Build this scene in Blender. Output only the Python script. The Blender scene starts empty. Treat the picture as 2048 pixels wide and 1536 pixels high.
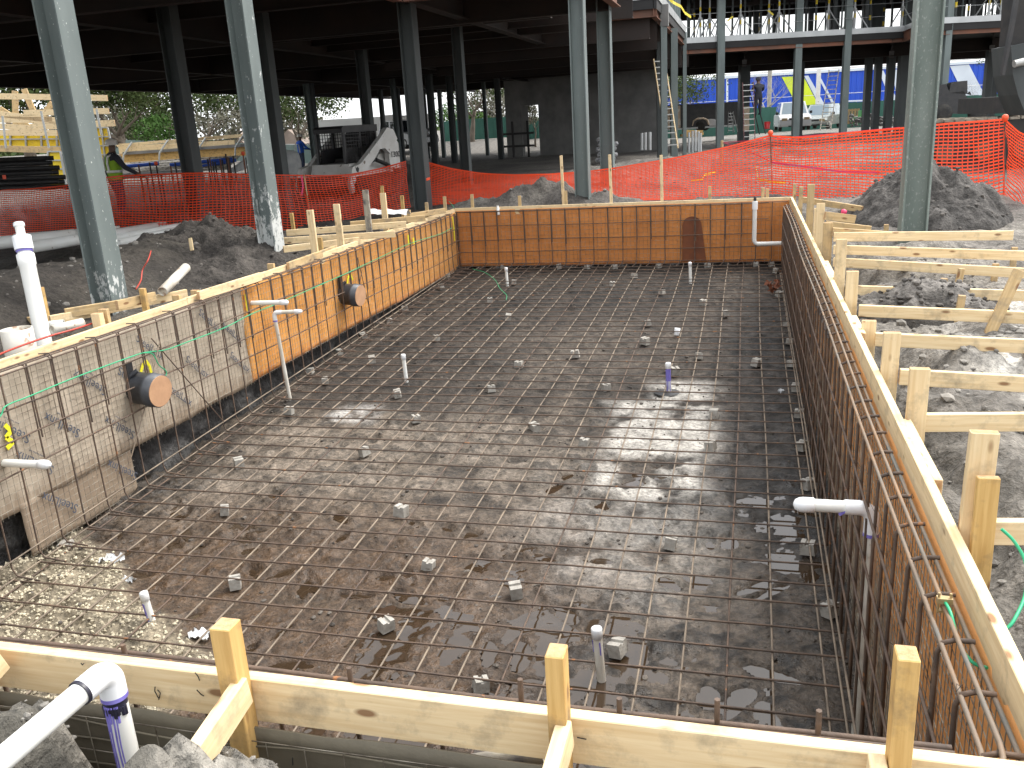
import bpy, bmesh, math, random
import numpy as np
from mathutils import Vector, Matrix
random.seed(7)
SC = bpy.context.scene
COL = SC.collection
R_ = math.radians

# ------------------------------------------------------------------ camera
FPX = 1735.0                      # focal length in pixels of the 2048 wide photograph
AX = Vector((0.96610, 0.02030, -0.25735)); AY = Vector((0.25252, -0.29135, 0.92268)); AZ = Vector((-0.05625, -0.95640, -0.28658))
EYE = Vector((0.0, 0.0, 1.45))
def axes():
    v1 = Vector((475, -548, FPX)).normalized()
    zu = -Vector((346, 5832, FPX))
    zu = (zu - v1 * zu.dot(v1)).normalized()
    return v1.cross(zu), v1, zu
WX, WY, WZ = axes()
RW = Matrix((WX, WY, WZ))         # camera (x right, y down, z forward) to world
def camdir(px, py): return RW @ Vector((px - 1024, py - 768, FPX))
FWD = RW @ Vector((0, 0, 1))
FH = Vector((FWD.x, FWD.y, 0)).normalized(); RH = Vector((FH.y, -FH.x, 0))
def at_z(px, py, z): d = camdir(px, py); return EYE + d * ((z - EYE.z) / d.z)
def at_x(px, py, x): d = camdir(px, py); return EYE + d * (x / d.x)
def at_y(px, py, y): d = camdir(px, py); return EYE + d * (y / d.y)
def at_d(px, py, dd): return EYE + camdir(px, py) * (dd / FPX)
SLOPE = 0.045
def matz(y): return -1.08 - SLOPE * (15.6 - y)
def at_m(px, py, off=0.0):
    d = camdir(px, py)
    return EYE + d * ((-1.08 - SLOPE * 15.6 + off - EYE.z) / (d.z - SLOPE * d.y))
def at_h(px, py, d): c = camdir(px, py); return EYE + c * (d * 1.043 / c.dot(FH))
def hor(px): return 311.4 - 0.061 * px     # height of the horizon in the photograph

cam = bpy.data.cameras.new('camera'); camo = bpy.data.objects.new('camera', cam); COL.objects.link(camo)
xr = RW @ Vector((1, 0, 0)); yu = RW @ Vector((0, -1, 0)); zb = RW @ Vector((0, 0, -1))
M = Matrix((xr, yu, zb)).transposed().to_4x4(); M.translation = EYE
camo.matrix_world = M
cam.sensor_fit = 'HORIZONTAL'; cam.sensor_width = 36.0; cam.lens = FPX / 2048 * 36.0
cam.clip_start = 0.05; cam.clip_end = 4000
SC.camera = camo

# ------------------------------------------------------------------ light
SUN = Vector((0.42, 0.38, 0.83)).normalized()
elev = math.asin(SUN.z); azim = math.atan2(SUN.x, SUN.y)
W = bpy.data.worlds.new('World'); SC.world = W; W.use_nodes = True
nt = W.node_tree; bg = nt.nodes['Background']
sky = nt.nodes.new('ShaderNodeTexSky'); sky.sky_type = 'NISHITA'; sky.sun_disc = False
sky.sun_elevation = elev; sky.sun_rotation = azim; sky.dust_density = 4.0; sky.air_density = 1.0; sky.ozone_density = 1.0
# a bright thin overcast over the clear sky
tcw = nt.nodes.new('ShaderNodeTexCoord'); nzw = nt.nodes.new('ShaderNodeTexNoise'); nzw.inputs['Scale'].default_value = 2.2; nzw.inputs['Detail'].default_value = 6
rmw = nt.nodes.new('ShaderNodeValToRGB'); rmw.color_ramp.elements[0].position = 0.30; rmw.color_ramp.elements[0].color = (0.45, 0.45, 0.45, 1); rmw.color_ramp.elements[1].position = 0.55; rmw.color_ramp.elements[1].color = (0.92, 0.92, 0.92, 1)
mxw = nt.nodes.new('ShaderNodeMix'); mxw.data_type = 'RGBA'; mxw.inputs[7].default_value = (7.9, 8.1, 8.3, 1)
nt.links.new(tcw.outputs['Generated'], nzw.inputs['Vector']); nt.links.new(nzw.outputs['Fac'], rmw.inputs[0]); nt.links.new(rmw.outputs[0], mxw.inputs[0])
# the bright veil of thin cloud around the sun
dtw = nt.nodes.new('ShaderNodeVectorMath'); dtw.operation = 'DOT_PRODUCT'; dtw.inputs[1].default_value = SUN; nrw = nt.nodes.new('ShaderNodeVectorMath'); nrw.operation = 'NORMALIZE'
mxx = nt.nodes.new('ShaderNodeMath'); mxx.operation = 'MAXIMUM'; mxx.inputs[1].default_value = 0.0
pww = nt.nodes.new('ShaderNodeMath'); pww.operation = 'POWER'; pww.inputs[1].default_value = 13.0
scw = nt.nodes.new('ShaderNodeVectorMath'); scw.operation = 'SCALE'; scw.inputs[0].default_value = (27.0, 26.6, 25.5)
adw = nt.nodes.new('ShaderNodeVectorMath'); adw.operation = 'ADD'
nt.links.new(tcw.outputs['Generated'], nrw.inputs[0]); nt.links.new(nrw.outputs[0], dtw.inputs[0]); nt.links.new(dtw.outputs['Value'], mxx.inputs[0]); nt.links.new(mxx.outputs[0], pww.inputs[0]); nt.links.new(pww.outputs[0], scw.inputs['Scale'])
nt.links.new(sky.outputs[0], mxw.inputs[6]); nt.links.new(mxw.outputs[2], adw.inputs[0]); nt.links.new(scw.outputs[0], adw.inputs[1]); nt.links.new(adw.outputs[0], bg.inputs[0]); bg.inputs[1].default_value = 0.15
sun = bpy.data.lights.new('sun', 'SUN'); suno = bpy.data.objects.new('sun', sun); COL.objects.link(suno)
sun.energy = 1.2; sun.angle = R_(13); sun.color = (1.0, 0.96, 0.89)
suno.rotation_euler = (-SUN).to_track_quat('-Z', 'Y').to_euler()
vs = SC.view_settings
SC.display_settings.display_device = 'sRGB'
vs.view_transform = 'Standard'; vs.look = 'None'; vs.exposure = 0.85; vs.gamma = 1.0
SC.cycles.max_bounces = 6; SC.cycles.use_denoising = True

# ------------------------------------------------------------------ numeric noise
_rng = np.random.RandomState(11); _T = _rng.rand(512, 512)
def vn(x, y, s=0):
    x = np.asarray(x, float) + s * 37.17; y = np.asarray(y, float) + s * 91.73
    xi = np.floor(x).astype(int); yi = np.floor(y).astype(int); fx = x - xi; fy = y - yi
    fx = fx * fx * (3 - 2 * fx); fy = fy * fy * (3 - 2 * fy)
    a = _T[xi % 512, yi % 512]; b = _T[(xi + 1) % 512, yi % 512]; c = _T[xi % 512, (yi + 1) % 512]; d = _T[(xi + 1) % 512, (yi + 1) % 512]
    return (a * (1 - fx) + b * fx) * (1 - fy) + (c * (1 - fx) + d * fx) * fy - 0.5
def fbm(x, y, o=4, s=0, g=0.5):
    t = 0; a = 1.0
    for k in range(o): t = t + a * vn(x * 2 ** k, y * 2 ** k, s + k); a *= g
    return t
def sst(a, b, x):
    t = np.clip((np.asarray(x, float) - a) / (b - a), 0, 1); return t * t * (3 - 2 * t)

# ------------------------------------------------------------------ materials
MATS = {}
class NT:
    def __init__(s, name):
        s.m = bpy.data.materials.new(name); s.m.use_nodes = True; s.t = s.m.node_tree; s.b = s.t.nodes['Principled BSDF']
        s.out = s.t.nodes['Material Output']
    def n(s, t, **k):
        o = s.t.nodes.new(t)
        for a, v in k.items():
            if a.startswith('i_'):
                q = a[2:]; q = int(q) if q.isdigit() else q.replace('_', ' '); o.inputs[q].default_value = v
            else: setattr(o, a, v)
        return o
    def l(s, a, b): s.t.links.new(a, b)
    def coords(s, kind='Object', scale=(1, 1, 1), rnd=True):
        tc = s.n('ShaderNodeTexCoord'); mp = s.n('ShaderNodeMapping'); mp.inputs['Scale'].default_value = scale
        s.l(tc.outputs[kind], mp.inputs['Vector'])
        if rnd:
            oi = s.n('ShaderNodeObjectInfo'); mm = s.n('ShaderNodeMath', operation='MULTIPLY'); mm.inputs[1].default_value = 57.0
            s.l(oi.outputs['Random'], mm.inputs[0]); s.l(mm.outputs[0], mp.inputs['Location'])
        return mp.outputs[0]
    def noise(s, v, scale, detail=4, rough=0.55):
        o = s.n('ShaderNodeTexNoise'); o.inputs['Scale'].default_value = scale; o.inputs['Detail'].default_value = detail; o.inputs['Roughness'].default_value = rough
        s.l(v, o.inputs['Vector']); return o.outputs['Fac']
    def ramp(s, f, stops):
        o = s.n('ShaderNodeValToRGB'); e = o.color_ramp.elements
        while len(e) < len(stops): e.new(0.5)
        for k, (p, c) in enumerate(stops):
            e[k].position = p; e[k].color = (c, c, c, 1) if isinstance(c, (int, float)) else tuple(c) + (1,)
        s.l(f, o.inputs[0]); return o.outputs[0]
    def mix(s, f, a, b, mode='MIX'):
        o = s.n('ShaderNodeMix', data_type='RGBA', blend_type=mode)
        for v, i in ((f, 0), (a, 6), (b, 7)):
            if hasattr(v, 'is_output'): s.l(v, o.inputs[i])
            elif i == 0: o.inputs[0].default_value = v
            else: o.inputs[i].default_value = tuple(v) + (1,)
        return o.outputs[2]
    def bump(s, h, strength=0.4, dist=0.01, prev=None):
        o = s.n('ShaderNodeBump'); o.inputs['Strength'].default_value = strength; o.inputs['Distance'].default_value = dist
        s.l(h, o.inputs['Height'])
        if prev is not None: s.l(prev, o.inputs['Normal'])
        return o.outputs[0]
def noisy(name, c1, c2, scale=6, rough=0.7, bump=0.2, stretch=(1, 1, 1), spots=None, metal=0.0, dist=0.01, lo=0.35, hi=0.65, spot_scale=25, spot_at=0.66, kind='Object', spec=0.5):
    t = NT(name); v = t.coords(kind, stretch); f = t.noise(v, scale, 6)
    c = t.mix(t.ramp(f, [(lo, 0.0), (hi, 1.0)]), c1, c2)
    if spots:
        g = t.noise(v, spot_scale, 3); c = t.mix(t.ramp(g, [(spot_at, 0.0), (spot_at + 0.05, 1.0)]), c, spots)
    t.l(c, t.b.inputs['Base Color']); t.b.inputs['Roughness'].default_value = rough; t.b.inputs['Metallic'].default_value = metal
    t.b.inputs['Specular IOR Level'].default_value = spec
    if bump: t.l(t.bump(t.noise(v, scale * 4, 5), bump, dist), t.b.inputs['Normal'])
    MATS[name] = t.m; return t.m
def wood(name, c1, c2, knot=(0.22, 0.11, 0.05), dirt=0.25, dirtc=(0.22, 0.18, 0.13)):
    t = NT(name); v = t.coords('Object', (1, 1, 1))
    mp = t.n('ShaderNodeMapping'); mp.inputs['Scale'].default_value = (1.2, 22, 22); t.l(v, mp.inputs['Vector'])
    g = t.noise(mp.outputs[0], 2.2, 5, 0.6)
    c = t.mix(t.ramp(g, [(0.32, 0.0), (0.68, 1.0)]), c1, c2)
    mk = t.n('ShaderNodeMapping'); mk.inputs['Scale'].default_value = (4.6, 12, 12); t.l(v, mk.inputs['Vector'])
    vo = t.n('ShaderNodeTexVoronoi'); vo.inputs['Scale'].default_value = 1.0; vo.inputs['Randomness'].default_value = 1.0; t.l(mk.outputs[0], vo.inputs['Vector'])
    c = t.mix(t.ramp(vo.outputs['Distance'], [(0.11, 0.9), (0.19, 0.0)]), c, knot)
    d = t.noise(v, 7, 6, 0.65); c = t.mix(t.ramp(d, [(0.60 - dirt * 0.2, 0.0), (0.80, dirt * 2.2)]), c, dirtc)
    t.l(c, t.b.inputs['Base Color']); t.b.inputs['Roughness'].default_value = 0.72; t.b.inputs['Specular IOR Level'].default_value = 0.25
    t.l(t.bump(g, 0.18, 0.004), t.b.inputs['Normal'])
    MATS[name] = t.m; return t.m
wood('pine', (0.80, 0.64, 0.40), (0.66, 0.48, 0.26), dirt=0.36)
wood('pine_old', (0.60, 0.44, 0.24), (0.45, 0.31, 0.15), dirt=0.55)
wood('stake_wood', (0.68, 0.45, 0.18), (0.50, 0.30, 0.10), dirt=0.45, dirtc=(0.14, 0.11, 0.08))
wood('weathered', (0.42, 0.38, 0.30), (0.28, 0.25, 0.20), dirt=0.9, dirtc=(0.12, 0.11, 0.11))
noisy('end_grain', (0.42, 0.25, 0.12), (0.55, 0.36, 0.2), 40, 0.85, 0.3)
noisy('rust_bar', (0.070, 0.050, 0.039), (0.135, 0.088, 0.060), 9, 0.75, 0.5, spots=(0.30, 0.13, 0.05), spot_scale=14)
noisy('mud_glint_bar', (0.26, 0.205, 0.15), (0.14, 0.11, 0.083), 5, 0.8, 0.4)
noisy('grey_bar', (0.12, 0.115, 0.10), (0.24, 0.15, 0.085), 4, 0.6, 0.5)
noisy('mesh_wire', (0.50, 0.46, 0.38), (0.10, 0.075, 0.055), 9, 0.4, 0.0, metal=0.3)
noisy('pvc', (0.80, 0.80, 0.77), (0.74, 0.73, 0.68), 3, 0.35, 0.0, spots=(0.42, 0.36, 0.28), spot_scale=9, spot_at=0.68)
noisy('pvc_dirty', (0.68, 0.66, 0.60), (0.50, 0.45, 0.37), 4, 0.45, 0.05, spots=(0.30, 0.18, 0.11), spot_scale=8, spot_at=0.62)
noisy('pvc_cap', (0.82, 0.83, 0.84), (0.78, 0.79, 0.8), 3, 0.3, 0.0)
noisy('primer', (0.13, 0.10, 0.42), (0.25, 0.22, 0.60), 14, 0.4, 0.0)
noisy('primer_black', (0.012, 0.012, 0.022), (0.03, 0.028, 0.05), 14, 0.4, 0.0)
noisy('block', (0.40, 0.38, 0.34), (0.27, 0.25, 0.22), 18, 0.9, 0.5, spots=(0.16, 0.13, 0.1))
noisy('sleeve', (0.035, 0.038, 0.045), (0.07, 0.075, 0.085), 8, 0.4, 0.1)
noisy('cardboard', (0.52, 0.30, 0.17), (0.44, 0.25, 0.14), 9, 0.85, 0.2)
noisy('spray_yellow', (0.85, 0.78, 0.03), (0.75, 0.66, 0.02), 12, 0.8, 0.0)
noisy('green_wire', (0.03, 0.42, 0.20), (0.02, 0.33, 0.15), 3, 0.35, 0.0)
noisy('red_cord', (0.50, 0.06, 0.04), (0.42, 0.05, 0.03), 3, 0.4, 0.0)
noisy('orange_net', (0.92, 0.095, 0.03), (0.84, 0.08, 0.026), 1.5, 0.45, 0.0)
noisy('pink_tape', (0.80, 0.06, 0.16), (0.72, 0.05, 0.13), 3, 0.4, 0.0)
noisy('yellow_tape', (0.82, 0.68, 0.05), (0.75, 0.55, 0.04), 3, 0.4, 0.0)
noisy('iron_dark', (0.014, 0.013, 0.013), (0.03, 0.026, 0.023), 5, 0.7, 0.1)
noisy('beam_rust', (0.20, 0.075, 0.04), (0.12, 0.06, 0.04), 1.3, 0.75, 0.15)
noisy('beam_shaded', (0.034, 0.021, 0.016), (0.02, 0.015, 0.013), 1.0, 0.8, 0.1)  # rust darkened for beams under the decks, shade put into the colour
noisy('galv', (0.50, 0.51, 0.51), (0.40, 0.41, 0.41), 1.2, 0.42, 0.0, metal=0.3)
noisy('deck_steel', (0.02, 0.019, 0.019), (0.014, 0.013, 0.013), 1.0, 0.8, 0.05)
noisy('concrete', (0.22, 0.215, 0.205), (0.15, 0.147, 0.143), 1.3, 0.9, 0.2)
noisy('white_paint', (0.74, 0.73, 0.70), (0.62, 0.60, 0.56), 2.5, 0.45, 0.05, spots=(0.2, 0.16, 0.12), spot_scale=7)
noisy('black_paint', (0.018, 0.018, 0.02), (0.035, 0.033, 0.032), 4, 0.5, 0.05)
noisy('rubber', (0.018, 0.018, 0.018), (0.04, 0.036, 0.03), 8, 0.85, 0.3)
noisy('track_pad', (0.34, 0.30, 0.24), (0.22, 0.19, 0.15), 5, 0.85, 0.4)
noisy('form_yellow', (0.80, 0.60, 0.02), (0.70, 0.48, 0.02), 1.5, 0.6, 0.05, spots=(0.45, 0.32, 0.1), spot_scale=5)
noisy('form_grey', (0.42, 0.43, 0.42), (0.32, 0.33, 0.32), 3, 0.5, 0.0)
noisy('wall_blue', (0.006, 0.070, 0.52), (0.005, 0.062, 0.46), 0.3, 0.45, 0.0)
noisy('wall_lime', (0.62, 0.74, 0.02), (0.55, 0.66, 0.02), 0.4, 0.5, 0.0)
noisy('wall_white', (0.62, 0.68, 0.74), (0.55, 0.6, 0.66), 0.4, 0.5, 0.0)
noisy('screen_faded', (0.13, 0.185, 0.17), (0.18, 0.235, 0.22), 0.7, 0.8, 0.1)
noisy('screen_green', (0.022, 0.085, 0.062), (0.035, 0.12, 0.09), 0.7, 0.8, 0.1, stretch=(1, 1, 0.4))
noisy('bark', (0.10, 0.08, 0.06), (0.17, 0.14, 0.11), 7, 0.95, 0.8, stretch=(1, 1, 0.3))
noisy('bark_pale', (0.42, 0.40, 0.35), (0.28, 0.26, 0.22), 5, 0.9, 0.3)
noisy('leaf_oak', (0.03, 0.048, 0.016), (0.065, 0.088, 0.03), 0.9, 0.8, 0.0, spec=0.1)
noisy('leaf_bright', (0.035, 0.080, 0.018), (0.065, 0.125, 0.03), 0.9, 0.8, 0.0, spec=0.1)
noisy('leaf_grey', (0.14, 0.13, 0.10), (0.09, 0.095, 0.065), 0.9, 0.9, 0.0, spec=0.1)
noisy('skin', (0.10, 0.055, 0.035), (0.13, 0.07, 0.045), 3, 0.55, 0.0)
noisy('cloth_dark', (0.018, 0.02, 0.028), (0.035, 0.035, 0.045), 6, 0.9, 0.2)
noisy('cloth_blue', (0.02, 0.10, 0.50), (0.015, 0.08, 0.42), 6, 0.9, 0.2)
noisy('cloth_navy', (0.03, 0.04, 0.08), (0.045, 0.06, 0.1), 6, 0.9, 0.2)
noisy('vest', (0.24, 0.42, 0.02), (0.18, 0.34, 0.02), 5, 0.8, 0.2)
noisy('vest_strip', (0.72, 0.72, 0.66), (0.62, 0.62, 0.58), 5, 0.4, 0.0)
noisy('hard_hat', (0.72, 0.70, 0.64), (0.62, 0.6, 0.55), 3, 0.35, 0.0)
noisy('ladder_metal', (0.50, 0.50, 0.48), (0.40, 0.40, 0.38), 3, 0.4, 0.0, metal=0.5)
noisy('car_white', (0.70, 0.71, 0.72), (0.66, 0.67, 0.68), 1, 0.25, 0.0)
noisy('car_silver', (0.38, 0.41, 0.40), (0.34, 0.37, 0.36), 1, 0.25, 0.0, metal=0.4)
noisy('glass_dark', (0.02, 0.025, 0.03), (0.03, 0.035, 0.04), 1, 0.06, 0.0)
noisy('glass_sky', (0.20, 0.27, 0.32), (0.16, 0.22, 0.27), 1, 0.08, 0.0)
noisy('lamp_amber', (0.55, 0.40, 0.20), (0.45, 0.33, 0.18), 5, 0.2, 0.0)
noisy('red_dark', (0.10, 0.02, 0.02), (0.06, 0.015, 0.015), 3, 0.5, 0.0)
noisy('red_plastic', (0.55, 0.03, 0.03), (0.45, 0.02, 0.02), 3, 0.4, 0.0)
noisy('green_plastic', (0.10, 0.45, 0.12), (0.08, 0.38, 0.10), 3, 0.4, 0.0)
noisy('orange_plastic', (0.85, 0.10, 0.03), (0.75, 0.08, 0.02), 3, 0.4, 0.0)
noisy('blue_pipe', (0.02, 0.07, 0.35), (0.03, 0.09, 0.42), 3, 0.4, 0.0)
noisy('bag_white', (0.72, 0.72, 0.70), (0.55, 0.56, 0.57), 4, 0.7, 0.5)
noisy('bag_print', (0.50, 0.50, 0.50), (0.12, 0.12, 0.13), 9, 0.8, 0.3)
noisy('lettering', (0.07, 0.085, 0.115), (0.09, 0.10, 0.13), 8, 0.8, 0.0)
noisy('stone', (0.56, 0.50, 0.37), (0.38, 0.33, 0.24), 3, 0.9, 0.3)
noisy('leaf_brown', (0.22, 0.07, 0.03), (0.15, 0.05, 0.025), 6, 0.8, 0.2)
noisy('blotch', (0.20, 0.065, 0.025), (0.14, 0.05, 0.025), 5, 0.9, 0.1)
noisy('trailer_white', (0.62, 0.62, 0.60), (0.55, 0.55, 0.53), 0.6, 0.5, 0.0)
noisy('tan_panel', (0.55, 0.42, 0.30), (0.48, 0.38, 0.28), 2, 0.7, 0.1, spots=(0.6, 0.58, 0.52), spot_scale=3, spot_at=0.58)
noisy('roof_brown', (0.30, 0.24, 0.2), (0.24, 0.19, 0.16), 2, 0.9, 0.2)

def col_paint(name, splash, c1=(0.108, 0.132, 0.127), c2=(0.150, 0.178, 0.172), thr=0.62, specks=0.70):
    t = NT(name); v = t.coords('Object', (1, 1, 0.25), rnd=False); v2 = t.coords('Object', (1, 1, 0.55), rnd=False)
    f = t.noise(v, 3.0, 5); c = t.mix(t.ramp(f, [(0.35, 0.0), (0.65, 1.0)]), c1, c2)
    sp = t.noise(v2, 42, 3, 0.6); c = t.mix(t.ramp(sp, [(specks, 0.0), (specks + 0.05, 0.8 if specks > 0.6 else 0.26)]), c, (0.62, 0.62, 0.58))
    if splash > 0:
        tc = t.n('ShaderNodeTexCoord'); sx = t.n('ShaderNodeSeparateXYZ'); t.l(tc.outputs['Object'], sx.inputs[0])
        mr = t.n('ShaderNodeMapRange'); mr.inputs['From Min'].default_value = splash; mr.inputs['From Max'].default_value = -0.1
        mr.inputs['To Min'].default_value = 0.0; mr.inputs['To Max'].default_value = 0.24; t.l(sx.outputs['Z'], mr.inputs['Value'])
        b = t.noise(v2, 13, 6, 0.7); ad = t.n('ShaderNodeMath', operation='ADD'); t.l(b, ad.inputs[0]); t.l(mr.outputs[0], ad.inputs[1])
        c = t.mix(t.ramp(ad.outputs[0], [(thr, 0.0), (thr + 0.05, 0.9)]), c, (0.58, 0.59, 0.57))
    t.l(c, t.b.inputs['Base Color']); t.b.inputs['Roughness'].default_value = 0.6
    MATS[name] = t.m
col_paint('steel_paint', 0)
col_paint('steel_specked', 1.2, thr=0.74, specks=0.68)
col_paint('steel_splashed', 0.95, thr=0.60)
col_paint('steel_mottled', 0, c1=(0.15, 0.185, 0.165), c2=(0.225, 0.26, 0.235), specks=0.585)
col_paint('steel_dim', 0, c1=(0.04, 0.047, 0.047), c2=(0.06, 0.068, 0.067), specks=0.9)  # darker copy of the column paint with shade put into it

def vc_mat(name, fine=40, bump=0.6, dist=0.02, var=0.5, r0=0.95):
    t = NT(name); a = t.n('ShaderNodeAttribute', attribute_name='tone'); w = t.n('ShaderNodeAttribute', attribute_name='wet')
    v = t.coords('Object', (1, 1, 1), rnd=False); f = t.noise(v, fine, 6, 0.65); f2 = t.noise(v, fine * 0.22, 5, 0.6)
    c = t.mix(1.0, a.outputs['Color'], t.ramp(f, [(0.3, 1 - var), (0.7, 1 + var * 0.6)]), 'MULTIPLY')
    c = t.mix(1.0, c, t.ramp(f2, [(0.3, 1 - var * 0.7), (0.7, 1 + var * 0.4)]), 'MULTIPLY')
    t.l(c, t.b.inputs['Base Color'])
    mr = t.n('ShaderNodeMapRange'); mr.inputs['To Min'].default_value = r0; mr.inputs['To Max'].default_value = 0.27
    ml = t.n('ShaderNodeMath', operation='MULTIPLY'); t.l(w.outputs['Fac'], ml.inputs[0]); t.l(t.ramp(f2, [(0.38, 0.35), (0.6, 1.0)]), ml.inputs[1])
    t.l(ml.outputs[0], mr.inputs['Value']); t.l(mr.outputs[0], t.b.inputs['Roughness'])
    b1 = t.bump(f, bump, dist); t.l(t.bump(f2, bump, dist * 2.5, b1), t.b.inputs['Normal'])
    MATS[name] = t.m
vc_mat('soil', 26, 0.9, 0.03, 0.55)
vc_mat('mud', 30, 0.8, 0.02, 0.62)

def panel_mat(name, c1, c2, lowc, lowz, line=(0.5, 0.4, 0.3)):
    t = NT(name); v = t.coords('Object', (1, 1, 1), rnd=False); f = t.noise(v, 2.2, 6, 0.6)
    c = t.mix(t.ramp(f, [(0.3, 0.0), (0.7, 1.0)]), c1, c2)
    vv = t.coords('Object', (5, 5, 0.6), rnd=False); g = t.noise(vv, 4, 5, 0.6); c = t.mix(t.ramp(g, [(0.56, 0.0), (0.8, 0.35)]), c, line)
    tc = t.n('ShaderNodeTexCoord'); sx = t.n('ShaderNodeSeparateXYZ'); t.l(tc.outputs['Object'], sx.inputs[0])
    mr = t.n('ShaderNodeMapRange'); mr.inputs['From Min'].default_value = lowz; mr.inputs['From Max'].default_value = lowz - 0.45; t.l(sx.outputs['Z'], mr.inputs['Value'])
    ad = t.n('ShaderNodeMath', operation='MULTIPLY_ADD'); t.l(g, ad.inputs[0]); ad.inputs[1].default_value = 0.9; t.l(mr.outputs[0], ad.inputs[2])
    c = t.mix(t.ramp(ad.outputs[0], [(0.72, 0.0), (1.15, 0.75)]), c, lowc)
    t.l(c, t.b.inputs['Base Color']); t.b.inputs['Roughness'].default_value = 0.75; t.b.inputs['Specular IOR Level'].default_value = 0.25
    t.l(t.bump(t.noise(v, 9, 5), 0.5, 0.02), t.b.inputs['Normal'])
    MATS[name] = t.m
panel_mat('paper_tan', (0.53, 0.45, 0.355), (0.41, 0.34, 0.26), (0.26, 0.19, 0.13), -0.85)
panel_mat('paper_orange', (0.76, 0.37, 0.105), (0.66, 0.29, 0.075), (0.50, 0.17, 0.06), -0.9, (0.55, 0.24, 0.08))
panel_mat('paper_back', (0.62, 0.25, 0.075), (0.53, 0.205, 0.06), (0.48, 0.16, 0.06), -0.9, (0.42, 0.17, 0.06))  # orange paper again, darkened in colour for the less lit far wall
panel_mat('paper_brown', (0.78, 0.37, 0.13), (0.62, 0.27, 0.09), (0.30, 0.255, 0.20), -0.75, (0.40, 0.19, 0.08))
panel_mat('paper_olive', (0.17, 0.15, 0.11), (0.12, 0.105, 0.08), (0.09, 0.08, 0.06), -0.4, (0.09, 0.08, 0.06))

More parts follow.
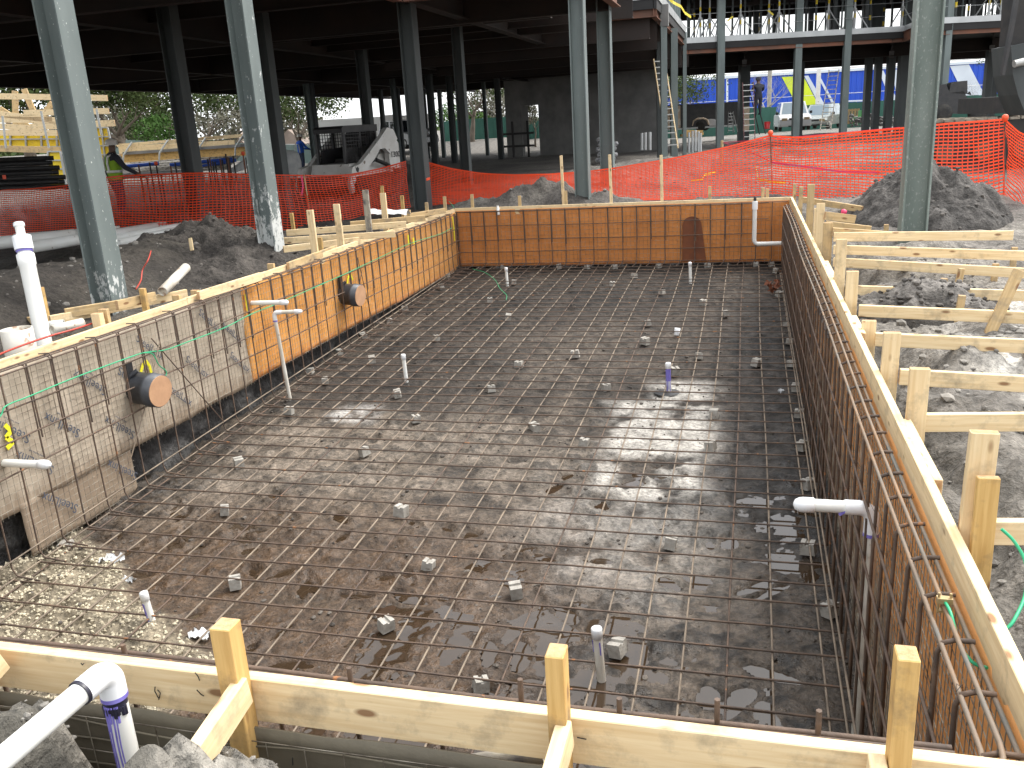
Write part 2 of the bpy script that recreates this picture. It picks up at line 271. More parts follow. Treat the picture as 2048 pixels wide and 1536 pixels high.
# ------------------------------------------------------------------ mesh helpers
class MB:
    def __init__(s): s.v = []; s.f = []; s.mi = []; s.smooth = []
    def add(s, vs, fs, mi=0, smooth=False):
        o = len(s.v); s.v += [tuple(p) for p in vs]
        for f in fs: s.f.append([o + i for i in f]); s.mi.append(mi); s.smooth.append(smooth)
    def box(s, x0, x1, y0, y1, z0, z1, mi=0, M=None):
        p = [Vector((x, y, z)) for x in (x0, x1) for y in (y0, y1) for z in (z0, z1)]
        if M is not None: p = [M @ q for q in p]
        s.add(p, [(0, 1, 3, 2), (4, 6, 7, 5), (0, 4, 5, 1), (2, 3, 7, 6), (0, 2, 6, 4), (1, 5, 7, 3)], mi)
    def bar(s, p0, p1, w, h, up=(0, 0, 1), mi=0):
        p0 = Vector(p0); p1 = Vector(p1); d = (p1 - p0).normalized(); up = Vector(up)
        sd = d.cross(up)
        if sd.length < 1e-4: sd = d.cross(Vector((1, 0, 0)))
        sd.normalize(); u = sd.cross(d).normalized()
        p = [q + sd * (a * w / 2) + u * (b * h / 2) for q in (p0, p1) for a in (-1, 1) for b in (-1, 1)]
        s.add(p, [(0, 1, 3, 2), (4, 6, 7, 5), (0, 4, 5, 1), (2, 3, 7, 6), (0, 2, 6, 4), (1, 5, 7, 3)], mi)
    def tube(s, path, r, n=8, mi=0, cap=True, smooth=True):
        path = [Vector(p) for p in path]; k = len(path); rr = r if isinstance(r, (list, tuple)) else [r] * k
        vs = []; ref = None
        for i in range(k):
            d = (path[min(i + 1, k - 1)] - path[max(i - 1, 0)]).normalized()
            if ref is None:
                ref = d.cross(Vector((0, 0, 1)))
                if ref.length < 0.05: ref = d.cross(Vector((1, 0, 0)))
            ref = (ref - d * ref.dot(d)).normalized(); q = d.cross(ref)
            for j in range(n):
                a = 2 * math.pi * j / n; vs.append(path[i] + (ref * math.cos(a) + q * math.sin(a)) * rr[i])
        fs = [(i * n + j, i * n + (j + 1) % n, (i + 1) * n + (j + 1) % n, (i + 1) * n + j) for i in range(k - 1) for j in range(n)]
        s.add(vs, fs, mi, smooth)
        if cap: s.add(vs[:n], [tuple(range(n))[::-1]], mi); s.add(vs[-n:], [tuple(range(n))], mi)
    def lathe(s, base, prof, n=16, axis=(0, 0, 1), mi=0, smooth=True):
        ax = Vector(axis).normalized(); a = ax.cross(Vector((0, 0, 1)))
        if a.length < 0.05: a = Vector((1, 0, 0))
        a = (a - ax * a.dot(ax)).normalized(); b = ax.cross(a); base = Vector(base); vs = []
        for r, h in prof:
            for j in range(n):
                t = 2 * math.pi * j / n; vs.append(base + ax * h + (a * math.cos(t) + b * math.sin(t)) * r)
        k = len(prof)
        s.add(vs, [(i * n + j, i * n + (j + 1) % n, (i + 1) * n + (j + 1) % n, (i + 1) * n + j) for i in range(k - 1) for j in range(n)], mi, smooth)
        s.add(vs[:n], [tuple(range(n))[::-1]], mi); s.add(vs[-n:], [tuple(range(n))], mi)
    def prism(s, poly, ext, mi=0):
        ext = Vector(ext); n = len(poly); a = [Vector(p) for p in poly]
        s.add(a + [p + ext for p in a], [tuple(range(n))[::-1], tuple(range(n, 2 * n))] + [(i, (i + 1) % n, n + (i + 1) % n, n + i) for i in range(n)], mi)
    def hsec(s, x, y, z0, z1, b=0.25, tw=0.012, tf=0.018, ang=0.0, mi=0):
        h = b / 2; w = tw / 2
        P = [(-h, -h), (-h + tf, -h), (-h + tf, -w), (h - tf, -w), (h - tf, -h), (h, -h), (h, h), (h - tf, h), (h - tf, w), (-h + tf, w), (-h + tf, h), (-h, h)]
        c, q = math.cos(ang), math.sin(ang)
        s.prism([(x + c * u - q * v, y + q * u + c * v, z0) for u, v in P], (0, 0, z1 - z0), mi)
    def ibeam(s, p0, p1, h=0.5, b=0.2, t=0.02, mi=0):
        p0 = Vector(p0); p1 = Vector(p1); u = Vector((0, 0, 1))
        s.bar(p0 + u * (-t / 2), p1 + u * (-t / 2), b, t, mi=mi); s.bar(p0 - u * (h - t / 2), p1 - u * (h - t / 2), b, t, mi=mi)
        s.bar(p0 - u * (h / 2), p1 - u * (h / 2), t * 0.8, h - 2 * t - 0.002, mi=mi)
    def build(s, name, mat, parent=None, origin=None):
        me = bpy.data.meshes.new(name); vs = s.v
        if origin is not None: o = Vector(origin); vs = [(p[0] - o.x, p[1] - o.y, p[2] - o.z) for p in vs]
        me.from_pydata(vs, [], s.f); me.update()
        for m in (mat if isinstance(mat, (list, tuple)) else [mat]): me.materials.append(MATS[m])
        me.polygons.foreach_set('material_index', s.mi); me.polygons.foreach_set('use_smooth', s.smooth)
        bm = bmesh.new(); bm.from_mesh(me); bmesh.ops.recalc_face_normals(bm, faces=bm.faces); bm.to_mesh(me); bm.free()
        ob = bpy.data.objects.new(name, me); COL.objects.link(ob)
        if origin is not None: ob.location = origin
        if parent is not None: attach(ob, parent)
        return ob
def attach(ob, parent):
    ob.parent = parent
    ob.matrix_parent_inverse = Matrix.LocRotScale(parent.location, parent.rotation_euler, parent.scale).inverted()
def tag(o, label=None, cat=None, group=None, kind=None):
    if label: o['label'] = label
    if cat: o['category'] = cat
    if group: o['group'] = group
    if kind: o['kind'] = kind
    return o
def thing(name, label, cat, loc=(0, 0, 0), group=None, rz=0.0):
    o = bpy.data.objects.new(name, None); COL.objects.link(o); o.location = loc; o.rotation_euler = (0, 0, rz); o.empty_display_size = 0.2
    return tag(o, label, cat, group)
def copy_tree(o, parent=None):
    c = o.copy(); COL.objects.link(c)
    if parent is not None: c.parent = parent
    for ch in list(o.children): copy_tree(ch, c)
    return c
def grid_obj(name, X, Y, Z, mat, tone=None, wet=None, keep=None, parent=None):
    ny, nx = X.shape; me = bpy.data.meshes.new(name)
    V = np.stack([X, Y, Z], -1).reshape(-1, 3); idx = np.arange(nx * ny).reshape(ny, nx)
    F = np.stack([idx[:-1, :-1], idx[:-1, 1:], idx[1:, 1:], idx[1:, :-1]], -1).reshape(-1, 4)
    if keep is not None: F = F[keep.reshape(-1)]
    me.from_pydata(V.tolist(), [], F.tolist()); me.update(); me.materials.append(MATS[mat])
    me.polygons.foreach_set('use_smooth', [True] * len(me.polygons))
    if tone is not None:
        a = me.attributes.new('tone', 'FLOAT_COLOR', 'POINT'); a.data.foreach_set('color', np.concatenate([tone.reshape(-1, 3), np.ones((nx * ny, 1))], 1).astype(np.float32).reshape(-1))
    if wet is not None:
        a = me.attributes.new('wet', 'FLOAT', 'POINT'); a.data.foreach_set('value', wet.reshape(-1).astype(np.float32))
    o = bpy.data.objects.new(name, me); COL.objects.link(o)
    if parent is not None: attach(o, parent)
    return o
def lumber(name, p0, p1, w, t, up=(0, 0, 1), mat='pine', parent=None, cut=0.0025):
    """a sawn board from p0 to p1, w wide sideways and t thick along up; end faces in end grain"""
    p0 = Vector(p0); p1 = Vector(p1); d = p1 - p0; L = d.length; d.normalize(); up = Vector(up)
    sd = up.cross(d)
    if sd.length < 1e-4: sd = Vector((1, 0, 0)).cross(d)
    sd.normalize(); u = d.cross(sd)
    bm = bmesh.new(); bmesh.ops.create_cube(bm, size=1.0)
    wob = random.uniform(-0.003, 0.003)
    for v in bm.verts: v.co = Vector((v.co.x * L, v.co.y * w + (wob if v.co.x > 0 else -wob), v.co.z * t))
    bmesh.ops.bevel(bm, geom=list(bm.edges), offset=cut, segments=1, affect='EDGES')
    for f in bm.faces: f.material_index = 1 if abs(f.normal.x) > 0.9 else 0
    me = bpy.data.meshes.new(name); bm.to_mesh(me); bm.free(); me.materials.append(MATS[mat]); me.materials.append(MATS['end_grain'])
    o = bpy.data.objects.new(name, me); COL.objects.link(o)
    mm = Matrix((d, sd, u)).transposed().to_4x4(); mm.translation = (p0 + p1) / 2; o.matrix_world = mm
    o.location = mm.translation; o.rotation_euler = mm.to_euler()
    if parent is not None: attach(o, parent)
    return o
def ordinal(k): return ['first', 'second', 'third', 'fourth', 'fifth', 'sixth', 'seventh', 'eighth', 'ninth', 'tenth', 'eleventh', 'twelfth', 'thirteenth', 'fourteenth', 'fifteenth', 'sixteenth', 'seventeenth', 'eighteenth', 'nineteenth', 'twentieth'][k]
# ================================================================== the ground
XL, XR, YF, YB = -5.30, 0.70, 1.86, 15.70          # inner faces of the form boards (tops at z = 0)
HX0, HX1, HY0, HY1 = -5.36, 0.742, 1.822, 15.742   # the excavation
def line(a, b, st): return list(np.linspace(a, b, max(2, int(round((b - a) / st)) + 1)))
def grow(a, lim, st, g=1.13):
    o = []; s = st
    while a < lim: a += s; s *= g; o.append(a)
    return o
gx = sorted(set([-v for v in grow(12.0, 1500, 0.12)] + line(-12.0, -7.5, 0.09) + line(-7.5, HX0, 0.05) + line(HX0, HX1, 0.035) + line(HX1, 3.6, 0.03) + line(3.6, 7.5, 0.08) + grow(7.5, 1500, 0.1)))
gy = sorted(set([-v for v in grow(0.6, 60, 0.2, 1.4)] + line(-0.6, 1.0, 0.12) + line(1.0, HY0, 0.022) + line(HY0, 8, 0.04) + line(8, HY1, 0.05) + line(HY1, 26, 0.1) + grow(26, 2500, 0.14)))
GX, GY = np.meshgrid(np.array(gx), np.array(gy))
def ground_z(X, Y):
    X = np.asarray(X, float); Y = np.asarray(Y, float)
    near = 1 - sst(18, 45, np.hypot(X, Y))
    z = -0.20 + 0.10 * fbm(X * 0.35, Y * 0.35, 3, 3) - 0.22 * sst(24, 60, Y)
    rough = fbm(X * 2.2, Y * 2.2, 5, 5, 0.55)
    z = z + near * (0.09 * rough + 0.035 * np.abs(fbm(X * 7, Y * 7, 4, 9)))
    # lumpy strip right of the pool, hollow against the forms
    rt = sst(0.72, 0.9, X) * (1 - sst(2.6, 4.5, X)) * sst(1.7, 2.4, Y) * (1 - sst(10, 14, Y))
    z = z + rt * (0.22 * np.maximum(0, fbm(X * 1.5 + 3, Y * 1.25, 4, 21, 0.55)) - 0.05 + 0.05 * fbm(X * 9, Y * 9, 3, 31))
    z = z - rt * 0.26 * (1 - sst(0.95, 1.3, X)) * sst(-0.12, 0.12, fbm(X * 0.7, Y * 0.9, 2, 40))
    # left bank: a hollow along the forms, then a rise, then the low yard
    lf = (1 - sst(-5.7, -5.45, X)) * (1 - sst(11.0, 14.5, Y)) * sst(-1, 1.5, Y)
    up = 1 - sst(-7.6, -6.5, X); down = 1 - sst(-8.8, -8.0, X)
    z = z + lf * (0.46 * up - 0.72 * down - 0.05)
    z = z + 1.55 * (1 - sst(-46, -27, X)) * sst(2, 10, Y) + 0.9 * sst(60, 70, Y) * (1 - sst(-14, -9, X)) * sst(-40, -27, X)
    lowyard = (1 - sst(-9.5, -7.8, X)) * sst(10, 14, Y) * (1 - sst(26, 36, Y)); z = z - 0.22 * lowyard
    # heaps behind the far form
    for cx, cy, h, r in ((-3.75, 17.0, 0.34, 0.55), (-4.6, 17.1, 0.22, 0.7), (-2.9, 17.2, 0.25, 0.6), (-5.6, 16.9, 0.12, 0.8)):
        z = z + h * np.exp(-((X - cx) ** 2 + (Y - cy) ** 2) / r ** 2) * (1 + 0.5 * rough)
    # mud thrown up round the column feet
    z = z + 0.45 * np.exp(-((X + 2.2) ** 2 / 9 + (Y - 25) ** 2 / 16)) + 0.28 * np.exp(-((X - 5) ** 2 / 30 + (Y - 27) ** 2 / 14))
    # foreground: broken clods and a trench against the form
    fg = (1 - sst(1.55, 1.8, Y)) * sst(-3, -2.6, X)
    cl = np.abs(fbm(X * 2.6 + 1.3, Y * 2.6, 5, 61, 0.55))
    fg = (1 - sst(1.61, 1.70, Y + 0.05 * fbm(X * 5, Y * 0, 3, 67))) * sst(-4, -3, X); fine_ = np.abs(fbm(X * 9, Y * 9, 4, 64, 0.6))
    tgt = -0.065 + 0.42 * (cl - 0.20) + 0.075 * (fine_ - 0.2) - 0.17 * sst(-0.66, -0.46, X) + 0.07 * np.exp(-(((X + 1.22) / 0.13) ** 2 + ((Y - 1.55) / 0.14) ** 2))
    tgt = tgt - 0.55 * np.exp(-(((X + 1.60) / 0.13) ** 2 + ((Y - 1.62) / 0.30) ** 2))
    tr = sst(1.58, 1.70, Y) * (1 - sst(1.9, 2.0, Y)) * sst(-2.4, -2.2, X)
    z = z * (1 - tr) + tr * (-0.42 + 0.10 * rough); z = z * (1 - fg) + fg * tgt
    return z
def gz(x, y): return float(ground_z(np.array([x]), np.array([y]))[0])
GZ = ground_z(GX, GY)
def lerp3(a, b, t): return np.asarray(a) * (1 - t[..., None]) + np.asarray(b) * t[..., None]
n1 = fbm(GX * 0.5, GY * 0.5, 4, 71); n2 = fbm(GX * 1.7, GY * 1.7, 5, 75, 0.6); n3 = fbm(GX * 6, GY * 6, 3, 79)
tone = lerp3((0.085, 0.076, 0.068), (0.16, 0.145, 0.125), sst(-0.35, 0.4, n1 + 0.4 * n2))
lime = sst(0.02, 0.32, n2 + 0.25 * n3 + 0.12) * sst(1.3, 1.9, GX) * (1 - sst(5, 8, GX)) * sst(2, 3, GY) * (1 - sst(6.0, 9.5, GY))
tone = tone * (1 - 0.8 * lime[..., None]) + np.array((0.55, 0.53, 0.49)) * (0.8 * lime[..., None])
rl = sst(0.75, 1.5, GX) * (1 - sst(14, 18, GY)); tone = tone * (1 + 0.55 * rl[..., None] * sst(-0.3, 0.35, n2 + 0.3)[..., None])
fgm = (1 - sst(1.5, 1.85, GY)); tone = tone * (1 - fgm[..., None]) + fgm[..., None] * lerp3((0.13, 0.12, 0.10), (0.33, 0.305, 0.265), sst(-0.1, 0.25, n2 + 0.3 * n3))
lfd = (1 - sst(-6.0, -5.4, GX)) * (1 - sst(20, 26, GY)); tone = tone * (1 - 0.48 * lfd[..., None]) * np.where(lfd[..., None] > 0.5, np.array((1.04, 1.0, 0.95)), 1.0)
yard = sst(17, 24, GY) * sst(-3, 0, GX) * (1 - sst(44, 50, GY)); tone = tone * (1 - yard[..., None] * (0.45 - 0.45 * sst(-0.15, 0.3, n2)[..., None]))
far = sst(47, 52, GY); tone = tone * (1 - far[..., None]) + np.array((0.19, 0.175, 0.155)) * far[..., None]
wetg = np.clip(0.15 * sst(0.0, 0.3, n1), 0, 1)
cx = (GX[:-1, :-1] + GX[1:, 1:]) / 2; cy = (GY[:-1, :-1] + GY[1:, 1:]) / 2
keep = ~((cx > HX0) & (cx < HX1) & (cy > HY0) & (cy < HY1))
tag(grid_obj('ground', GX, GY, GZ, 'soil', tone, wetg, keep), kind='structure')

# loose clods near the camera and along the right hand side: nobody could count them
mb = MB()
def rock(mb, x, y, z, r, mi=0):
    bm = bmesh.new(); bmesh.ops.create_icosphere(bm, subdivisions=1, radius=1.0)
    sx, sy, sz = random.uniform(.7, 1.2), random.uniform(.7, 1.2), random.uniform(.5, .9)
    vs = [Vector((v.co.x * sx, v.co.y * sy, v.co.z * sz)) * r * random.uniform(.75, 1.2) + Vector((x, y, z)) for v in bm.verts]
    mb.add(vs, [[v.index for v in f.verts] for f in bm.faces], mi); bm.free()
noisy('clod', (0.12, 0.11, 0.098), (0.30, 0.28, 0.25), 4, 0.95, 0.8)
for k in range(2600):
    zone = random.random()
    if zone < 0.45: x, y = random.uniform(0.95, 3.6), random.uniform(2.2, 10)
    elif zone < 0.65: x, y = random.uniform(-2.6, 0.9), random.uniform(0.9, 1.66)
    elif zone < 0.85: x, y = random.uniform(-9, -5.6), random.uniform(6, 15)
    else: x, y = random.uniform(-6, 5), random.uniform(16.1, 22)
    r = random.choice((.008, .012, .012, .018, .018, .028, .04)) * (0.35 if y < 1.7 else 1)
    rock(mb, x, y, gz(x, y) + r * 0.2, r)
tag(mb.build('clods', 'clod'), kind='stuff')

noisy('mound_clod', (0.055, 0.049, 0.044), (0.15, 0.135, 0.12), 4, 0.95, 0.8)
def heap(name, label, cat, cx, cy, rx, ry, h, base, seed, tone_a=(0.07, 0.062, 0.055), tone_b=(0.15, 0.135, 0.12), n=150, group=None, px=0.0):
    u = np.linspace(-1.15, 1.15, n); U, V = np.meshgrid(u, u); r = np.hypot(U, V); X = cx + U * rx; Y = cy + V * ry
    r2 = np.hypot(U - px * (1 - r), V) + 0.20 * fbm(U * 1.6, V * 1.6, 3, seed)
    prof = np.clip(1 - r2, 0, 1) ** 0.85
    rg = fbm(X * 2.5, Y * 2.5, 6, seed + 3, 0.6); rid = np.abs(fbm(X * 6, Y * 6, 4, seed + 9, 0.6))
    Z = base + h * prof * (1 + 0.30 * rg) + (0.07 * rg + 0.06 * rid) * sst(0, 0.2, prof) - 0.12 * (1 - sst(0.0, 0.12, prof))
    t = lerp3(tone_a, tone_b, sst(-0.3, 0.4, rg + 0.5 * fbm(X * 9, Y * 9, 3, seed + 20)))
    o = grid_obj(name, X, Y, Z, 'soil', t, np.zeros_like(X)); mb = MB()
    for k in range(420):
        i, j = random.randint(4, n - 5), random.randint(4, n - 5)
        if prof[i, j] > 0.03: r = random.choice((.008, .010, .014, .014, .02, .03)); rock(mb, X[i, j], Y[i, j], Z[i, j] + r * .3, r)
    c = mb.build('clod', 'mound_clod', o); c['kind'] = 'stuff'
    return tag(o, label, cat, group)
heap('dirt_mound', 'big grey dirt mound behind the mottled column on the right', 'dirt mound', 2.45, 13.9, 1.20, 1.5, 0.80, -0.22, 201, (0.05, 0.045, 0.041), (0.115, 0.105, 0.096), group='mounds of dug soil')
heap('dirt_mound', 'dark crumbly dirt mound between the two nearest steel columns on the left', 'dirt mound', -7.55, 11.0, 1.9, 1.7, 0.62, -0.30, 231, (0.045, 0.039, 0.034), (0.088, 0.077, 0.067), group='mounds of dug soil')
heap('dirt_mound', 'low grey dirt mound among the boards on the right, near the leaning stake', 'dirt mound', 1.45, 7.9, 0.7, 0.55, 0.22, -0.24, 251, (0.10, 0.09, 0.08), (0.22, 0.20, 0.18), 90, group='mounds of dug soil')

# ================================================================== the pit
mx = np.arange(HX0 - 0.62, HX1 + 0.021, 0.021); my = np.concatenate([np.arange(HY0 - 0.03, 7, 0.019), np.arange(7, HY1 + 0.06, 0.032)])
MX, MY = np.meshgrid(mx, my)
def in_patch(x0, x1, y0, y1, s=0.25, sd=0): 
    q = 0.25 * fbm(MX * 1.7, MY * 1.7, 4, sd)
    return sst(x0 - s, x0 + s, MX + q) * (1 - sst(x1 - s, x1 + s, MX + q)) * sst(y0 - s, y0 + s, MY + q) * (1 - sst(y1 - s, y1 + s, MY + q))
base = matz(MY) - 0.085
big = fbm(MX * 0.9, MY * 0.9, 3, 101); med = fbm(MX * 3.2, MY * 3.2, 5, 105, 0.58); fine = np.abs(fbm(MX * 13, MY * 13, 3, 111, 0.6))
foot = np.zeros_like(MX); rr = np.random.RandomState(5)
for k in range(420):                                  # boot prints and scuffs
    fx, fy = rr.uniform(-5.2, .6), rr.uniform(2, 15.5); a = rr.uniform(0, 6.28); L, Wd = rr.uniform(.10, .17), rr.uniform(.04, .07)
    i0, i1 = np.searchsorted(my, fy - .35), np.searchsorted(my, fy + .35); j0, j1 = np.searchsorted(mx, fx - .35), np.searchsorted(mx, fx + .35)
    if i1 <= i0 or j1 <= j0: continue
    dx = MX[i0:i1, j0:j1] - fx; dy = MY[i0:i1, j0:j1] - fy; u = (dx * math.cos(a) + dy * math.sin(a)) / L; v = (-dx * math.sin(a) + dy * math.cos(a)) / Wd
    q_ = np.sqrt(u * u + v * v) * (1 + 0.5 * vn(dx * 9 + fx * 7, dy * 9 + fy * 7, k % 9)); foot[i0:i1, j0:j1] += -0.020 * np.exp(-q_ ** 4) + 0.012 * np.exp(-((q_ - 1.25) / 0.25) ** 2)
soft = 1 - sst(5.2, 9.5, MY)                          # the wet near end is churned more
churn = sst(0.12, 0.42, fbm(MX * 1.3, MY * 1.1, 3, 141) + 0.28 - 0.2 * (1 - soft))
MZ = base + 0.022 * big + (0.026 + 0.014 * soft) * med * (0.5 + churn) + 0.020 * fine * churn * (0.6 + 0.5 * soft) + foot * (0.7 + 0.8 * soft)
MZ = MZ + 0.055 * np.exp(-((MX - XL) / 0.10) ** 2) * (0.6 + med) + 0.05 * np.exp(-((MX - XR) / 0.08) ** 2) * (0.6 + med)
grav = sst(-0.12, 0.22, (-2.95 - np.maximum(0, MY - 3.9) * 1.45) - MX + 0.5 * fbm(MX * 1.8, MY * 1.8, 4, 161)) * (1 - sst(5.1, 5.7, MY)) * (MX > -9)
MZ = MZ + 0.05 * grav
# colours of the mud: dry sandy crust, brown silt, black wet muck, lime spill
dry = sst(-0.25, 0.35, fbm(MX * 0.45, MY * 0.4, 3, 181) + 0.25 * med)
T = lerp3((0.056, 0.045, 0.036), (0.140, 0.112, 0.086), dry)
T = T * (1 - 0.45 * sst(0.1, 0.55, churn * (0.6 + med))[..., None])
spk = sst(0.08, 0.26, fbm(MX * 8, MY * 11, 4, 187, 0.6)) * (0.35 + 0.65 * sst(-0.2, 0.2, med)); MZ = MZ + 0.012 * spk; spk = np.clip(spk + 0.7 * sst(0.14, 0.30, fbm(MX * 17, MY * 20, 3, 189, 0.6)), 0, 1.2); T = T * (1 - 0.5 * spk[..., None])
pale = np.clip(in_patch(-4.3, -1.2, 5.6, 8.3, 0.8, 191) * 0.75 + in_patch(-4.9, -4.1, 6.2, 8.0, 0.3, 192) * 0.8 + in_patch(-3.0, -0.8, 9.4, 12, 1.0, 193) * 0.35, 0, 1) * sst(-0.28, 0.18, med + 0.12)
T = T * (1 - 0.75 * pale[..., None]) + np.array((0.31, 0.265, 0.22)) * 0.75 * pale[..., None]
brown = in_patch(-4.8, -1.2, 2.0, 6.0, 0.8, 195); T = T * (1 - 0.7 * brown[..., None]) + np.array((0.105, 0.068, 0.040)) * 0.75 * brown[..., None]
T = T * (1 - 0.45 * spk[..., None])
brown = brown * sst(-0.35, 0.1, med + 0.15); T = T * (1 - 0.55 * brown[..., None]) + np.array((0.105, 0.062, 0.034)) * 0.55 * brown[..., None]
white = np.clip(in_patch(-1.32, -0.28, 6.7, 8.95, 0.16, 197) + in_patch(-0.95, -0.4, 8.7, 9.55, 0.2, 198) + 0.38 * in_patch(-1.5, -0.2, 5.2, 6.8, 0.5, 199), 0, 1) * sst(-0.42, 0.0, med - 0.30 * churn + 0.12)
T = T * (1 - 0.85 * white[..., None]) + np.array((0.60, 0.59, 0.565)) * 0.85 * white[..., None]
w2 = in_patch(-4.35, -3.75, 8.05, 8.5, 0.14, 203) * sst(-0.3, 0.1, med); T = T * (1 - 0.65 * w2[..., None]) + np.array((0.66, 0.66, 0.66)) * 0.65 * w2[..., None]
T = T * np.array((0.92, 0.88, 0.83))
rightdark = sst(-0.5, 0.5, MX) * (1 - white); T = T * (1 - 0.35 * rightdark[..., None])  # darker towards the right wall
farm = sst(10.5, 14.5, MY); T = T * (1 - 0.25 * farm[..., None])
T = T * (1 - grav[..., None]) + np.array((0.24, 0.20, 0.14)) * grav[..., None]
wet = np.clip(soft * (0.55 + 0.8 * sst(-0.1, 0.3, med)) + 0.35 * rightdark + 0.15, 0, 1) * (1 - 0.9 * grav) * (1 - 0.7 * white) * (1 - 0.6 * pale)
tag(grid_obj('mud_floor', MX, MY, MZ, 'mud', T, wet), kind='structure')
# standing water in the low places of the near end
level = base + 0.004 * fbm(MX * 0.3, MY * 0.3, 2, 211) - 0.037
pool_m = np.clip(soft * (0.75 + 0.30 * sst(-1.2, .3, MX)) + 0.4 * brown * soft, 0, 1.2)
WZ_ = level + 0.024 * in_patch(-2.75, -1.45, 1.7, 3.1, 0.3, 221) + 0.017 * in_patch(-2.7, -0.3, 1.9, 5.2, 0.7, 223) + 0.020 * pool_m - 0.05 * (1 - sst(0.15, 0.5, pool_m))
wk = ((WZ_ - MZ)[:-1, :-1] > -0.006) & (MX[:-1, :-1] > HX0) & (MX[:-1, :-1] < HX1)
t = NT('puddle'); t.b.inputs['Base Color'].default_value = (0.042, 0.027, 0.016, 1); t.b.inputs['Roughness'].default_value = 0.035; t.b.inputs['IOR'].default_value = 1.42; t.b.inputs['Specular IOR Level'].default_value = 0.75
MATS['puddle'] = t.m
tag(grid_obj('puddle_water', MX, MY, WZ_, 'puddle', None, None, wk), kind='structure')

# earth sides of the pit
def bank(name, p0, p1, out, z0=0.0, z1=-2.0, flare=0.0):
    p0 = Vector(p0); p1 = Vector(p1); L = (p1 - p0).length; d = (p1 - p0) / L; out = Vector(out)
    s = np.arange(0, L + .04, .04); h = np.linspace(z0, z1, 46); S, Hh = np.meshgrid(s, h)
    off = 0.05 + 0.10 * np.abs(fbm(S * 2.5, Hh * 3, 5, 301 + len(name), 0.6)) + 0.04 * fbm(S * 9, Hh * 3, 3, 305)
    off = off * sst(0.0, 0.25, -(Hh - z0) + 0.02) + 0.002
    X = p0.x + d.x * S + out.x * off; Y = p0.y + d.y * S + out.y * off
    q = fbm(S * 3, Hh * 6, 5, 311, 0.6); T = lerp3((0.030, 0.028, 0.027), (0.115, 0.11, 0.105), sst(-0.05, 0.5, q))
    tag(grid_obj('pit_bank', X, Y, Hh, 'soil', T, np.full_like(X, 0.25)), kind='structure')
bank('a', (HX0, HY0 - .2, 0), (HX0, HY1, 0), (-1, 0, 0), -0.1)
bank('bb', (HX1, HY0 - .2, 0), (HX1, HY1, 0), (1, 0, 0), -0.1)
bank('ccc', (HX0, HY1, 0), (HX1, HY1, 0), (0, 1, 0), -0.1)
bank('dddd', (HX0, HY0, 0), (HX1, HY0, 0), (0, -1, 0), -0.75)

mb = MB()
for k in range(1900):
    x, y = random.uniform(-5.2, .6), random.uniform(2.0, 15.4); r = random.choice((.006, .008, .011, .015, .022)); rock(mb, x, y, float(MZ[min(np.searchsorted(my, y), len(my) - 1), np.searchsorted(mx, x)]) + r * .1, r)
noisy('mud_clod', (0.05, 0.042, 0.036), (0.13, 0.11, 0.09), 4, 0.8, 0.8)
tag(mb.build('mud_clods', 'mud_clod'), kind='stuff')
# limestone gravel
mb = MB(); k = 0; rg = np.random.RandomState(9)
octa = [Vector(v) for v in ((1, 0, 0), (-1, 0, 0), (0, 1, 0), (0, -1, 0), (0, 0, 1), (0, 0, -1))]
of = [(0, 2, 4), (2, 1, 4), (1, 3, 4), (3, 0, 4), (2, 0, 5), (1, 2, 5), (3, 1, 5), (0, 3, 5)]
while k < 11000:
    x, y = rg.uniform(-5.95, -2.3), rg.uniform(1.95, 5.7)
    i, j = np.searchsorted(my, y), np.searchsorted(mx, x); g = grav[min(i, len(my) - 1), min(j, len(mx) - 1)]
    if rg.rand() > g ** 1.5: k += 0.35; continue
    k += 1; r = rg.choice([.007, .009, .011, .014, .018]); a = rg.uniform(0, 6.28, 3)
    Rm = Matrix.Rotation(a[0], 3, 'X') @ Matrix.Rotation(a[1], 3, 'Z'); sc = rg.uniform(.7, 1.25, 6)
    z = MZ[min(i, len(my) - 1), min(j, len(mx) - 1)]
    mb.add([Rm @ (v * r * sc[q]) + Vector((x, y, z + r * 0.25)) for q, v in enumerate(octa)], of)
tag(mb.build('gravel', 'stone'), kind='stuff')
def mud_z(x, y):
    return float(MZ[min(np.searchsorted(my, y), len(my) - 1), min(max(np.searchsorted(mx, x), 0), len(mx) - 1)])

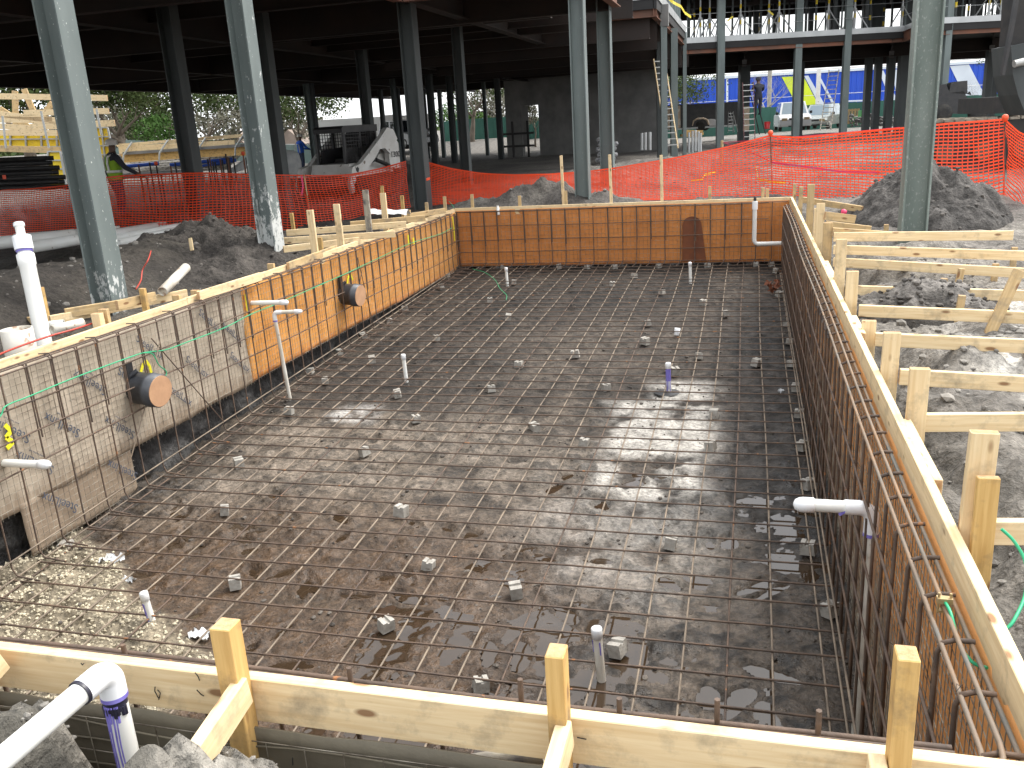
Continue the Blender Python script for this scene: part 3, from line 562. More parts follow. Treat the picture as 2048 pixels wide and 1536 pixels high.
# ================================================================== wall linings (paper backed wire lath)
def lining(name, label, p0, p1, z0, z1, mat, nrm, seed, wire=0.055, bulge=0.012, ragged=0.02, group='paper backed wire lath linings of the pit walls', hz=True):
    p0 = Vector(p0); p1 = Vector(p1); L = (p1 - p0).length; d = (p1 - p0) / L; nrm = Vector(nrm)
    s = np.linspace(0, L, int(L / .045) + 2); h = np.linspace(z0, z1, int(abs(z1 - z0) / .04) + 2); S, Hh = np.meshgrid(s, h)
    off = bulge * (fbm(S * 2.2, Hh * 2.6, 4, seed) * 1.6 + 0.5 * np.sin(S * 2 * math.pi / 0.42) * 0.35)
    edge = ragged * fbm(S * 3, Hh * 0, 4, seed + 7) * sst(z1 + 0.25, z1, Hh)
    X = p0.x + d.x * S + nrm.x * off; Y = p0.y + d.y * S + nrm.y * off; Z = Hh + edge
    t = thing(name, label, 'lining', ((p0 + p1) / 2)[:2] + (z1,), group)
    sh = grid_obj('paper_sheet', X, Y, Z, mat, parent=t)
    md = sh.modifiers.new('thickness', 'SOLIDIFY'); md.thickness = 0.006; md.offset = 0
    mb = MB(); r = 0.0021
    def pt(a, z): return p0 + d * a + nrm * 0.022 + Vector((0, 0, z))
    a = wire / 2
    while a < L: mb.tube([pt(a + random.uniform(-.003, .003), z0 - .03), pt(a, (z0 + z1) / 2) + nrm * random.uniform(-.006, .004), pt(a + random.uniform(-.004, .004), z1 - .01)], r, 3, cap=False); a += wire
    z = z0 - 0.03
    while hz and z > z1:
        n = max(2, int(L / 0.5)); mb.tube([pt(L * q / n, z + random.uniform(-.004, .004)) + nrm * random.uniform(-.007, .004) for q in range(n + 1)], r, 3, cap=False); z -= wire
    mb.build('wire_mesh', 'mesh_wire', t)
    return t
tan = lining('wall_lining', 'tan printed paper lining behind the wire on the left pit wall', (XL + .008, 1.95, 0), (XL + .008, 8.22, 0), -0.072, -1.14, 'paper_tan', (1, 0, 0), 401)
strip = lining('wall_lining', 'lower tan paper strip hanging down to the gravel on the left pit wall', (XL + .012, 4.86, 0), (XL + .012, 6.12, 0), -1.10, -1.53, 'paper_tan', (1, 0, 0), 411)
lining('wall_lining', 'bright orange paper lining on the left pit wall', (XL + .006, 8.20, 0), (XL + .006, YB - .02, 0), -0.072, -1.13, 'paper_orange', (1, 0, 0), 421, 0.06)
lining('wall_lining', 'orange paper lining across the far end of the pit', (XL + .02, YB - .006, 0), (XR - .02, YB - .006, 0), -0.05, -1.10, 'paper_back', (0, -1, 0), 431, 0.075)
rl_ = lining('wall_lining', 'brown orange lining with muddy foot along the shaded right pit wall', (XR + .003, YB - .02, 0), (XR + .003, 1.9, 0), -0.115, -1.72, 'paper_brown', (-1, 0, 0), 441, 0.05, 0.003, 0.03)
lining('wall_lining', 'dark olive paper lining under the near form board, seen from outside', (XR, 1.802, 0), (XL, 1.802, 0), -0.142, -0.9, 'paper_olive', (0, -1, 0), 451, 0.12, 0.016, 0.0)
# wavy folds of the near lining read as thin horizontal courses
mb = MB()
for z in (-.20, -.27, -.34, -.42, -.50):
    mb.tube([(x, 1.792 + .004 * math.sin(x * 9), z + .012 * math.sin(x * 5.1 + z * 30)) for x in np.arange(-2.6, .7, .06)], .004, 4, cap=False)
fo = mb.build('fold', 'paper_olive'); attach(fo, [o for o in bpy.data.objects if o.get('label', '').startswith('dark olive')][0])
# black staples of the near lining
mb = MB()
for k in range(46):
    x = random.uniform(-1.9, .7); z = random.uniform(-.5, -.17); mb.bar((x, 1.782, z), (x + random.uniform(-.004, .004), 1.782, z - .025), .0025, .0025)
st = mb.build('staple', 'black_paint'); attach(st, fo.parent); st['kind'] = 'stuff'

# printed words on the tan paper (some sheets hang upside down)
def word(txt, y, z, size, ang, parent, x=XL + .031, flip=False):
    cu = bpy.data.curves.new('printed_word', 'FONT'); cu.body = txt; cu.size = size; cu.align_x = 'CENTER'; cu.align_y = 'CENTER'; cu.extrude = 0.0006; cu.space_character = 1.04
    cu.materials.append(MATS['lettering'])
    o = bpy.data.objects.new('printed_word', cu); COL.objects.link(o)
    # text plane in the wall plane seen from +x: reading direction is +y
    Rm = Matrix(((0, 0, 1), (1, 0, 0), (0, 1, 0))).to_4x4() @ Matrix.Rotation(R_(ang), 4, 'Z')
    dg = bpy.context.evaluated_depsgraph_get()
    me = bpy.data.meshes.new_from_object(o.evaluated_get(dg)); bpy.data.objects.remove(o)
    o = bpy.data.objects.new('printed_word', me); COL.objects.link(o); Rm.translation = (x, y, z); o.location = Rm.translation; o.rotation_euler = Rm.to_euler()
    attach(o, parent)
for px, py, ang in ((300, 695, -41), (420, 642, -41), (465, 665, -41), (395, 735, -41), (265, 760, -41), (360, 790, -41), (480, 725, -41), (180, 765, 140), (125, 850, 140), (240, 855, 140), (215, 670, -41), (45, 700, 140), (20, 860, 140), (150, 950, 140), (70, 925, 140)):
    p = at_x(px, py, XL + .03)
    if -1.05 < p.z < -.17: word('SteelLinx', p.y, p.z, 0.105, ang, tan); word('steel backed lath', p.y + .03, p.z - .065 if ang < 0 else p.z + .065, 0.022, ang, tan)
for px, py in ((245, 940), (120, 1005)):
    p = at_x(px, py, XL + .034); word('SteelLinx', p.y, p.z, 0.105, 141, strip, XL + .037)

# yellow paint marks
def paint(px_list, wall, r, label, where='left'):
    mb = MB(); P = [(at_x(px, py, XL + .034) if wall == 'l' else at_y(px, py, YB - .04)) for px, py in px_list]
    for a, b in zip(P[:-1], P[1:]): mb.bar(a, b, .006, r, up=(0, 0, 1) if abs(b.y - a.y) > abs(b.z - a.z) else (0, 1, 0))
    return tag(mb.build('paint_mark', 'spray_yellow'), label, 'paint mark', 'yellow spray paint marks on the left wall')
paint([(278, 775), (280, 750), (286, 730), (292, 722), (299, 732), (305, 755)], 'l', .03, 'yellow paint arch over the nearer black pipe sleeve')
paint([(694, 572), (696, 556), (701, 549), (706, 560)], 'l', .03, 'small yellow paint arch over the farther black pipe sleeve')
paint([(10, 850), (22, 862), (12, 875), (26, 884), (14, 897)], 'l', .035, 'yellow paint squiggle on tan paper at the edge of view')
paint([(491, 588), (493, 605), (496, 622)], 'l', .03, 'yellow paint dash where tan paper meets orange')
paint([(816, 470), (818, 489)], 'l', .05, 'yellow paint drip high on the orange wall')
paint([(826, 476), (828, 488)], 'l', .05, 'thinner yellow paint drip right beside the high one')
paint([(905, 434), (908, 460), (909, 482)], 'l', .035, 'tall yellow paint stripe in the far left corner')
# dark reddish round-topped blotch on the far lining
mb = MB(); pts = []
for a in range(0, 181, 15):
    pts.append((math.cos(R_(a)), math.sin(R_(a))))
c = at_y(1384, 450, YB - .036); w = .165
poly = [(c.x + w * u, YB - .036, c.z + w * v * .9) for u, v in pts] + [(c.x - w, YB - .036, -1.06), (c.x + w * 1.5, YB - .036, -1.06)]
mb.prism(poly, (0, -.002, 0)); tag(mb.build('blotch', 'blotch'), 'dark reddish round-topped blotch on the far orange lining', 'blotch')
# ================================================================== reinforcing steel
def rebar(path, r, parent, mat='rust_bar', name='bar', n=6):
    mb = MB(); mb.tube(path, r, n); return mb.build(name, mat, parent)
def jit(a): return random.uniform(-a, a)
mat_t = thing('rebar_mat', 'rusty reinforcing bar mat tied in squares above the muddy pit floor', 'rebar mat', (-2.3, 8.8, -1.5))
k = 0
x = -5.10
while x < 0.58:                                       # long bars, mud crust and sun glint both put into the colour
    ys = np.linspace(1.93, 15.58, 34); sag = [random.uniform(-.004, .004) for _ in ys]; o = jit(.012)
    rebar([(x + o + .010 * math.sin(y * .8 + k), y, matz(y) + s) for y, s in zip(ys, sag)], 0.0068, mat_t, 'mud_glint_bar' if (k % 5) else 'rust_bar'); x += .2525; k += 1
y = 2.02
while y < 15.6:                                       # cross bars
    xs = np.linspace(-5.22, 0.60, 14); sk = jit(.012)
    rebar([(x, y + sk * (x + 2) / 3 + jit(.004), matz(y) + .0135 + jit(.003)) for x in xs], 0.0066, mat_t, 'rust_bar'); y += .255
mb = MB()                                             # tie wires, clustered at crossings
for q in range(520):
    x = -5.10 + .2525 * random.randint(0, 22); y = 2.02 + .255 * random.randint(0, 53); z = matz(y)
    mb.tube([(x - .013, y - .012, z), (x, y, z + .025), (x + .014, y + .011, z + .004), (x + .02 + jit(.01), y + jit(.02), z + .03)], .0012, 3, cap=False)
tw = mb.build('tie_wire', 'rust_bar', mat_t); tw['kind'] = 'stuff'

cage = thing('rebar_cage', 'rusty upright bar grid standing off the sunlit left pit wall', 'rebar cage', (-5.2, 8.8, -1.1), 'rebar grids along the pit walls')
y = 2.30; xw = -5.20; k = 0
while y < 15.5:
    b = matz(y) + .01; l = jit(.02)
    rebar([(xw - .05, y + l, -.058), (xw - .005, y + l, -.068), (xw, y + l, -.10), (xw + jit(.006), y + l + jit(.006), -.62), (xw, y + l + jit(.01), b + .08), (xw + .03, y + l, b + .02), (xw + .22, y + l, b)], .0068, cage, 'rust_bar')
    if k % 7 != 3: rebar([(xw + .004, y + l + .014, -.06), (xw + .006, y + l + .014 + jit(.008), -.66 + jit(.06))], .0068, cage, 'rust_bar', 'lap_bar')
    y += .2555; k += 1
for z in (-.335, -.58, -.80): rebar([(xw + .014, yy, z + .012 * math.sin(yy * 1.3 + z * 9)) for yy in np.arange(2.0, 15.55, .45)], .0066, cage, 'rust_bar')
for f_ in (.80, 1.0): rebar([(xw + .016, yy, max(-.80 + (matz(yy) + .80) * f_, matz(yy) + .02)) for yy in np.arange(2.0, 15.5, .45)], .0066, cage, 'mud_glint_bar')
for dx, z in ((-.012, -.060), (-.045, -.055), (.012, -.082)): rebar([(xw + dx + .004 * math.sin(yy * 2), yy, z + .004 * math.sin(yy * 1.7)) for yy in np.arange(1.95, 15.55, .35)], .0066, cage, 'rust_bar', 'top_bar')
y = 2.30; k = 0
while y < 15.5:
    if k % 2 == 0: rebar([(xw + .02, y, -.075), (xw - .02, y + .012, -.045), (xw - .075, y - .035, -.038)], .0055, cage, 'rust_bar', 'hook', 5)
    y += .2555; k += 1
for a, b in (((236 / 1, 677), (447, 843)), ((715, 515), (748, 655)), ((712, 610), (724, 540))):
    p = at_x(a[0] if a[0] > 300 else 303, a[1], xw + .03); q = at_x(b[0], b[1], xw + .03); rebar([p, q], .0055, cage, 'rust_bar', 'diagonal_bar')
p = at_x(320, 680, xw + .05); q = at_x(262, 915, xw + .05); rebar([p, (p + q) / 2 + Vector((.02, 0, 0)), q], .0055, cage, 'mud_glint_bar', 'diagonal_bar')

cage2 = thing('rebar_cage', 'rusty upright bar grid in front of the far orange lining', 'rebar cage', (-2.3, 15.6, -1.1), 'rebar grids along the pit walls')
x = -5.24; yw = 15.60; k = 0
while x < 0.62:
    l = jit(.01)
    rebar([(x + l, yw, -.05), (x + l + jit(.008), yw, -.6), (x + l + jit(.01), yw, -1.02), (x + l - .02, yw - .04, -1.07), (x + l - .06, yw - .26, matz(15.4))], .0085, cage2, 'rust_bar')
    if k % 6 != 4: rebar([(x + l + .012, yw - .004, -.06), (x + l + .014 + jit(.006), yw - .004, -.68 + jit(.05))], .008, cage2, 'rust_bar', 'lap_bar')
    x += .2565; k += 1
for z in (-.075, -.335, -.59, -.81, -1.03): rebar([(xx, yw - .016, z + .006 * math.sin(xx * 2 + z * 7)) for xx in np.arange(-5.25, .66, .4)], .0072, cage2, 'rust_bar')
rebar([(-5.25, yw - .03, -.06), (.66, yw - .03, -.058)], .0072, cage2, 'rust_bar', 'top_bar')

cage3 = thing('rebar_cage', 'rusty upright bar grid with hooked tops along the shaded right pit wall', 'rebar cage', (.55, 8.8, -1.4), 'rebar grids along the pit walls')
y = 1.99; k = 0; xi = .575
while y < 15.5:
    b = matz(y); l = jit(.012)
    rebar([(xi, y + l, b + .02), (xi + jit(.008), y + l + jit(.008), -.7), (xi, y + l, -.14), (xi + .012, y + l, -.105), (xi + .045, y + l, -.092), (.672 + jit(.006), y + l + jit(.008), -.090)], .0080, cage3, 'rust_bar')
    if k % 2: rebar([(xi - .004, y + l + .014, -.42 + jit(.05)), (xi + .01, y + l + .02, b + .02)], .0078, cage3, 'rust_bar', 'lap_bar')
    y += .2555; k += 1
for xx, zz, m in ((.582, -.108, 'grey_bar'), (.622, -.080, 'grey_bar'), (.664, -.100, 'grey_bar')):
    pts = [(xx + .006 * math.sin(yy * 1.1), yy, zz) for yy in np.arange(2.02, 15.5, .3)]
    if xx < .65: pts = [(xx - .20, 1.915, zz - .005), (xx - .05, 1.90, zz), (xx - .012, 1.92, zz), (xx, 1.97, zz)] + pts
    else: pts = [(xx + .012, 1.9, zz)] + pts
    rebar(pts, .0078, cage3, m, 'top_bar', 8)
for z in (-.36, -.62, -.88, -1.14): rebar([(xi - .014, yy, z + .015 * math.sin(yy * .9 + z * 5)) for yy in np.arange(2.0, 15.5, .4)], .0068, cage3, 'rust_bar')
for f_ in (.55, .85): rebar([(xi - .014 - .03 * f_, yy, -1.14 + (matz(yy) + 1.12) * f_) for yy in np.arange(2.0, 15.2, .4)], .0068, cage3, 'mud_glint_bar')
mb = MB()
for q in range(150):
    yy = 1.99 + .2555 * random.randint(0, 52); zz = random.choice((-.095, -.36, -.62, -.88)); xx = random.choice((.582, .622, .664)) if zz > -.1 else xi
    mb.tube([(xx - .01, yy - .01, zz), (xx + jit(.01), yy, zz + .02), (xx + .012, yy + .012, zz), (xx + jit(.04), yy + jit(.03), zz - .03)], .001, 3, cap=False)
tw = mb.build('tie_wire', 'iron_dark', cage3); tw['kind'] = 'stuff'
cage4 = thing('rebar_cage', 'two thick top bars and short bar ends just behind the near form board', 'rebar cage', (-2.3, 1.93, -.05), 'rebar grids along the pit walls')
for yy, zz in ((1.905, -.045), (1.935, -.052), (1.912, -.30), (1.912, -.56)): rebar([(xx, yy + .004 * math.sin(xx * 2), zz + .004 * math.sin(xx * 3)) for xx in np.arange(-5.2, .56, .3)], .0088, cage4, 'rust_bar', 'top_bar', 8)
for k in range(23):
    x = -5.1 + .2525 * k
    top = {13: -.01, 16: .0, 18: .025, 19: .0, 20: .03, 21: .03}.get(k, -.08)
    rebar([(x + jit(.01), 1.922, top), (x + jit(.01), 1.925, -.8), (x, 1.93, matz(1.95)), (x, 2.1, matz(2.1))], .008, cage4, 'rust_bar')

# concrete spacer blocks under the mat
bm_ = MB(); h = .075
bm_.prism([(-.045, -.035, 0), (.045, -.035, 0), (.040, -.035, h), (.012, -.035, h), (.008, -.035, h - .012), (-.008, -.035, h - .012), (-.012, -.035, h), (-.040, -.035, h)], (0, .07, 0))
blk0 = None
def block(px, py, label, group='concrete spacer blocks under the rebar', tilt=None):
    global blk0
    p = at_m(px, py, -.05); z = mud_z(p.x, p.y)
    if blk0 is None: o = blk0 = bm_.build('spacer_block', 'block')
    else: o = blk0.copy(); COL.objects.link(o)
    o.location = (p.x, p.y, min(matz(p.y) - .068, z + .02)); o.rotation_euler = (R_(jit(10)), R_(jit(10)), random.uniform(0, 3.1)); o.scale = [random.uniform(.95, 1.2)] * 3
    tag(o, label, 'spacer block', group)
A = lambda u, v: (500 + u / 3.413, 520 + v / 3.413)
B = lambda u, v: (1050 + u / 3.413, 520 + v / 3.413)
Cc = lambda u, v: (1350 + u / 3.84, 850 + v / 3.84)
D = lambda u, v: (650 + u / 2.866, 1000 + v / 2.866)
E_ = lambda u, v: (u / 2.866, 1000 + v / 2.866)
far_row = [A(1470, 47), A(1725, 50), B(235, 54), B(425, 54), B(612, 54), B(915, 46), B(1248, 44), B(1580, 36), B(1685, 36)]
for k, p in enumerate(far_row): block(*p, 'grey spacer block against the foot of the far orange wall, %s from the left' % ordinal(k))
left_row = [A(1345, 115), A(1305, 187), A(1060, 340), A(945, 425), A(775, 530), A(610, 640), A(415, 770)]
for k, p in enumerate(left_row): block(*p, 'grey spacer block along the foot of the left wall, %s from the far corner' % ordinal(k))
right_row = [B(1710, 80), B(1735, 240), B(1785, 445), B(1805, 565), B(1820, 718), B(1848, 880), B(1875, 1060), B(1895, 1280), Cc(1030, 475), Cc(1025, 960), Cc(1200, 1440)]
for k, p in enumerate(right_row): block(*p, 'grey spacer block along the foot of the right wall, %s from the far corner' % ordinal(k))
singles = [(A(515, 832), 'spacer block with a short rod through it, beyond the white spill on the left'), (A(265, 1040), 'large pale spacer block below the join of tan and orange lining'), (A(1010, 920), 'spacer block beside the small white spill'),
 (A(835, 690), 'spacer block midway between the left wall and the middle white stub pipe'), (A(1270, 537), 'upright spacer block beyond the middle left stub pipe'), (B(-40, 725), 'flat spacer block left of the purple stained stub pipe, far side'), (A(1645, 890), 'tall spacer block halfway between the two middle stub pipes'),
 (A(1130, 1095), 'spacer block in the mud in front of the middle left stub pipe'), (A(785, 1320), 'dark spacer block at the edge of the pale sand patch'), (A(1640, 280), 'spacer block near the loose end of green wire on the floor'), (A(1760, 400), 'small spacer block below the curl of green wire'), (A(1800, 160), 'spacer block right beside the far left stub pipe'), (A(1940, 1155), 'spacer block on the pit midline beyond the brown mud'),
 (B(745, 115), 'spacer block near the far wall, left of the far right stub pipe'), (B(595, 170), 'upright spacer block in the dark mud short of the far wall'), (B(935, 220), 'tilted spacer block in front of the far right stub pipe'), (B(1215, 298), 'flat pale spacer block right of the far middle, sunk in the mud'), (B(1370, 375), 'spacer block with a white flake on it in the right half'), (B(840, 440), 'half buried spacer block left of the white cup'), (B(820, 565), 'square spacer block below left of the white cup'),
 (B(345, 650), 'spacer block amid pale dry mud left of the purple stained pipe'), (B(1185, 665), 'spacer block right of the purple stained stub pipe'), (B(1575, 712), 'clean square two-tone spacer block standing alone near the right wall'), (B(1020, 768), 'spacer block just behind the purple stained stub pipe'), (B(555, 870), 'spacer block left of the lime spill'), (B(1290, 1065), 'spacer block at the right edge of the lime spill'), (B(400, 1255), 'spacer block in dark mud left of the lime spill tail'), (B(1270, 1285), 'spacer block below the right edge of the lime spill'),
 (D(435, 78), 'spacer block alone in the brown mud at mid pit'), (D(590, 385), 'cube-like spacer block on wet brown mud'), (D(1095, 530), 'muddy spacer block between shallow puddles'), (D(350, 725), 'spacer block on edge in the brown water near the form'), (D(890, 1075), 'spacer block hard behind the near form board'), (D(1685, 865), 'spacer block beside the nearest white stub pipe'), (D(1975, 255), 'spacer block in the mud right of the pit middle'),
 (E_(1285, 62), 'spacer block in front of the pale sand, left half'), (E_(1350, 485), 'spacer block leaning in the mud right of the gravel'), (E_(390, 285), 'large dirty spacer block on the gravel beside the tan strip'), ((478, 930), 'spacer block near the notch in the tan lining'), ((625, 1110 - 180), 'spacer block in front of the notch, toward the middle')]
for p, l in singles[:-1]: block(*p, l)
# ================================================================== form boards, stakes, braces
G1 = 'boards of the pit form'
def fboard(label, p0, p1, up, mat='pine', w=.14, t=.038): return tag(lumber('form_board', p0, p1, w, t, up, mat), label, 'form board', G1)
# boards: w is measured sideways (vertical here), t along `up` (the horizontal normal)
fboard('near form board with nail stains and knots across the bottom of the view', (XL - .04, YF - .019, -.07), (XR - .002, YF - .019, -.07), (0, 1, 0))
fboard('left form board, longer near length with a red cord on top', (XL - .019, 1.70, -.07), (XL - .019, 7.30, -.07), (1, 0, 0))
fboard('left form board, far length beyond the splice', (XL - .019, 7.303, -.071), (XL - .019, YB + .036, -.071), (1, 0, 0))
fboard('far form board on top of the orange end wall', (XL - .001, YB + .019, -.07), (XR + .001, YB + .019, -.07), (0, 1, 0))
fboard('right form board, nearest length', (XR + .019, 1.80, -.07), (XR + .019, 3.93, -.07), (1, 0, 0))
fboard('right form board, middle length between two splices', (XR + .019, 3.933, -.0695), (XR + .019, 8.4, -.0695), (1, 0, 0))
fboard('right form board, far length up to the corner', (XR + .019, 8.403, -.071), (XR + .019, YB + .038, -.071), (1, 0, 0))
for y0, y1, lb in ((3.52, 4.28, 'short splice board outside the right form by the second tall stake'), (6.0, 6.55, 'short splice board outside the right form near mid length'), (8.1, 9.0, 'short splice board outside the right form, farthest of three')):
    tag(lumber('splice_board', (XR + .0585, y0, -.075), (XR + .0585, y1, -.075), .13, .036, (1, 0, 0), 'pine'), lb, 'splice board')
GS = 'wooden stakes holding the forms'
def stake(label, x, y, top, w=.089, t=.038, dirn=(1, 0, 0), lean=(0, 0), mat='pine', bottom=-.55, group=GS):
    return tag(lumber('stake', (x - lean[0] * .3, y - lean[1] * .3, bottom), (x + lean[0] * .3, y + lean[1] * .3, top), w, t, Vector((0, 1, 0)) if dirn[0] else Vector((1, 0, 0)), mat), label, 'stake', group)
# right wall: pixel of the top left corner in the photograph gives y and height
for k, (px, ty, w, mat, lb) in enumerate(((1939, 866, .089, 'pine', 'tall pale stake by the right form with a darker board nailed in front, the nearest'), (1812, 738, .089, 'pine', 'tall stake with a dark smudged top beside the right form, behind the nearest one'),
      (1767, 666, .089, 'pine', 'tall clean stake by the right form, third from the camera'), (1719, 642, .089, 'pine', 'short stake at the middle splice of the right form'), (1693, 543, .089, 'pine', 'honey coloured stake by the right form level with the leaning stake'),
      (1672, 479, .089, 'pine', 'tall broad stake by the right form, sixth from the camera'), (1647, 446, .089, 'pine_old', 'tall grey-flecked stake by the right form beyond the honey coloured ones'), (1634, 407, .089, 'pine', 'tall pale stake pair by the right form, nearer one'),
      (1628, 417, .06, 'pine', 'narrow stake close behind a tall pale one by the right form'), (1615, 369, .089, 'pine_old', 'tallest stake by the right form with black stained top'), (1598, 374, .06, 'pine_old', 'thin stake near the far right corner of the form'), (1586, 368, .055, 'pine_old', 'thin tall stake hard at the far right corner of the form'))):
    p = at_x(px, ty, XR + .044)
    off = .062 if k in (1, 3) else .044
    stake(lb, XR + off + w / 2, p.y + .02, p.z, w, .038, mat=mat, lean=(jit(.02), 0))
for (l, r, ty, mat, lb) in ((605, 625, 420, 'pine', 'pale stake beside the left form with a knot, second column in front'), (658, 678, 408, 'pine', 'pale stake with nail holes beside the left form, before the weathered one'), (715, 735, 380, 'weathered', 'weathered grey streaked stake beside the left form'),
      (750, 770, 386, 'pine', 'tall pale stake right of the weathered one beside the left form'), (812, 820, 420, 'pine_old', 'thin stake with yellow paint on it beside the left form'), (848, 855, 405, 'pine_old', 'thin stake beside the left form in front of the dark steel column'), (885, 891, 393, 'pine_old', 'thin stake at the far left corner of the form')):
    p = at_x(r, ty, XL - .04); w = .089 if r - l > 12 else .055
    stake(lb, XL - .042 - w / 2, p.y + .02, p.z, w, .038, mat=mat, lean=(jit(.01), 0))
for (px, ty, h, lb) in ((215, 618, .2, 'short stake beside the left form where the brace board meets it'), (548, 527, .09, 'stub of a stake just above the left form, below the second column'), (397, 580, .07, 'low stake end behind the left form, left of the cord'), (360, 590, .05, 'lowest stake end behind the left form, near the first column')):
    p = at_x(px, ty, XL - .05); stake(lb, XL - .09, p.y, p.z, .085, .038, mat='pine_old')
p = at_x(198, 612, XL - .05); stake('short broad stake behind the left form with the red cord looped on it', XL - .085, p.y, .10, .085, .06, mat='pine')
for (px, ty, x2, w, lb) in ((441, 1235, 0, .060, 'honey stake with a grey muddy face, right of the big elbow pipe'), (1098, 1288, 0, .046, 'thin stake with a chewed top at the middle of the near form'), (1788, 1290, 0, .046, 'honey stake with flat cut top at the near right corner')):
    p = at_y(px, ty, YF - .045)
    stake(lb, p.x + w / 2, YF - .038 - .032, p.z, .062, w, dirn=(0, 1, 0), mat='stake_wood', bottom=-.7)
for (px, ty, lb) in ((1123, 311, 'tall thin lath standing behind the far form, left of three'), (1220, 309, 'tall thin lath behind the far form, right of the steel column'), (1323, 310, 'tall thin lath behind the far form, rightmost of three')):
    p = at_y(px, ty, 15.9); stake(lb, p.x, 15.9, p.z, .05, .03, mat='pine', lean=(-.03, 0), group='laths behind the far form')
for (px, ty, lb) in ((945, 388, 'stub stake behind the far form in front of dark heaped soil, left'), (1040, 391, 'stub stake behind the far form beside a block of pale wood'), (1132, 381, 'brown stub stake leaning on the leftmost tall lath'), (1420, 372, 'faint stub stake behind the far form, mid right'), (1526, 375, 'stub stake behind the far form below the fence post, left one'), (1535, 377, 'stub stake behind the far form below the fence post, right one')):
    p = at_y(px, ty, 15.85); stake(lb, p.x, 15.80, p.z, .055, .035, mat='pine_old')
# horizontal braces running out to the right
GB = 'brace boards running out from the forms'
def brace(label, a, b, w=.089, t=.038, mat='pine', flat=False):
    a = Vector(a); b = Vector(b); d = (b - a).normalized(); sd = Vector((0, 0, 1)).cross(d).normalized()
    return tag(lumber('brace_board', a, b, w, t, sd if not flat else (0, 0, 1), mat), label, 'brace board', GB)
rb = [((1664, 466), (2027, 461), 9.581, .183, 'far brace board passing behind the mottled column'), ((1664, 492), (2100, 502), 9.0, .05, 'brace board right in front of the foot of the mottled column'), ((1664, 517), (2100, 538), 8.6, -.04, 'brace board with a small leaning stake behind it, right side'),
      ((1687, 572), (2100, 582), 7.75, -.05, 'brace board above the low grey mound on the right'), ((1714, 612), (2110, 625), 6.95, -.05, 'brace board below the low grey mound, crossed by the leaning stake'), ((1746, 669), (2110, 680), 6.1, -.045, 'brace board with dark knots on the right'),
      ((1795, 743), (2110, 754), 5.05, -.02, 'brace board with a square pencil mark near the view edge'), ((1841, 834), (2120, 849), 4.32, -.03, 'brace board behind the nearest tall stake on the right'), ((1976, 1052), (2140, 1062), 3.10, -.02, 'nearest brace board on the right, below the nearest stake')]
for (a, b, y, z, lb) in rb:
    p = at_x(a[0], a[1], XR + .06 + .06); p = Vector((XR + .04 + .10, p.y + .05, p.z - .045))
    d = camdir(*b); tt = (p.z - .02 - EYE.z) / d.z; q = EYE + d * tt; q.z = p.z - .06; q = at_z(b[0], b[1], p.z + .02) ; q.z -= .047
    if q.x < p.x + .6: q = p + Vector((1.6, .25, -.02))
    L = (q - p); q = p + L.normalized() * max(L.length, 1.5)
    brace(lb, p, q)
for (a, b, lb) in (((1651, 441), (1742, 455), 'short far brace board ending in the right mound, lower one'), ((1650, 423), (1710, 433), 'short far brace board ending in the right mound, middle one'), ((1606, 394), (1725, 414), 'farthest brace board on the right with a brown stained end'), ((1665, 455), (1795, 467), 'sloping brace board just beyond the mottled column')):
    p = at_x(a[0], a[1], XR + .13); q = at_z(b[0], b[1], p.z - .08); p.z -= .045; q.z -= .03
    if (q - p).length > 3.2 or q.x < p.x: q = p + Vector((1.5, .5, -.06))
    brace(lb, p, q, mat='pine_old')
# small stakes at the outer ends and the leaning one
for (px, py, lean, h, lb) in ((1772, 448, 0, .14, 'small upright stake behind the far brace in front of the mound'), (2028, 492, .0, .16, 'small stake at the right edge behind the second brace'), (1990, 520, .02, .13, 'small stake standing before the third brace at right'), (1914, 546, .10, .20, 'leaning small stake, taller of two in the right dirt'), (1883, 550, .07, .13, 'leaning small stake, shorter of two in the right dirt'), (1918, 590, .06, .15, 'small tilted stake poking above the low grey mound')):
    p = at_z(px, py + 18, -.12); g = gz(p.x, p.y); stake(lb, p.x, p.y, max(g, -.2) + h, .055, .035, mat='pine_old', lean=(lean, 0), bottom=g - .2, group='small stakes in the dirt on the right')
a = at_z(1985, 655, -.16); b = at_z(2033, 580, .13); b = Vector((a.x + .16, a.y + .10, .24))
tag(lumber('stake', a - (b - a) * .2, b, .075, .035, (0, 1, 0), 'pine_old'), 'long leaning stake at the right edge crossing a brace board', 'stake', 'small stakes in the dirt on the right')
p0 = at_x(1948, 944, XR + .05)
tag(lumber('cleat', (XR + .06 + .045, 3.015, -.5), (XR + .06 + .045, 3.015, .22), .07, .03, (0, 1, 0), 'stake_wood'), 'darker board nailed to the face of the nearest tall stake', 'board')
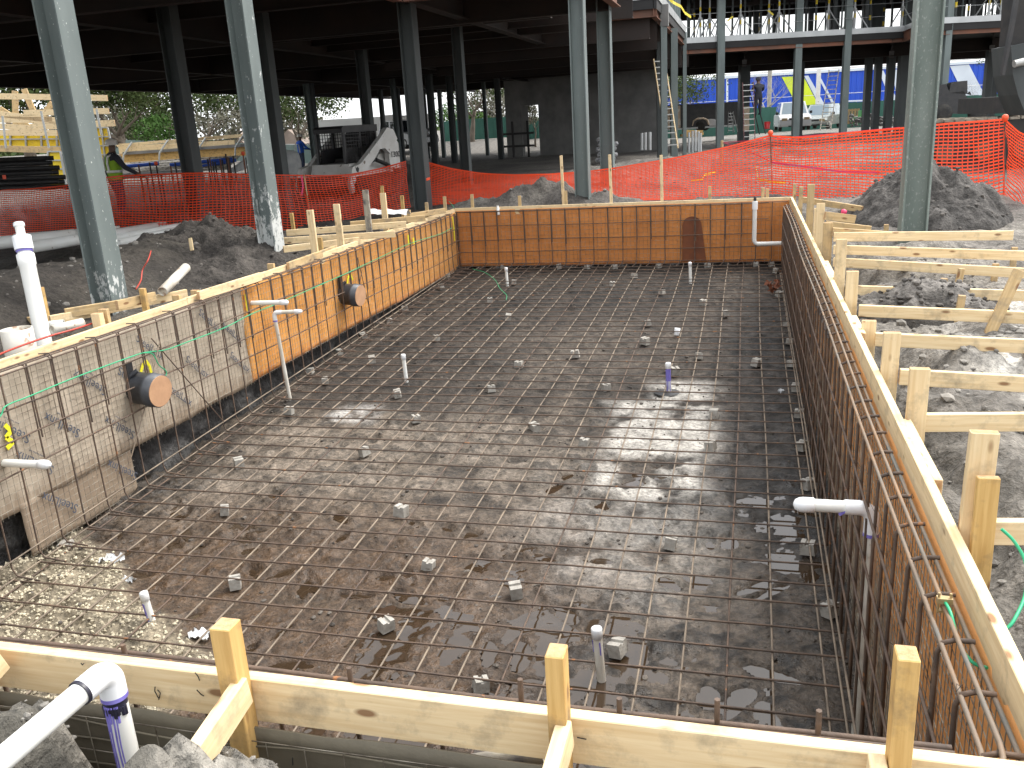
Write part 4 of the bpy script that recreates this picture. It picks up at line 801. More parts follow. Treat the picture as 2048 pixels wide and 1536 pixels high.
# braces of the near form
for (a, b, za, zb, lb) in (((484, 1350), (322, 1585), .035, -.02, 'pale brace board from the honey stake down toward the camera'), ((1130, 1432), (1082, 1600), .03, -.02, 'pale brace board from the thin middle stake toward the camera'), ((1752, 1500), (1775, 1640), .03, 0, 'short pale brace at the near right stake'), ((-8, 1290), (-110, 1400), .04, -.02, 'end of a brace board at the left edge of the near form')):
    p = at_z(a[0], a[1], za); q = at_z(b[0], b[1], zb); p.y = min(p.y, YF - .06); d = (q - p).normalized(); p.z -= .045; q.z -= .045
    brace(lb, p, p + d * max(.7, (q - p).length))
tag(lumber('stake', (-2.262, 1.782, -.6), (-2.262, 1.782, .10), .06, .05, (0, 1, 0), 'stake_wood'), 'stake at the left edge of the near form', 'stake', GS)
a = at_z(850, 1545, -.25); b = at_z(1085, 1505, -.2)
mb = MB(); mb.tube([a, b], .028, 12); tag(mb.build('timber_pole', 'weathered'), 'round weathered pole lying under the near form board at the middle stake', 'pole')
# left side brace boards behind the form
lb_ = [((98, 632), (372, 578), -.02, 'brace board behind the left form tied to the short broad stake', 'pine'), ((128, 617), (240, 600), .02, 'thin board lying behind the brace on the left', 'pine_old'), ((232, 602), (308, 583), .06, 'board end on a post beside the first column', 'pine_old'), ((57, 633), (100, 648), -.1, 'pointed board end in the dirt left of the tall white pipe', 'pine_old'),
       ((566, 492), (718, 474), .05, 'brace board behind the left form, lowest of a stack by the second column', 'pine'), ((566, 475), (790, 462), .10, 'brace board behind the left form, second of the stack', 'pine'), ((572, 460), (812, 442), .16, 'brace board behind the left form, third of the stack', 'pine'), ((700, 443), (850, 430), .20, 'dirty brace board under the white sheet near the steel column', 'pine_old'), ((806, 428), (890, 416), .12, 'farthest brace board at the foot of the dark steel column', 'pine_old'),
       ((395, 583), (520, 545), .04, 'board lying along the outside of the left form', 'pine'), ((575, 525), (672, 490), .03, 'sloping board end lying against the left form', 'pine_old')]
for (a, b, z, lb, m) in lb_:
    p = at_z(a[0], a[1], z); q = at_z(b[0], b[1], z)
    if (q - p).length > 5: q = p + (q - p).normalized() * 4.2
    p.z -= .045; q.z -= .045; brace(lb, p, q, mat=m)
for (px, py, top, lb) in ((93, 610, .20, 'pointed stake at the end of the left brace board'), (293, 598, .13, 'short post under a board end beside the first column'), (643, 482, .12, 'short post under the stacked brace boards on the left'), (588, 442, .24, 'small brown stake behind the stacked boards on the left'), (770, 412, .5, 'thin brown stake behind the white sheet'), (808, 417, .35, 'slanted lath behind the thin yellow painted stake')):
    p = at_z(px, py + 25, -.1); g = gz(p.x, p.y); stake(lb, p.x, p.y, max(top, g + .25) if top > .2 else top, .06, .04, mat='stake_wood', bottom=g - .1, group='small stakes on the left')
p = at_z(383, 492, .15); tag(lumber('wood_chip', p + Vector((0, 0, -.06)), p + Vector((-.03, .04, .10)), .05, .02, (0, 1, 0), 'pine'), 'short pale scrap of wood stuck in the left dirt mound', 'wood scrap')
# crumpled white sheet on the boards
p = at_z(745, 432, .2); u = np.linspace(0, 1, 40); U, V = np.meshgrid(u, u)
Xs = p.x + (U - .1) * .62; Ys = p.y + (V - .5) * .2 + U * .12; Zs = p.z + .06 * np.sin(V * 3.14) + .03 * fbm(U * 6, V * 5, 4, 501) + .05 * (1 - U)
so = grid_obj('plastic_sheet', Xs, Ys, Zs, 'bag_white'); tag(so, 'crumpled white sheet lying on the boards left of the steel column', 'plastic sheet')

# ================================================================== pipes
def cyl(mb, a, b, r, n=16, mi=0): mb.tube([a, b], r, n, mi)
GP = 'capped white stub pipes in the pit floor'
def stub(label, px, py, top, r=.024, ht=.36, purple=0, dirty=False, hole=False, lean=(0, 0)):
    p = at_m(px, py, -.08); z0 = mud_z(p.x, p.y)
    tpx, tpy = top; dd = (p - EYE).dot(FWD); q = at_d(tpx, tpy, dd); a = Vector((p.x, p.y, z0 - .05)); b = Vector((p.x + (q.x - p.x) * .6, p.y, q.z - .035))
    t = thing('stub_pipe', label, 'pipe', (p.x, p.y, z0), GP)
    mb = MB(); cyl(mb, a, b, r); mb.build('pipe', 'pvc_dirty' if dirty else 'pvc', t)
    d = (b - a).normalized()
    mb = MB(); mb.lathe(b - d * .03, [(r * 1.0, -.002), (r * 1.22, 0), (r * 1.22, .052), (r * 1.1, .062), (r * .6, .066)], 16, d); mb.build('cap', 'pvc_cap', t)
    if purple > 1:
        mb = MB(); cyl(mb, b - d * (.03 + .10 * purple), b - d * .028, r * 1.02); mb.build('primer_band', 'primer', t)
    if purple:
        mb = MB()
        for k in range(int(2 + 3 * purple)):
            an = random.uniform(2.6, 5.8); s = Vector((math.cos(an), math.sin(an), 0)) * r * 1.01; L = random.uniform(.1, .3) * purple
            mb.tube([b + s - d * .05, b + s - d * (.06 + L)], .004, 5)
        mb.build('primer_run', 'primer', t)
    return t, p
stub('white stub pipe with a purple dribble at the edge of the gravel', 308, 1255, (296, 1172), purple=.5)
stub('nearest white stub pipe, muddy shaft and round white cap', 1204, 1358, (1194, 1236), .027, dirty=True, purple=.25)
stub('plain white stub pipe in the middle left of the pit floor', 813, 762, (811, 704))
_, pd = stub('purple stained white stub pipe standing in a hole in the lime spill', 1338, 785, (1337, 720), .026, purple=1.4)
stub('white stub pipe at the far left of the pit floor', 1015, 572, (1014, 533))
stub('white stub pipe near the far wall, right of the blotch', 1381, 566, (1380, 522))
mb = MB(); mb.lathe((pd.x - .02, pd.y - .02, mud_z(pd.x, pd.y) + .012), [(.001, 0), (.13, .0), (.14, -.004)], 20); tag(mb.build('hole', 'black_paint'), kind='structure')  # flat black disc painted for the shaded inside of the hole
GW = 'white pipes coming out of the pit walls'
def elbow(c, d0, d1, r, R=None, n=8):
    R = R or r * 1.7; c = Vector(c); d0 = Vector(d0).normalized(); d1 = Vector(d1).normalized()
    return [c + d0 * R * (1 - math.sin(a)) + d1 * R * (1 - math.cos(a)) for a in [i * math.pi / 2 / n for i in range(n + 1)]]
def capped(label, a, b, r, down=None, purple=True, cap=True, group=GW, mat='pvc'):
    """pipe from a to b, a cap at b; with down set, an elbow at a and a riser below it"""
    a = Vector(a); b = Vector(b); d = (b - a).normalized(); t = thing('wall_pipe', label, 'pipe', a, group)
    mb = MB()
    if down is not None:
        e = elbow(a, d, (0, 0, -1), r, r * 1.9)
        mb.tube([b, a + d * r * 2.2], r, 16); mb.build('pipe', mat, t)
        mb = MB(); mb.tube([a + d * r * 4.1] + e + [a + Vector((0, 0, -r * 4.1))], r * 1.17, 16); mb.build('elbow', 'pvc_cap', t)
        mb = MB(); mb.tube([a + Vector((0, 0, -r * 2.5)), Vector(down)], r, 16); mb.build('riser', 'pvc_dirty', t)
        mb = MB(); k = a + Vector((0, 0, -r * 4.0)); mb.tube([k, k - Vector((0, 0, .018))], r * 1.19, 16)
        if purple: mb.build('primer_band', 'primer', t)
    else:
        mb.tube([a, b], r, 16); mb.build('pipe', mat, t)
    if cap:
        mb = MB(); mb.lathe(b - d * .05, [(r, -.002), (r * 1.2, 0), (r * 1.2, .045), (r * 1.12, .065), (r * .8, .085), (r * .3, .093)], 16, d); mb.build('cap', 'pvc_cap', t)
    return t
c = at_y(1765, 1018, 4.05); e = at_d(1608, 1016, (c - EYE).dot(FWD) - .02); wp = capped('white pipe with elbow and domed cap jutting from the right wall rebar', (.60, 4.05, c.z), (e.x, 4.03, c.z + .01), .031, (.60, 4.05, -1.72), purple=True)
mb = MB(); mb.bar((.45, 4.025, c.z - .028), (.50, 4.02, c.z + .012), .02, .012); mb.build('primer_smear', 'primer', wp)
p = at_x(503, 606, XL + .02); capped('short white pipe stub out of the join between tan and orange lining', p, (XL + .42, p.y + .02, p.z), .026)
p = at_x(548, 625, XL + .18); wp = capped('white pipe rising up the left orange wall with an elbow at its top', (XL + .18, p.y, p.z), (XL + .46, p.y + .05, p.z), .022, (XL + .22, p.y + .02, mud_z(XL + .2, p.y)), mat='pvc_dirty')
p = at_x(8, 926, XL + .02); capped('white pipe stub through the tan lining at the left edge of view', p, (XL + .38, p.y + .01, p.z), .030)
# far right stepped pipe
zt = at_y(1510, 402, 15.45); x0 = zt.x; z1 = at_y(1510, 488, 15.45).z; x1 = at_y(1572, 488, 15.45).x
t = thing('wall_pipe', 'white stepped pipe in the far right corner with a black plug on top', 'pipe', (x0, 15.45, z1), GW)
mb = MB(); mb.tube([(x0, 15.45, zt.z)] + [(x0, 15.45, z1 + .06), (x0 + .02, 15.45, z1 + .02), (x0 + .06, 15.45, z1), (x1 - .03, 15.45, z1 + .005)], .036, 12); mb.build('pipe', 'pvc', t)
mb = MB(); mb.tube([(x1 - .06, 15.45, z1 + .005), (x1 - .02, 15.45, z1 + .003), (x1, 15.45, z1 - .02), (x1, 15.45, z1 - .08)], .042, 12); mb.build('elbow', 'pvc_cap', t)
mb = MB(); mb.tube([(x1, 15.45, z1 - .05), (x1, 15.40, matz(15.4) - .02)], .030, 12); mb.build('riser', 'pvc_dirty', t)
mb = MB(); mb.tube([(x0, 15.45, zt.z - .14), (x0, 15.45, zt.z - .01)], .046, 12); mb.build('coupling', 'pvc_cap', t)
mb = MB(); mb.lathe((x0, 15.45, zt.z), [(.02, -.01), (.024, .02), (.022, .07), (.012, .08)], 10); mb.build('plug', 'black_paint', t)
mb = MB(); mb.tube([(x1 + .06, 15.44, z1 + .0), (x1 + .06, 15.40, matz(15.4))], .022, 10); t2 = tag(mb.build('wall_pipe', 'pvc_dirty'), 'plain white riser beside the stepped pipe in the far right corner', 'pipe', GW)
# near white elbow pipe, lower left
A0 = at_d(217, 1338, 2.32); r = .0302
Lend = at_z(10, 1514, A0.z - .02); d = (Lend - A0).normalized(); d.z = min(d.z, -.01); d.normalize()
t = thing('elbow_pipe', 'big white elbow pipe in the lower left corner with purple primer runs', 'pipe', (A0.x, A0.y, -.5))
mb = MB(); mb.tube([A0 + d * r * 1.6, A0 + d * 1.5], r, 24); mb.build('pipe', 'pvc', t)
mb = MB(); mb.tube([A0 + d * r * 3.2] + elbow(A0, d, (0, 0, -1), r, r * 1.35) + [A0 + Vector((0, 0, -r * 2.6))], r * 1.15, 24); mb.build('elbow', 'pvc_cap', t)
mb = MB(); mb.tube([A0 + Vector((0, 0, -r * 1.6)), A0 + Vector((.005, 0, -.95))], r, 24); mb.build('riser', 'pvc', t)
mb = MB(); mb.tube([A0 + d * r * 3.05, A0 + d * r * 3.35], r * 1.16, 24); mb.build('primer_band', 'primer_black', t)
k0 = A0 + Vector((0, 0, -r * 2.5)); mb = MB(); mb.tube([k0, k0 - Vector((0, 0, .012))], r * 1.165, 24); mb.build('primer_band', 'primer', t)
mb = MB(); mb.tube([k0 - Vector((0, 0, .012)), k0 - Vector((0, 0, .032))], r * 1.012, 24)
for an in np.arange(3.3, 6.2, .22):
    s = Vector((math.cos(an), math.sin(an), 0)) * r * .99; mb.tube([k0 + s - Vector((0, 0, .03)), k0 + s - Vector((0, 0, random.uniform(.035, .06)))], .006, 6)
mb.build('primer_band', 'primer_black', t)
mb = MB()
for an, L, w in ((4.1, .5, .0026), (4.42, .12, .006), (4.52, .62, .003), (4.66, .10, .005), (4.95, .42, .003), (5.2, .6, .0024), (5.4, .08, .004)):
    pts = []; z = .025
    while z < L: pts.append(k0 + Vector((math.cos(an + .05 * math.sin(z * 30)), math.sin(an + .05 * math.sin(z * 30)), 0)) * r * .985 - Vector((0, 0, z))); z += .025
    mb.tube(pts, w, 6)
mb.build('primer_run', 'primer', t)
mb = MB()
for s in (.55, .95): mb.tube([A0 + d * s + Vector((.02, -.03, .028)), A0 + d * (s + .05) + Vector((.03, -.025, .022))], .004, 5)
# pipes standing on the left bank
p = at_z(85, 672, -.12); topp = at_d(37, 445, (p - EYE).dot(FWD))
t = thing('stand_pipe', 'tall white stepped standpipe at the left edge with purple ring', 'pipe', (p.x, p.y, -.15)); ax = (topp - p); H_ = ax.length; ax.normalize()
mb = MB(); mb.lathe(p - ax * .1, [(.068, 0), (.068, .1 + H_ * .62), (.075, .1 + H_ * .63), (.075, .1 + H_ * .72), (.06, .1 + H_ * .73), (.06, .1 + H_ * .76)], 20, ax); mb.build('pipe', 'pvc', t)
mb = MB(); mb.lathe(p + ax * H_ * .76, [(.078, 0), (.078, H_ * .12), (.05, H_ * .125)], 20, ax); mb.build('coupling', 'pvc_cap', t)
mb = MB(); mb.lathe(p + ax * H_ * .742, [(.069, 0), (.069, .016)], 20, ax); mb.build('primer_band', 'primer', t)
mb = MB(); mb.lathe(p + ax * H_ * .88, [(.038, 0), (.038, H_ * .10)], 16, ax); mb.build('upper_pipe', 'pvc', t)
mb = MB(); mb.lathe(p + ax * H_ * .965, [(.046, 0), (.046, H_ * .028), (.04, H_ * .036)], 16, ax); mb.build('cap', 'pvc_cap', t)
p = at_z(40, 692, -.10); mb = MB(); q = []
r0 = .125; mb.lathe((p.x, p.y, p.z - .12), [(r0, 0), (r0, .27), (r0 - .012, .27), (r0 - .012, .05)], 24); tag(mb.build('pipe_sleeve', 'pvc_dirty'), 'wide open white pipe end standing behind the left form', 'pipe')
def loose(label, a, b, r, za, zb, mat='pvc_dirty'):
    p = at_z(a[0], a[1], za); q = at_z(b[0], b[1], zb); d = (q - p).normalized(); L = (q - p).length
    mb = MB(); mb.lathe(p, [(r * .86, .03), (r * .86, 0), (r, 0), (r, L), (r * .86, L), (r * .86, L - .05)], 16, d); return tag(mb.build('loose_pipe', mat), label, 'pipe', 'loose white pipes on the left ground')
loose('loose white pipe leaning on the left dirt mound', (325, 583), (372, 535), .05, .02, .16)
loose('loose white pipe offcut lying behind the left form', (104, 660), (165, 645), .042, -.02, -.02)
loose('loose pipe offcut with a purple ring next to the standpipe', (92, 650), (128, 647), .035, -.05, -.05, 'pvc')
for k, (a, b, r) in enumerate((((30, 478), (240, 462), .10), ((60, 495), (330, 452), .10), ((225, 478), (430, 440), .075), ((235, 487), (430, 446), .075), ((-60, 492), (150, 470), .12))):
    loose(['white pipe lying along the orange fence at far left', 'thick white pipe lying on the bank left of the first column', 'upper long white pipe lying right of the first column', 'lower long white pipe lying right of the first column', 'white pipe end at the left edge below the fence'][k], a, b, r, -.12, -.12, 'pvc')
mb = MB(); p = at_x(996, 415, -3.0); p = at_y(996, 418, YB - .03); mb.lathe((p.x, YB - .04, p.z - .1), [(.03, 0), (.03, .12), (.022, .13), (.022, .16)], 10); tag(mb.build('stub_pipe', 'pvc'), 'short white pipe end with a rusty tip at the far form board', 'pipe')
# pipe sleeves with cardboard ends
for (px, py, lb) in ((300, 778, 'black pipe sleeve with a brown cardboard end in the tan wall'), (706, 589, 'black pipe sleeve with a brown cardboard end in the far orange wall')):
    p = at_x(px, py, XL + .17); t = thing('pipe_sleeve', lb, 'pipe sleeve', (XL, p.y, p.z), 'black pipe sleeves in the left wall'); ax = (1, -.10, -.08); r = .15
    b = Vector((XL - .02, p.y + .02, p.z + .01)); mb = MB(); mb.lathe(b, [(r * .96, 0), (r * .96, .20), (r * 1.03, .205), (r * 1.03, .235), (r, .24), (r, .30), (r * .93, .305)], 28, ax); mb.build('sleeve', 'sleeve', t)
    mb = MB(); mb.lathe(b + Vector(ax).normalized() * .298, [(r * .94, 0), (r * .94, .012)], 28, ax); mb.build('end_cover', 'cardboard', t)
    mb = MB(); mb.box(XL + .018, XL + .05, p.y - .10, p.y - .02, p.z + .08, p.z + .26); mb.build('opening', 'black_paint', t)  # black block painted for the shade inside an opening
    mb = MB(); mb.tube([b + Vector((.05, -.10, .12)), b + Vector((.12, -.05, .17))], .02, 8); mb.build('conduit', 'sleeve', t)
# wires and cords
def wire(name, label, pts, r, mat, cat='wire', group=None, mbuild=None):
    # smooth the path
    P = [Vector(p) for p in pts]; out = []
    for i in range(len(P) - 1):
        p0, p1, p2, p3 = P[max(i - 1, 0)], P[i], P[i + 1], P[min(i + 2, len(P) - 1)]
        for s in range(6):
            u = s / 6; out.append(0.5 * ((2 * p1) + (p2 - p0) * u + (2 * p0 - 5 * p1 + 4 * p2 - p3) * u * u + (3 * p1 - p0 - 3 * p2 + p3) * u ** 3))
    out.append(P[-1]); mb = MB(); mb.tube(out, r, 6); return tag(mb.build(name, mat), label, cat, group)
xw2 = XL + .14
wire('green_wire', 'long green ground wire strung along the left pit wall', [at_x(a, b, xw2) for a, b in ((-40, 870), (0, 833), (12, 812), (60, 792), (150, 755), (250, 718), (290, 705), (330, 700), (380, 682), (450, 655), (503, 628), (560, 605), (640, 570), (690, 548), (760, 515), (820, 487), (880, 468), (905, 455))], .0055, 'green_wire')
wire('green_wire', 'green wire loop hanging beside the nearer black pipe sleeve', [at_x(a, b, xw2 + .02) for a, b in ((285, 706), (305, 708), (318, 730), (332, 742), (330, 752), (310, 755))], .005, 'green_wire')
wire('green_wire', 'green wire lying loose on the far pit floor', [at_m(a, b, .02) for a, b in ((945, 538), (970, 545), (990, 560), (1000, 577), (1013, 590), (1012, 600))], .005, 'green_wire')
wire('green_wire', 'green wire looping over the dirt at the right edge', [at_z(2003, 1058, .10), at_z(2030, 1085, .06), at_z(2052, 1130, .0), at_z(2050, 1190, -.06), at_z(2028, 1240, -.10), at_z(2012, 1258, -.12)], .0055, 'green_wire')
p = at_z(1890, 1212, -.08); wire('green_wire', 'short green wire on a clamp at the right top bars', [(.622, p.y, -.062), (.63, p.y - .06, -.07), (.64, p.y - .14, -.12), (.66, p.y - .22, -.13), (.69, p.y - .26, -.12)], .0055, 'green_wire')
t = thing('ground_clamp', 'bronze ground clamp on the right top bars', 'clamp', (.622, p.y, -.07)); noisy('brass', (.5, .38, .2), (.4, .3, .16), 6, .4, 0, metal=.6)
mb = MB(); mb.box(.60, .645, p.y - .012, p.y + .012, -.068, -.05); mb.build('jaw', 'brass', t); mb = MB(); mb.box(.606, .64, p.y - .01, p.y + .01, -.10, -.092); mb.build('jaw', 'brass', t)
mb = MB(); mb.tube([(.606, p.y, -.105), (.606, p.y, -.035)], .004, 6); mb.build('screw', 'brass', t); mb = MB(); mb.tube([(.64, p.y, -.105), (.64, p.y, -.035)], .004, 6); mb.build('screw', 'brass', t)
wire('green_wire', 'thin green wire sticking up at the far left form corner', [at_y(898, 403, 15.9), at_y(904, 409, 15.85), at_y(908, 416, 15.8)], .005, 'green_wire')
wire('extension_lead', 'red power cord running along the top of the left form', [at_z(a, b, .012) for a, b in ((-30, 722), (20, 700), (90, 675), (150, 658), (190, 645))] + [at_z(204, 640, .02)], .008, 'red_cord', 'cord')
wire('extension_lead', 'thin red cord trailing down the left dirt mound', [at_z(a, b, z) for a, b, z in ((302, 502, .32), (296, 520, .25), (285, 540, .15), (282, 560, .06), (272, 578, 0))], .007, 'red_cord', 'cord')
# small litter
p = at_m(1353, 670, -.05); mb = MB(); mb.lathe((p.x, p.y, matz(p.y) - .05), [(.032, 0), (.04, .09), (.036, .09), (.03, .02)], 14, (.15, .1, 1)); tag(mb.build('cup', 'pvc_cap'), 'white plastic cup standing on the mud', 'cup')
for (px, py, s, lb) in ((224, 1130, .07, 'crushed white plastic scrap on the gravel edge'), (400, 1272, .07, 'white crumpled scrap right of the gravel stub pipe'), (258, 1160, .045, 'small cream rag near the gravel'), (1562, 812 - 28, .03, 'tiny white paper scrap by the right wall')):
    p = at_m(px, py, -.07); z = mud_z(p.x, p.y); u = np.linspace(-1, 1, 14); U, V = np.meshgrid(u, u); rr_ = 1 + .5 * fbm(U * 2, V * 2, 3, 600 + px)
    tag(grid_obj('plastic_scrap', p.x + U * s * rr_, p.y + V * s * .7 * rr_, z + .03 + .05 * fbm(U * 3, V * 3, 3, 610 + px), 'bag_white'), lb, 'litter')
p = at_m(1545, 585, -.03); mb = MB()
for k in range(26):
    c = Vector((p.x + jit(.09), p.y + jit(.07), matz(p.y) + random.uniform(-.02, .14))); a = Vector((jit(1), jit(1), jit(1))).normalized(); b = a.orthogonal().normalized()
    mb.add([c - a * .05, c + b * .03, c + a * .05, c - b * .03], [(0, 1, 2, 3)])
mb.tube([(p.x, p.y, matz(p.y) - .06), (p.x + .02, p.y, matz(p.y) + .08)], .005, 5)
tag(mb.build('dead_leaves', 'leaf_brown'), 'clump of brown dead leaves caught by the right wall bars', 'leaf clump')
p = at_z(1683, 418, .1); mb = MB(); mb.lathe((p.x, p.y, p.z - .05), [(.015, 0), (.045, .02), (.04, .05), (.02, .07)], 12, (1, .4, .2)); tag(mb.build('plastic_bag', 'pink_tape'), 'small pink and white wrapper behind the far right braces', 'litter')
# bent nails, staples and nail holes on the near form board
t = [o for o in bpy.data.objects if o.get('label', '').startswith('near form board')][0]
for (px, py, pts) in ((318, 1385, ((0, 0, .012), (.008, 0, .002), (-.002, 0, -.022))), (397, 1352, ((-.006, 0, .014), (.002, 0, 0), (.004, 0, -.012))), (313, 1378, ((0, 0, .01), (-.004, 0, -.004), (.004, 0, -.028))), (395, 1378, ((0, 0, .0), (.012, 0, -.014), (.02, 0, -.018))), (1164, 1474, ((-.012, 0, 0), (.012, 0, -.002))), (167, 1325, ((-.006, 0, 0), (-.002, 0, -.006), (.005, 0, .0)))):
    c = at_y(px, py, YF - .040); mb = MB(); mb.tube([c + Vector(q) + Vector((0, -.004, 0)) for q in pts], .0016, 5); n = mb.build('nail', 'iron_dark'); n.parent = t; n.matrix_parent_inverse = Matrix.LocRotScale(t.location, t.rotation_euler, t.scale).inverted()
# ================================================================== orange safety fence
def net(name, label, tops, bots, rows, seed, hw=.0112, vw=.0072, cell=.078, bulge=.06, group='orange plastic mesh fence runs'):
    tp = [Vector(p) for p in tops]; bt = [Vector(p) for p in bots]
    L = [0]
    for a, b in zip(tp[:-1], tp[1:]): L.append(L[-1] + (b - a).length)
    nc = int(L[-1] / cell)
    s = np.linspace(0, L[-1], nc + 1); ip = lambda P, k: np.interp(s, L, [p[k] for p in P])
    T = np.stack([ip(tp, k) for k in range(3)], -1); Bm = np.stack([ip(bt, k) for k in range(3)], -1)
    for arr in (T, Bm):                                  # soften the kinks
        for q in range(3): arr[1:-1] = .25 * arr[:-2] + .5 * arr[1:-1] + .25 * arr[2:]
    v = np.linspace(0, 1, rows + 1)
    P = T[:, None, :] * (1 - v)[None, :, None] + Bm[:, None, :] * v[None, :, None]
    S2, V2 = np.meshgrid(s, v, indexing='ij')
    d = (T[-1] - T[0]); d = d / np.linalg.norm(d); nrm = np.array((d[1], -d[0], 0)); nrm /= np.linalg.norm(nrm)
    w = bulge * (fbm(S2 * .9, V2 * 1.6, 3, seed) * 2 + .5 * fbm(S2 * 3, V2 * 3, 3, seed + 4)) * np.sin(np.pi * np.clip(V2 * .9 + .1, 0, 1))
    P = P + nrm[None, None, :] * w[..., None]; P[..., 2] += .03 * fbm(S2 * 1.4, V2 * 2, 3, seed + 8) * (V2 > 0)
    mb = MB(); vs = []; fs = []
    def ribbon(A, Bv, W):                                # A,B (n,3) segment ends, W (n,3) half width
        q = np.stack([A - W, Bv - W, Bv + W, A + W], 1).reshape(-1, 3); vs.append(q); n = len(A)
        fs.append((np.arange(n)[:, None] * 4 + np.arange(4)[None, :]) + base[0]); base[0] += n * 4
    base = [0]
    dv = np.zeros_like(P); dv[:, 1:-1] = P[:, 2:] - P[:, :-2]; dv[:, 0] = P[:, 1] - P[:, 0]; dv[:, -1] = P[:, -1] - P[:, -2]; dv /= np.linalg.norm(dv, axis=-1, keepdims=True) + 1e-9
    du = np.zeros_like(P); du[1:-1] = P[2:] - P[:-2]; du[0] = P[1] - P[0]; du[-1] = P[-1] - P[-2]; du /= np.linalg.norm(du, axis=-1, keepdims=True) + 1e-9
    hw_ = np.full(P.shape[:2], hw); hw_[:, 0] = hw * 1.6; hw_[:, -1] = hw * 1.4
    A = P[:-1].reshape(-1, 3); B_ = P[1:].reshape(-1, 3); Wd = (dv[:-1] * hw_[:-1, :, None]).reshape(-1, 3); ribbon(A, B_, Wd)
    A = P[:, :-1].reshape(-1, 3); B_ = P[:, 1:].reshape(-1, 3); Wd = (du[:, :-1] * vw).reshape(-1, 3); ribbon(A + nrm * .001, B_ + nrm * .001, Wd)
    # web in the corners of each opening
    c = np.concatenate(vs); f = np.concatenate(fs)
    me = bpy.data.meshes.new(name); me.from_pydata(c.tolist(), [], f.tolist()); me.update(); me.materials.append(MATS['orange_net'])
    o = bpy.data.objects.new(name, me); COL.objects.link(o); return tag(o, label, 'safety fence', group)
# translucent plastic
nt_ = MATS['orange_net'].node_tree; b_ = nt_.nodes['Principled BSDF']; tr_ = nt_.nodes.new('ShaderNodeBsdfTranslucent'); tr_.inputs[0].default_value = (0.9, 0.09, 0.03, 1); ms_ = nt_.nodes.new('ShaderNodeMixShader'); ms_.inputs[0].default_value = 0.45; nt_.links.new(b_.outputs[0], ms_.inputs[1]); nt_.links.new(tr_.outputs[0], ms_.inputs[2]); nt_.links.new(ms_.outputs[0], nt_.nodes['Material Output'].inputs[0])
def fz(px, py, d): return at_h(px, py, d)
lt = [(-60, 388, 19.5), (10, 380, 18.8), (60, 378, 18.4), (130, 372, 18.0), (205, 356, 17.7), (245, 352, 17.4), (330, 348, 17.2), (420, 346, 17.2), (520, 350, 17.5), (602, 351, 17.8)]
lb2 = [(-60, 480, 18.9), (10, 470, 18.2), (60, 468, 17.8), (130, 466, 17.4), (205, 462, 17.2), (245, 462, 17.0), (330, 468, 16.8), (420, 464, 16.8), (520, 455, 17.1), (625, 462, 17.3)]
net('safety_fence', 'dark red shaded mesh fence run in front of the person in the lime vest', [fz(*p) for p in lt], [fz(*p) for p in lb2], 23, 701)
net('safety_fence', 'sagging mesh fence run in front of the white loader', [fz(*p) for p in ((602, 351, 17.8), (650, 352, 18), (700, 350, 18.3), (760, 338, 18.6), (812, 323, 18.9))], [fz(*p) for p in ((625, 462, 17.3), (670, 458, 17.5), (720, 445, 17.8), (770, 425, 18.1), (822, 418, 18.5))], 24, 711, bulge=.10)
net('safety_fence', 'sunlit mesh fence run dipping behind the far form and its tall laths', [fz(*p) for p in ((844, 322, 19.0), (900, 337, 18.8), (960, 347, 18.6), (1030, 350, 18.3), (1100, 348, 18.0), (1180, 343, 17.8), (1240, 335, 17.6), (1330, 320, 17.4), (1400, 306, 17.3), (1460, 293, 17.2), (1541, 271, 17.1))], [fz(*p) for p in ((846, 411, 18.6), (900, 408, 18.4), (960, 405, 18.2), (1030, 403, 17.9), (1100, 402, 17.6), (1180, 402, 17.4), (1240, 400, 17.2), (1330, 398, 17.0), (1400, 396, 16.9), (1460, 394, 16.9), (1545, 391, 16.8))], 24, 721)
net('safety_fence', 'bright mesh fence run behind the right mound and mottled column', [fz(*p) for p in ((1541, 272, 17.1), (1600, 276, 16.6), (1700, 266, 15.9), (1810, 256, 15.1), (1900, 247, 14.5), (1960, 243, 14.2), (2010, 239, 13.9))], [fz(*p) for p in ((1545, 391, 16.8), (1600, 396, 16.3), (1700, 405, 15.6), (1810, 412, 14.8), (1900, 416, 14.2), (1960, 412, 13.9), (2008, 400, 13.7))], 24, 731, bulge=.08)
net('safety_fence', 'mesh fence run hanging in folds right of the orange capped post', [fz(*p) for p in ((2010, 239, 13.9), (2030, 262, 13.4), (2060, 278, 12.8), (2120, 285, 12.0))], [fz(*p) for p in ((2008, 400, 13.7), (2030, 425, 13.1), (2060, 455, 12.5), (2120, 480, 11.7))], 24, 741, bulge=.12)
GP2 = 'posts of the orange fence'
def fpost(label, px, top, bot, d, r, mat, capm=None):
    a = fz(*bot, d); b = fz(*top, d); t = thing('fence_post', label, 'fence post', (a.x, a.y, a.z), GP2)
    mb = MB(); mb.tube([a + Vector((0, 0, -.2)), b], r, 8); mb.build('rod', mat, t)
    if capm: mb = MB(); mb.lathe(b - Vector((0, 0, .05)), [(.02, 0), (.035, .02), (.05, .06), (.05, .09), (.035, .115), (.01, .125)], 14); mb.build('cap', capm, t)
fpost('thin fence post with an orange cap beside the bunched mesh', 0, (1541, 268), (1546, 400), 17.0, .012, 'rust_bar', 'orange_plastic')
fpost('fence post with a round orange cap at the right edge', 0, (2010, 238), (2009, 440), 13.85, .014, 'rust_bar', 'orange_plastic')
fpost('thin rusty post of the shaded left fence', 0, (608, 350), (628, 470), 17.6, .014, 'pine_old')
fpost('short wooden post behind the fence with pink tape on it', 0, (1444, 281), (1444, 330), 22, .035, 'pine_old')
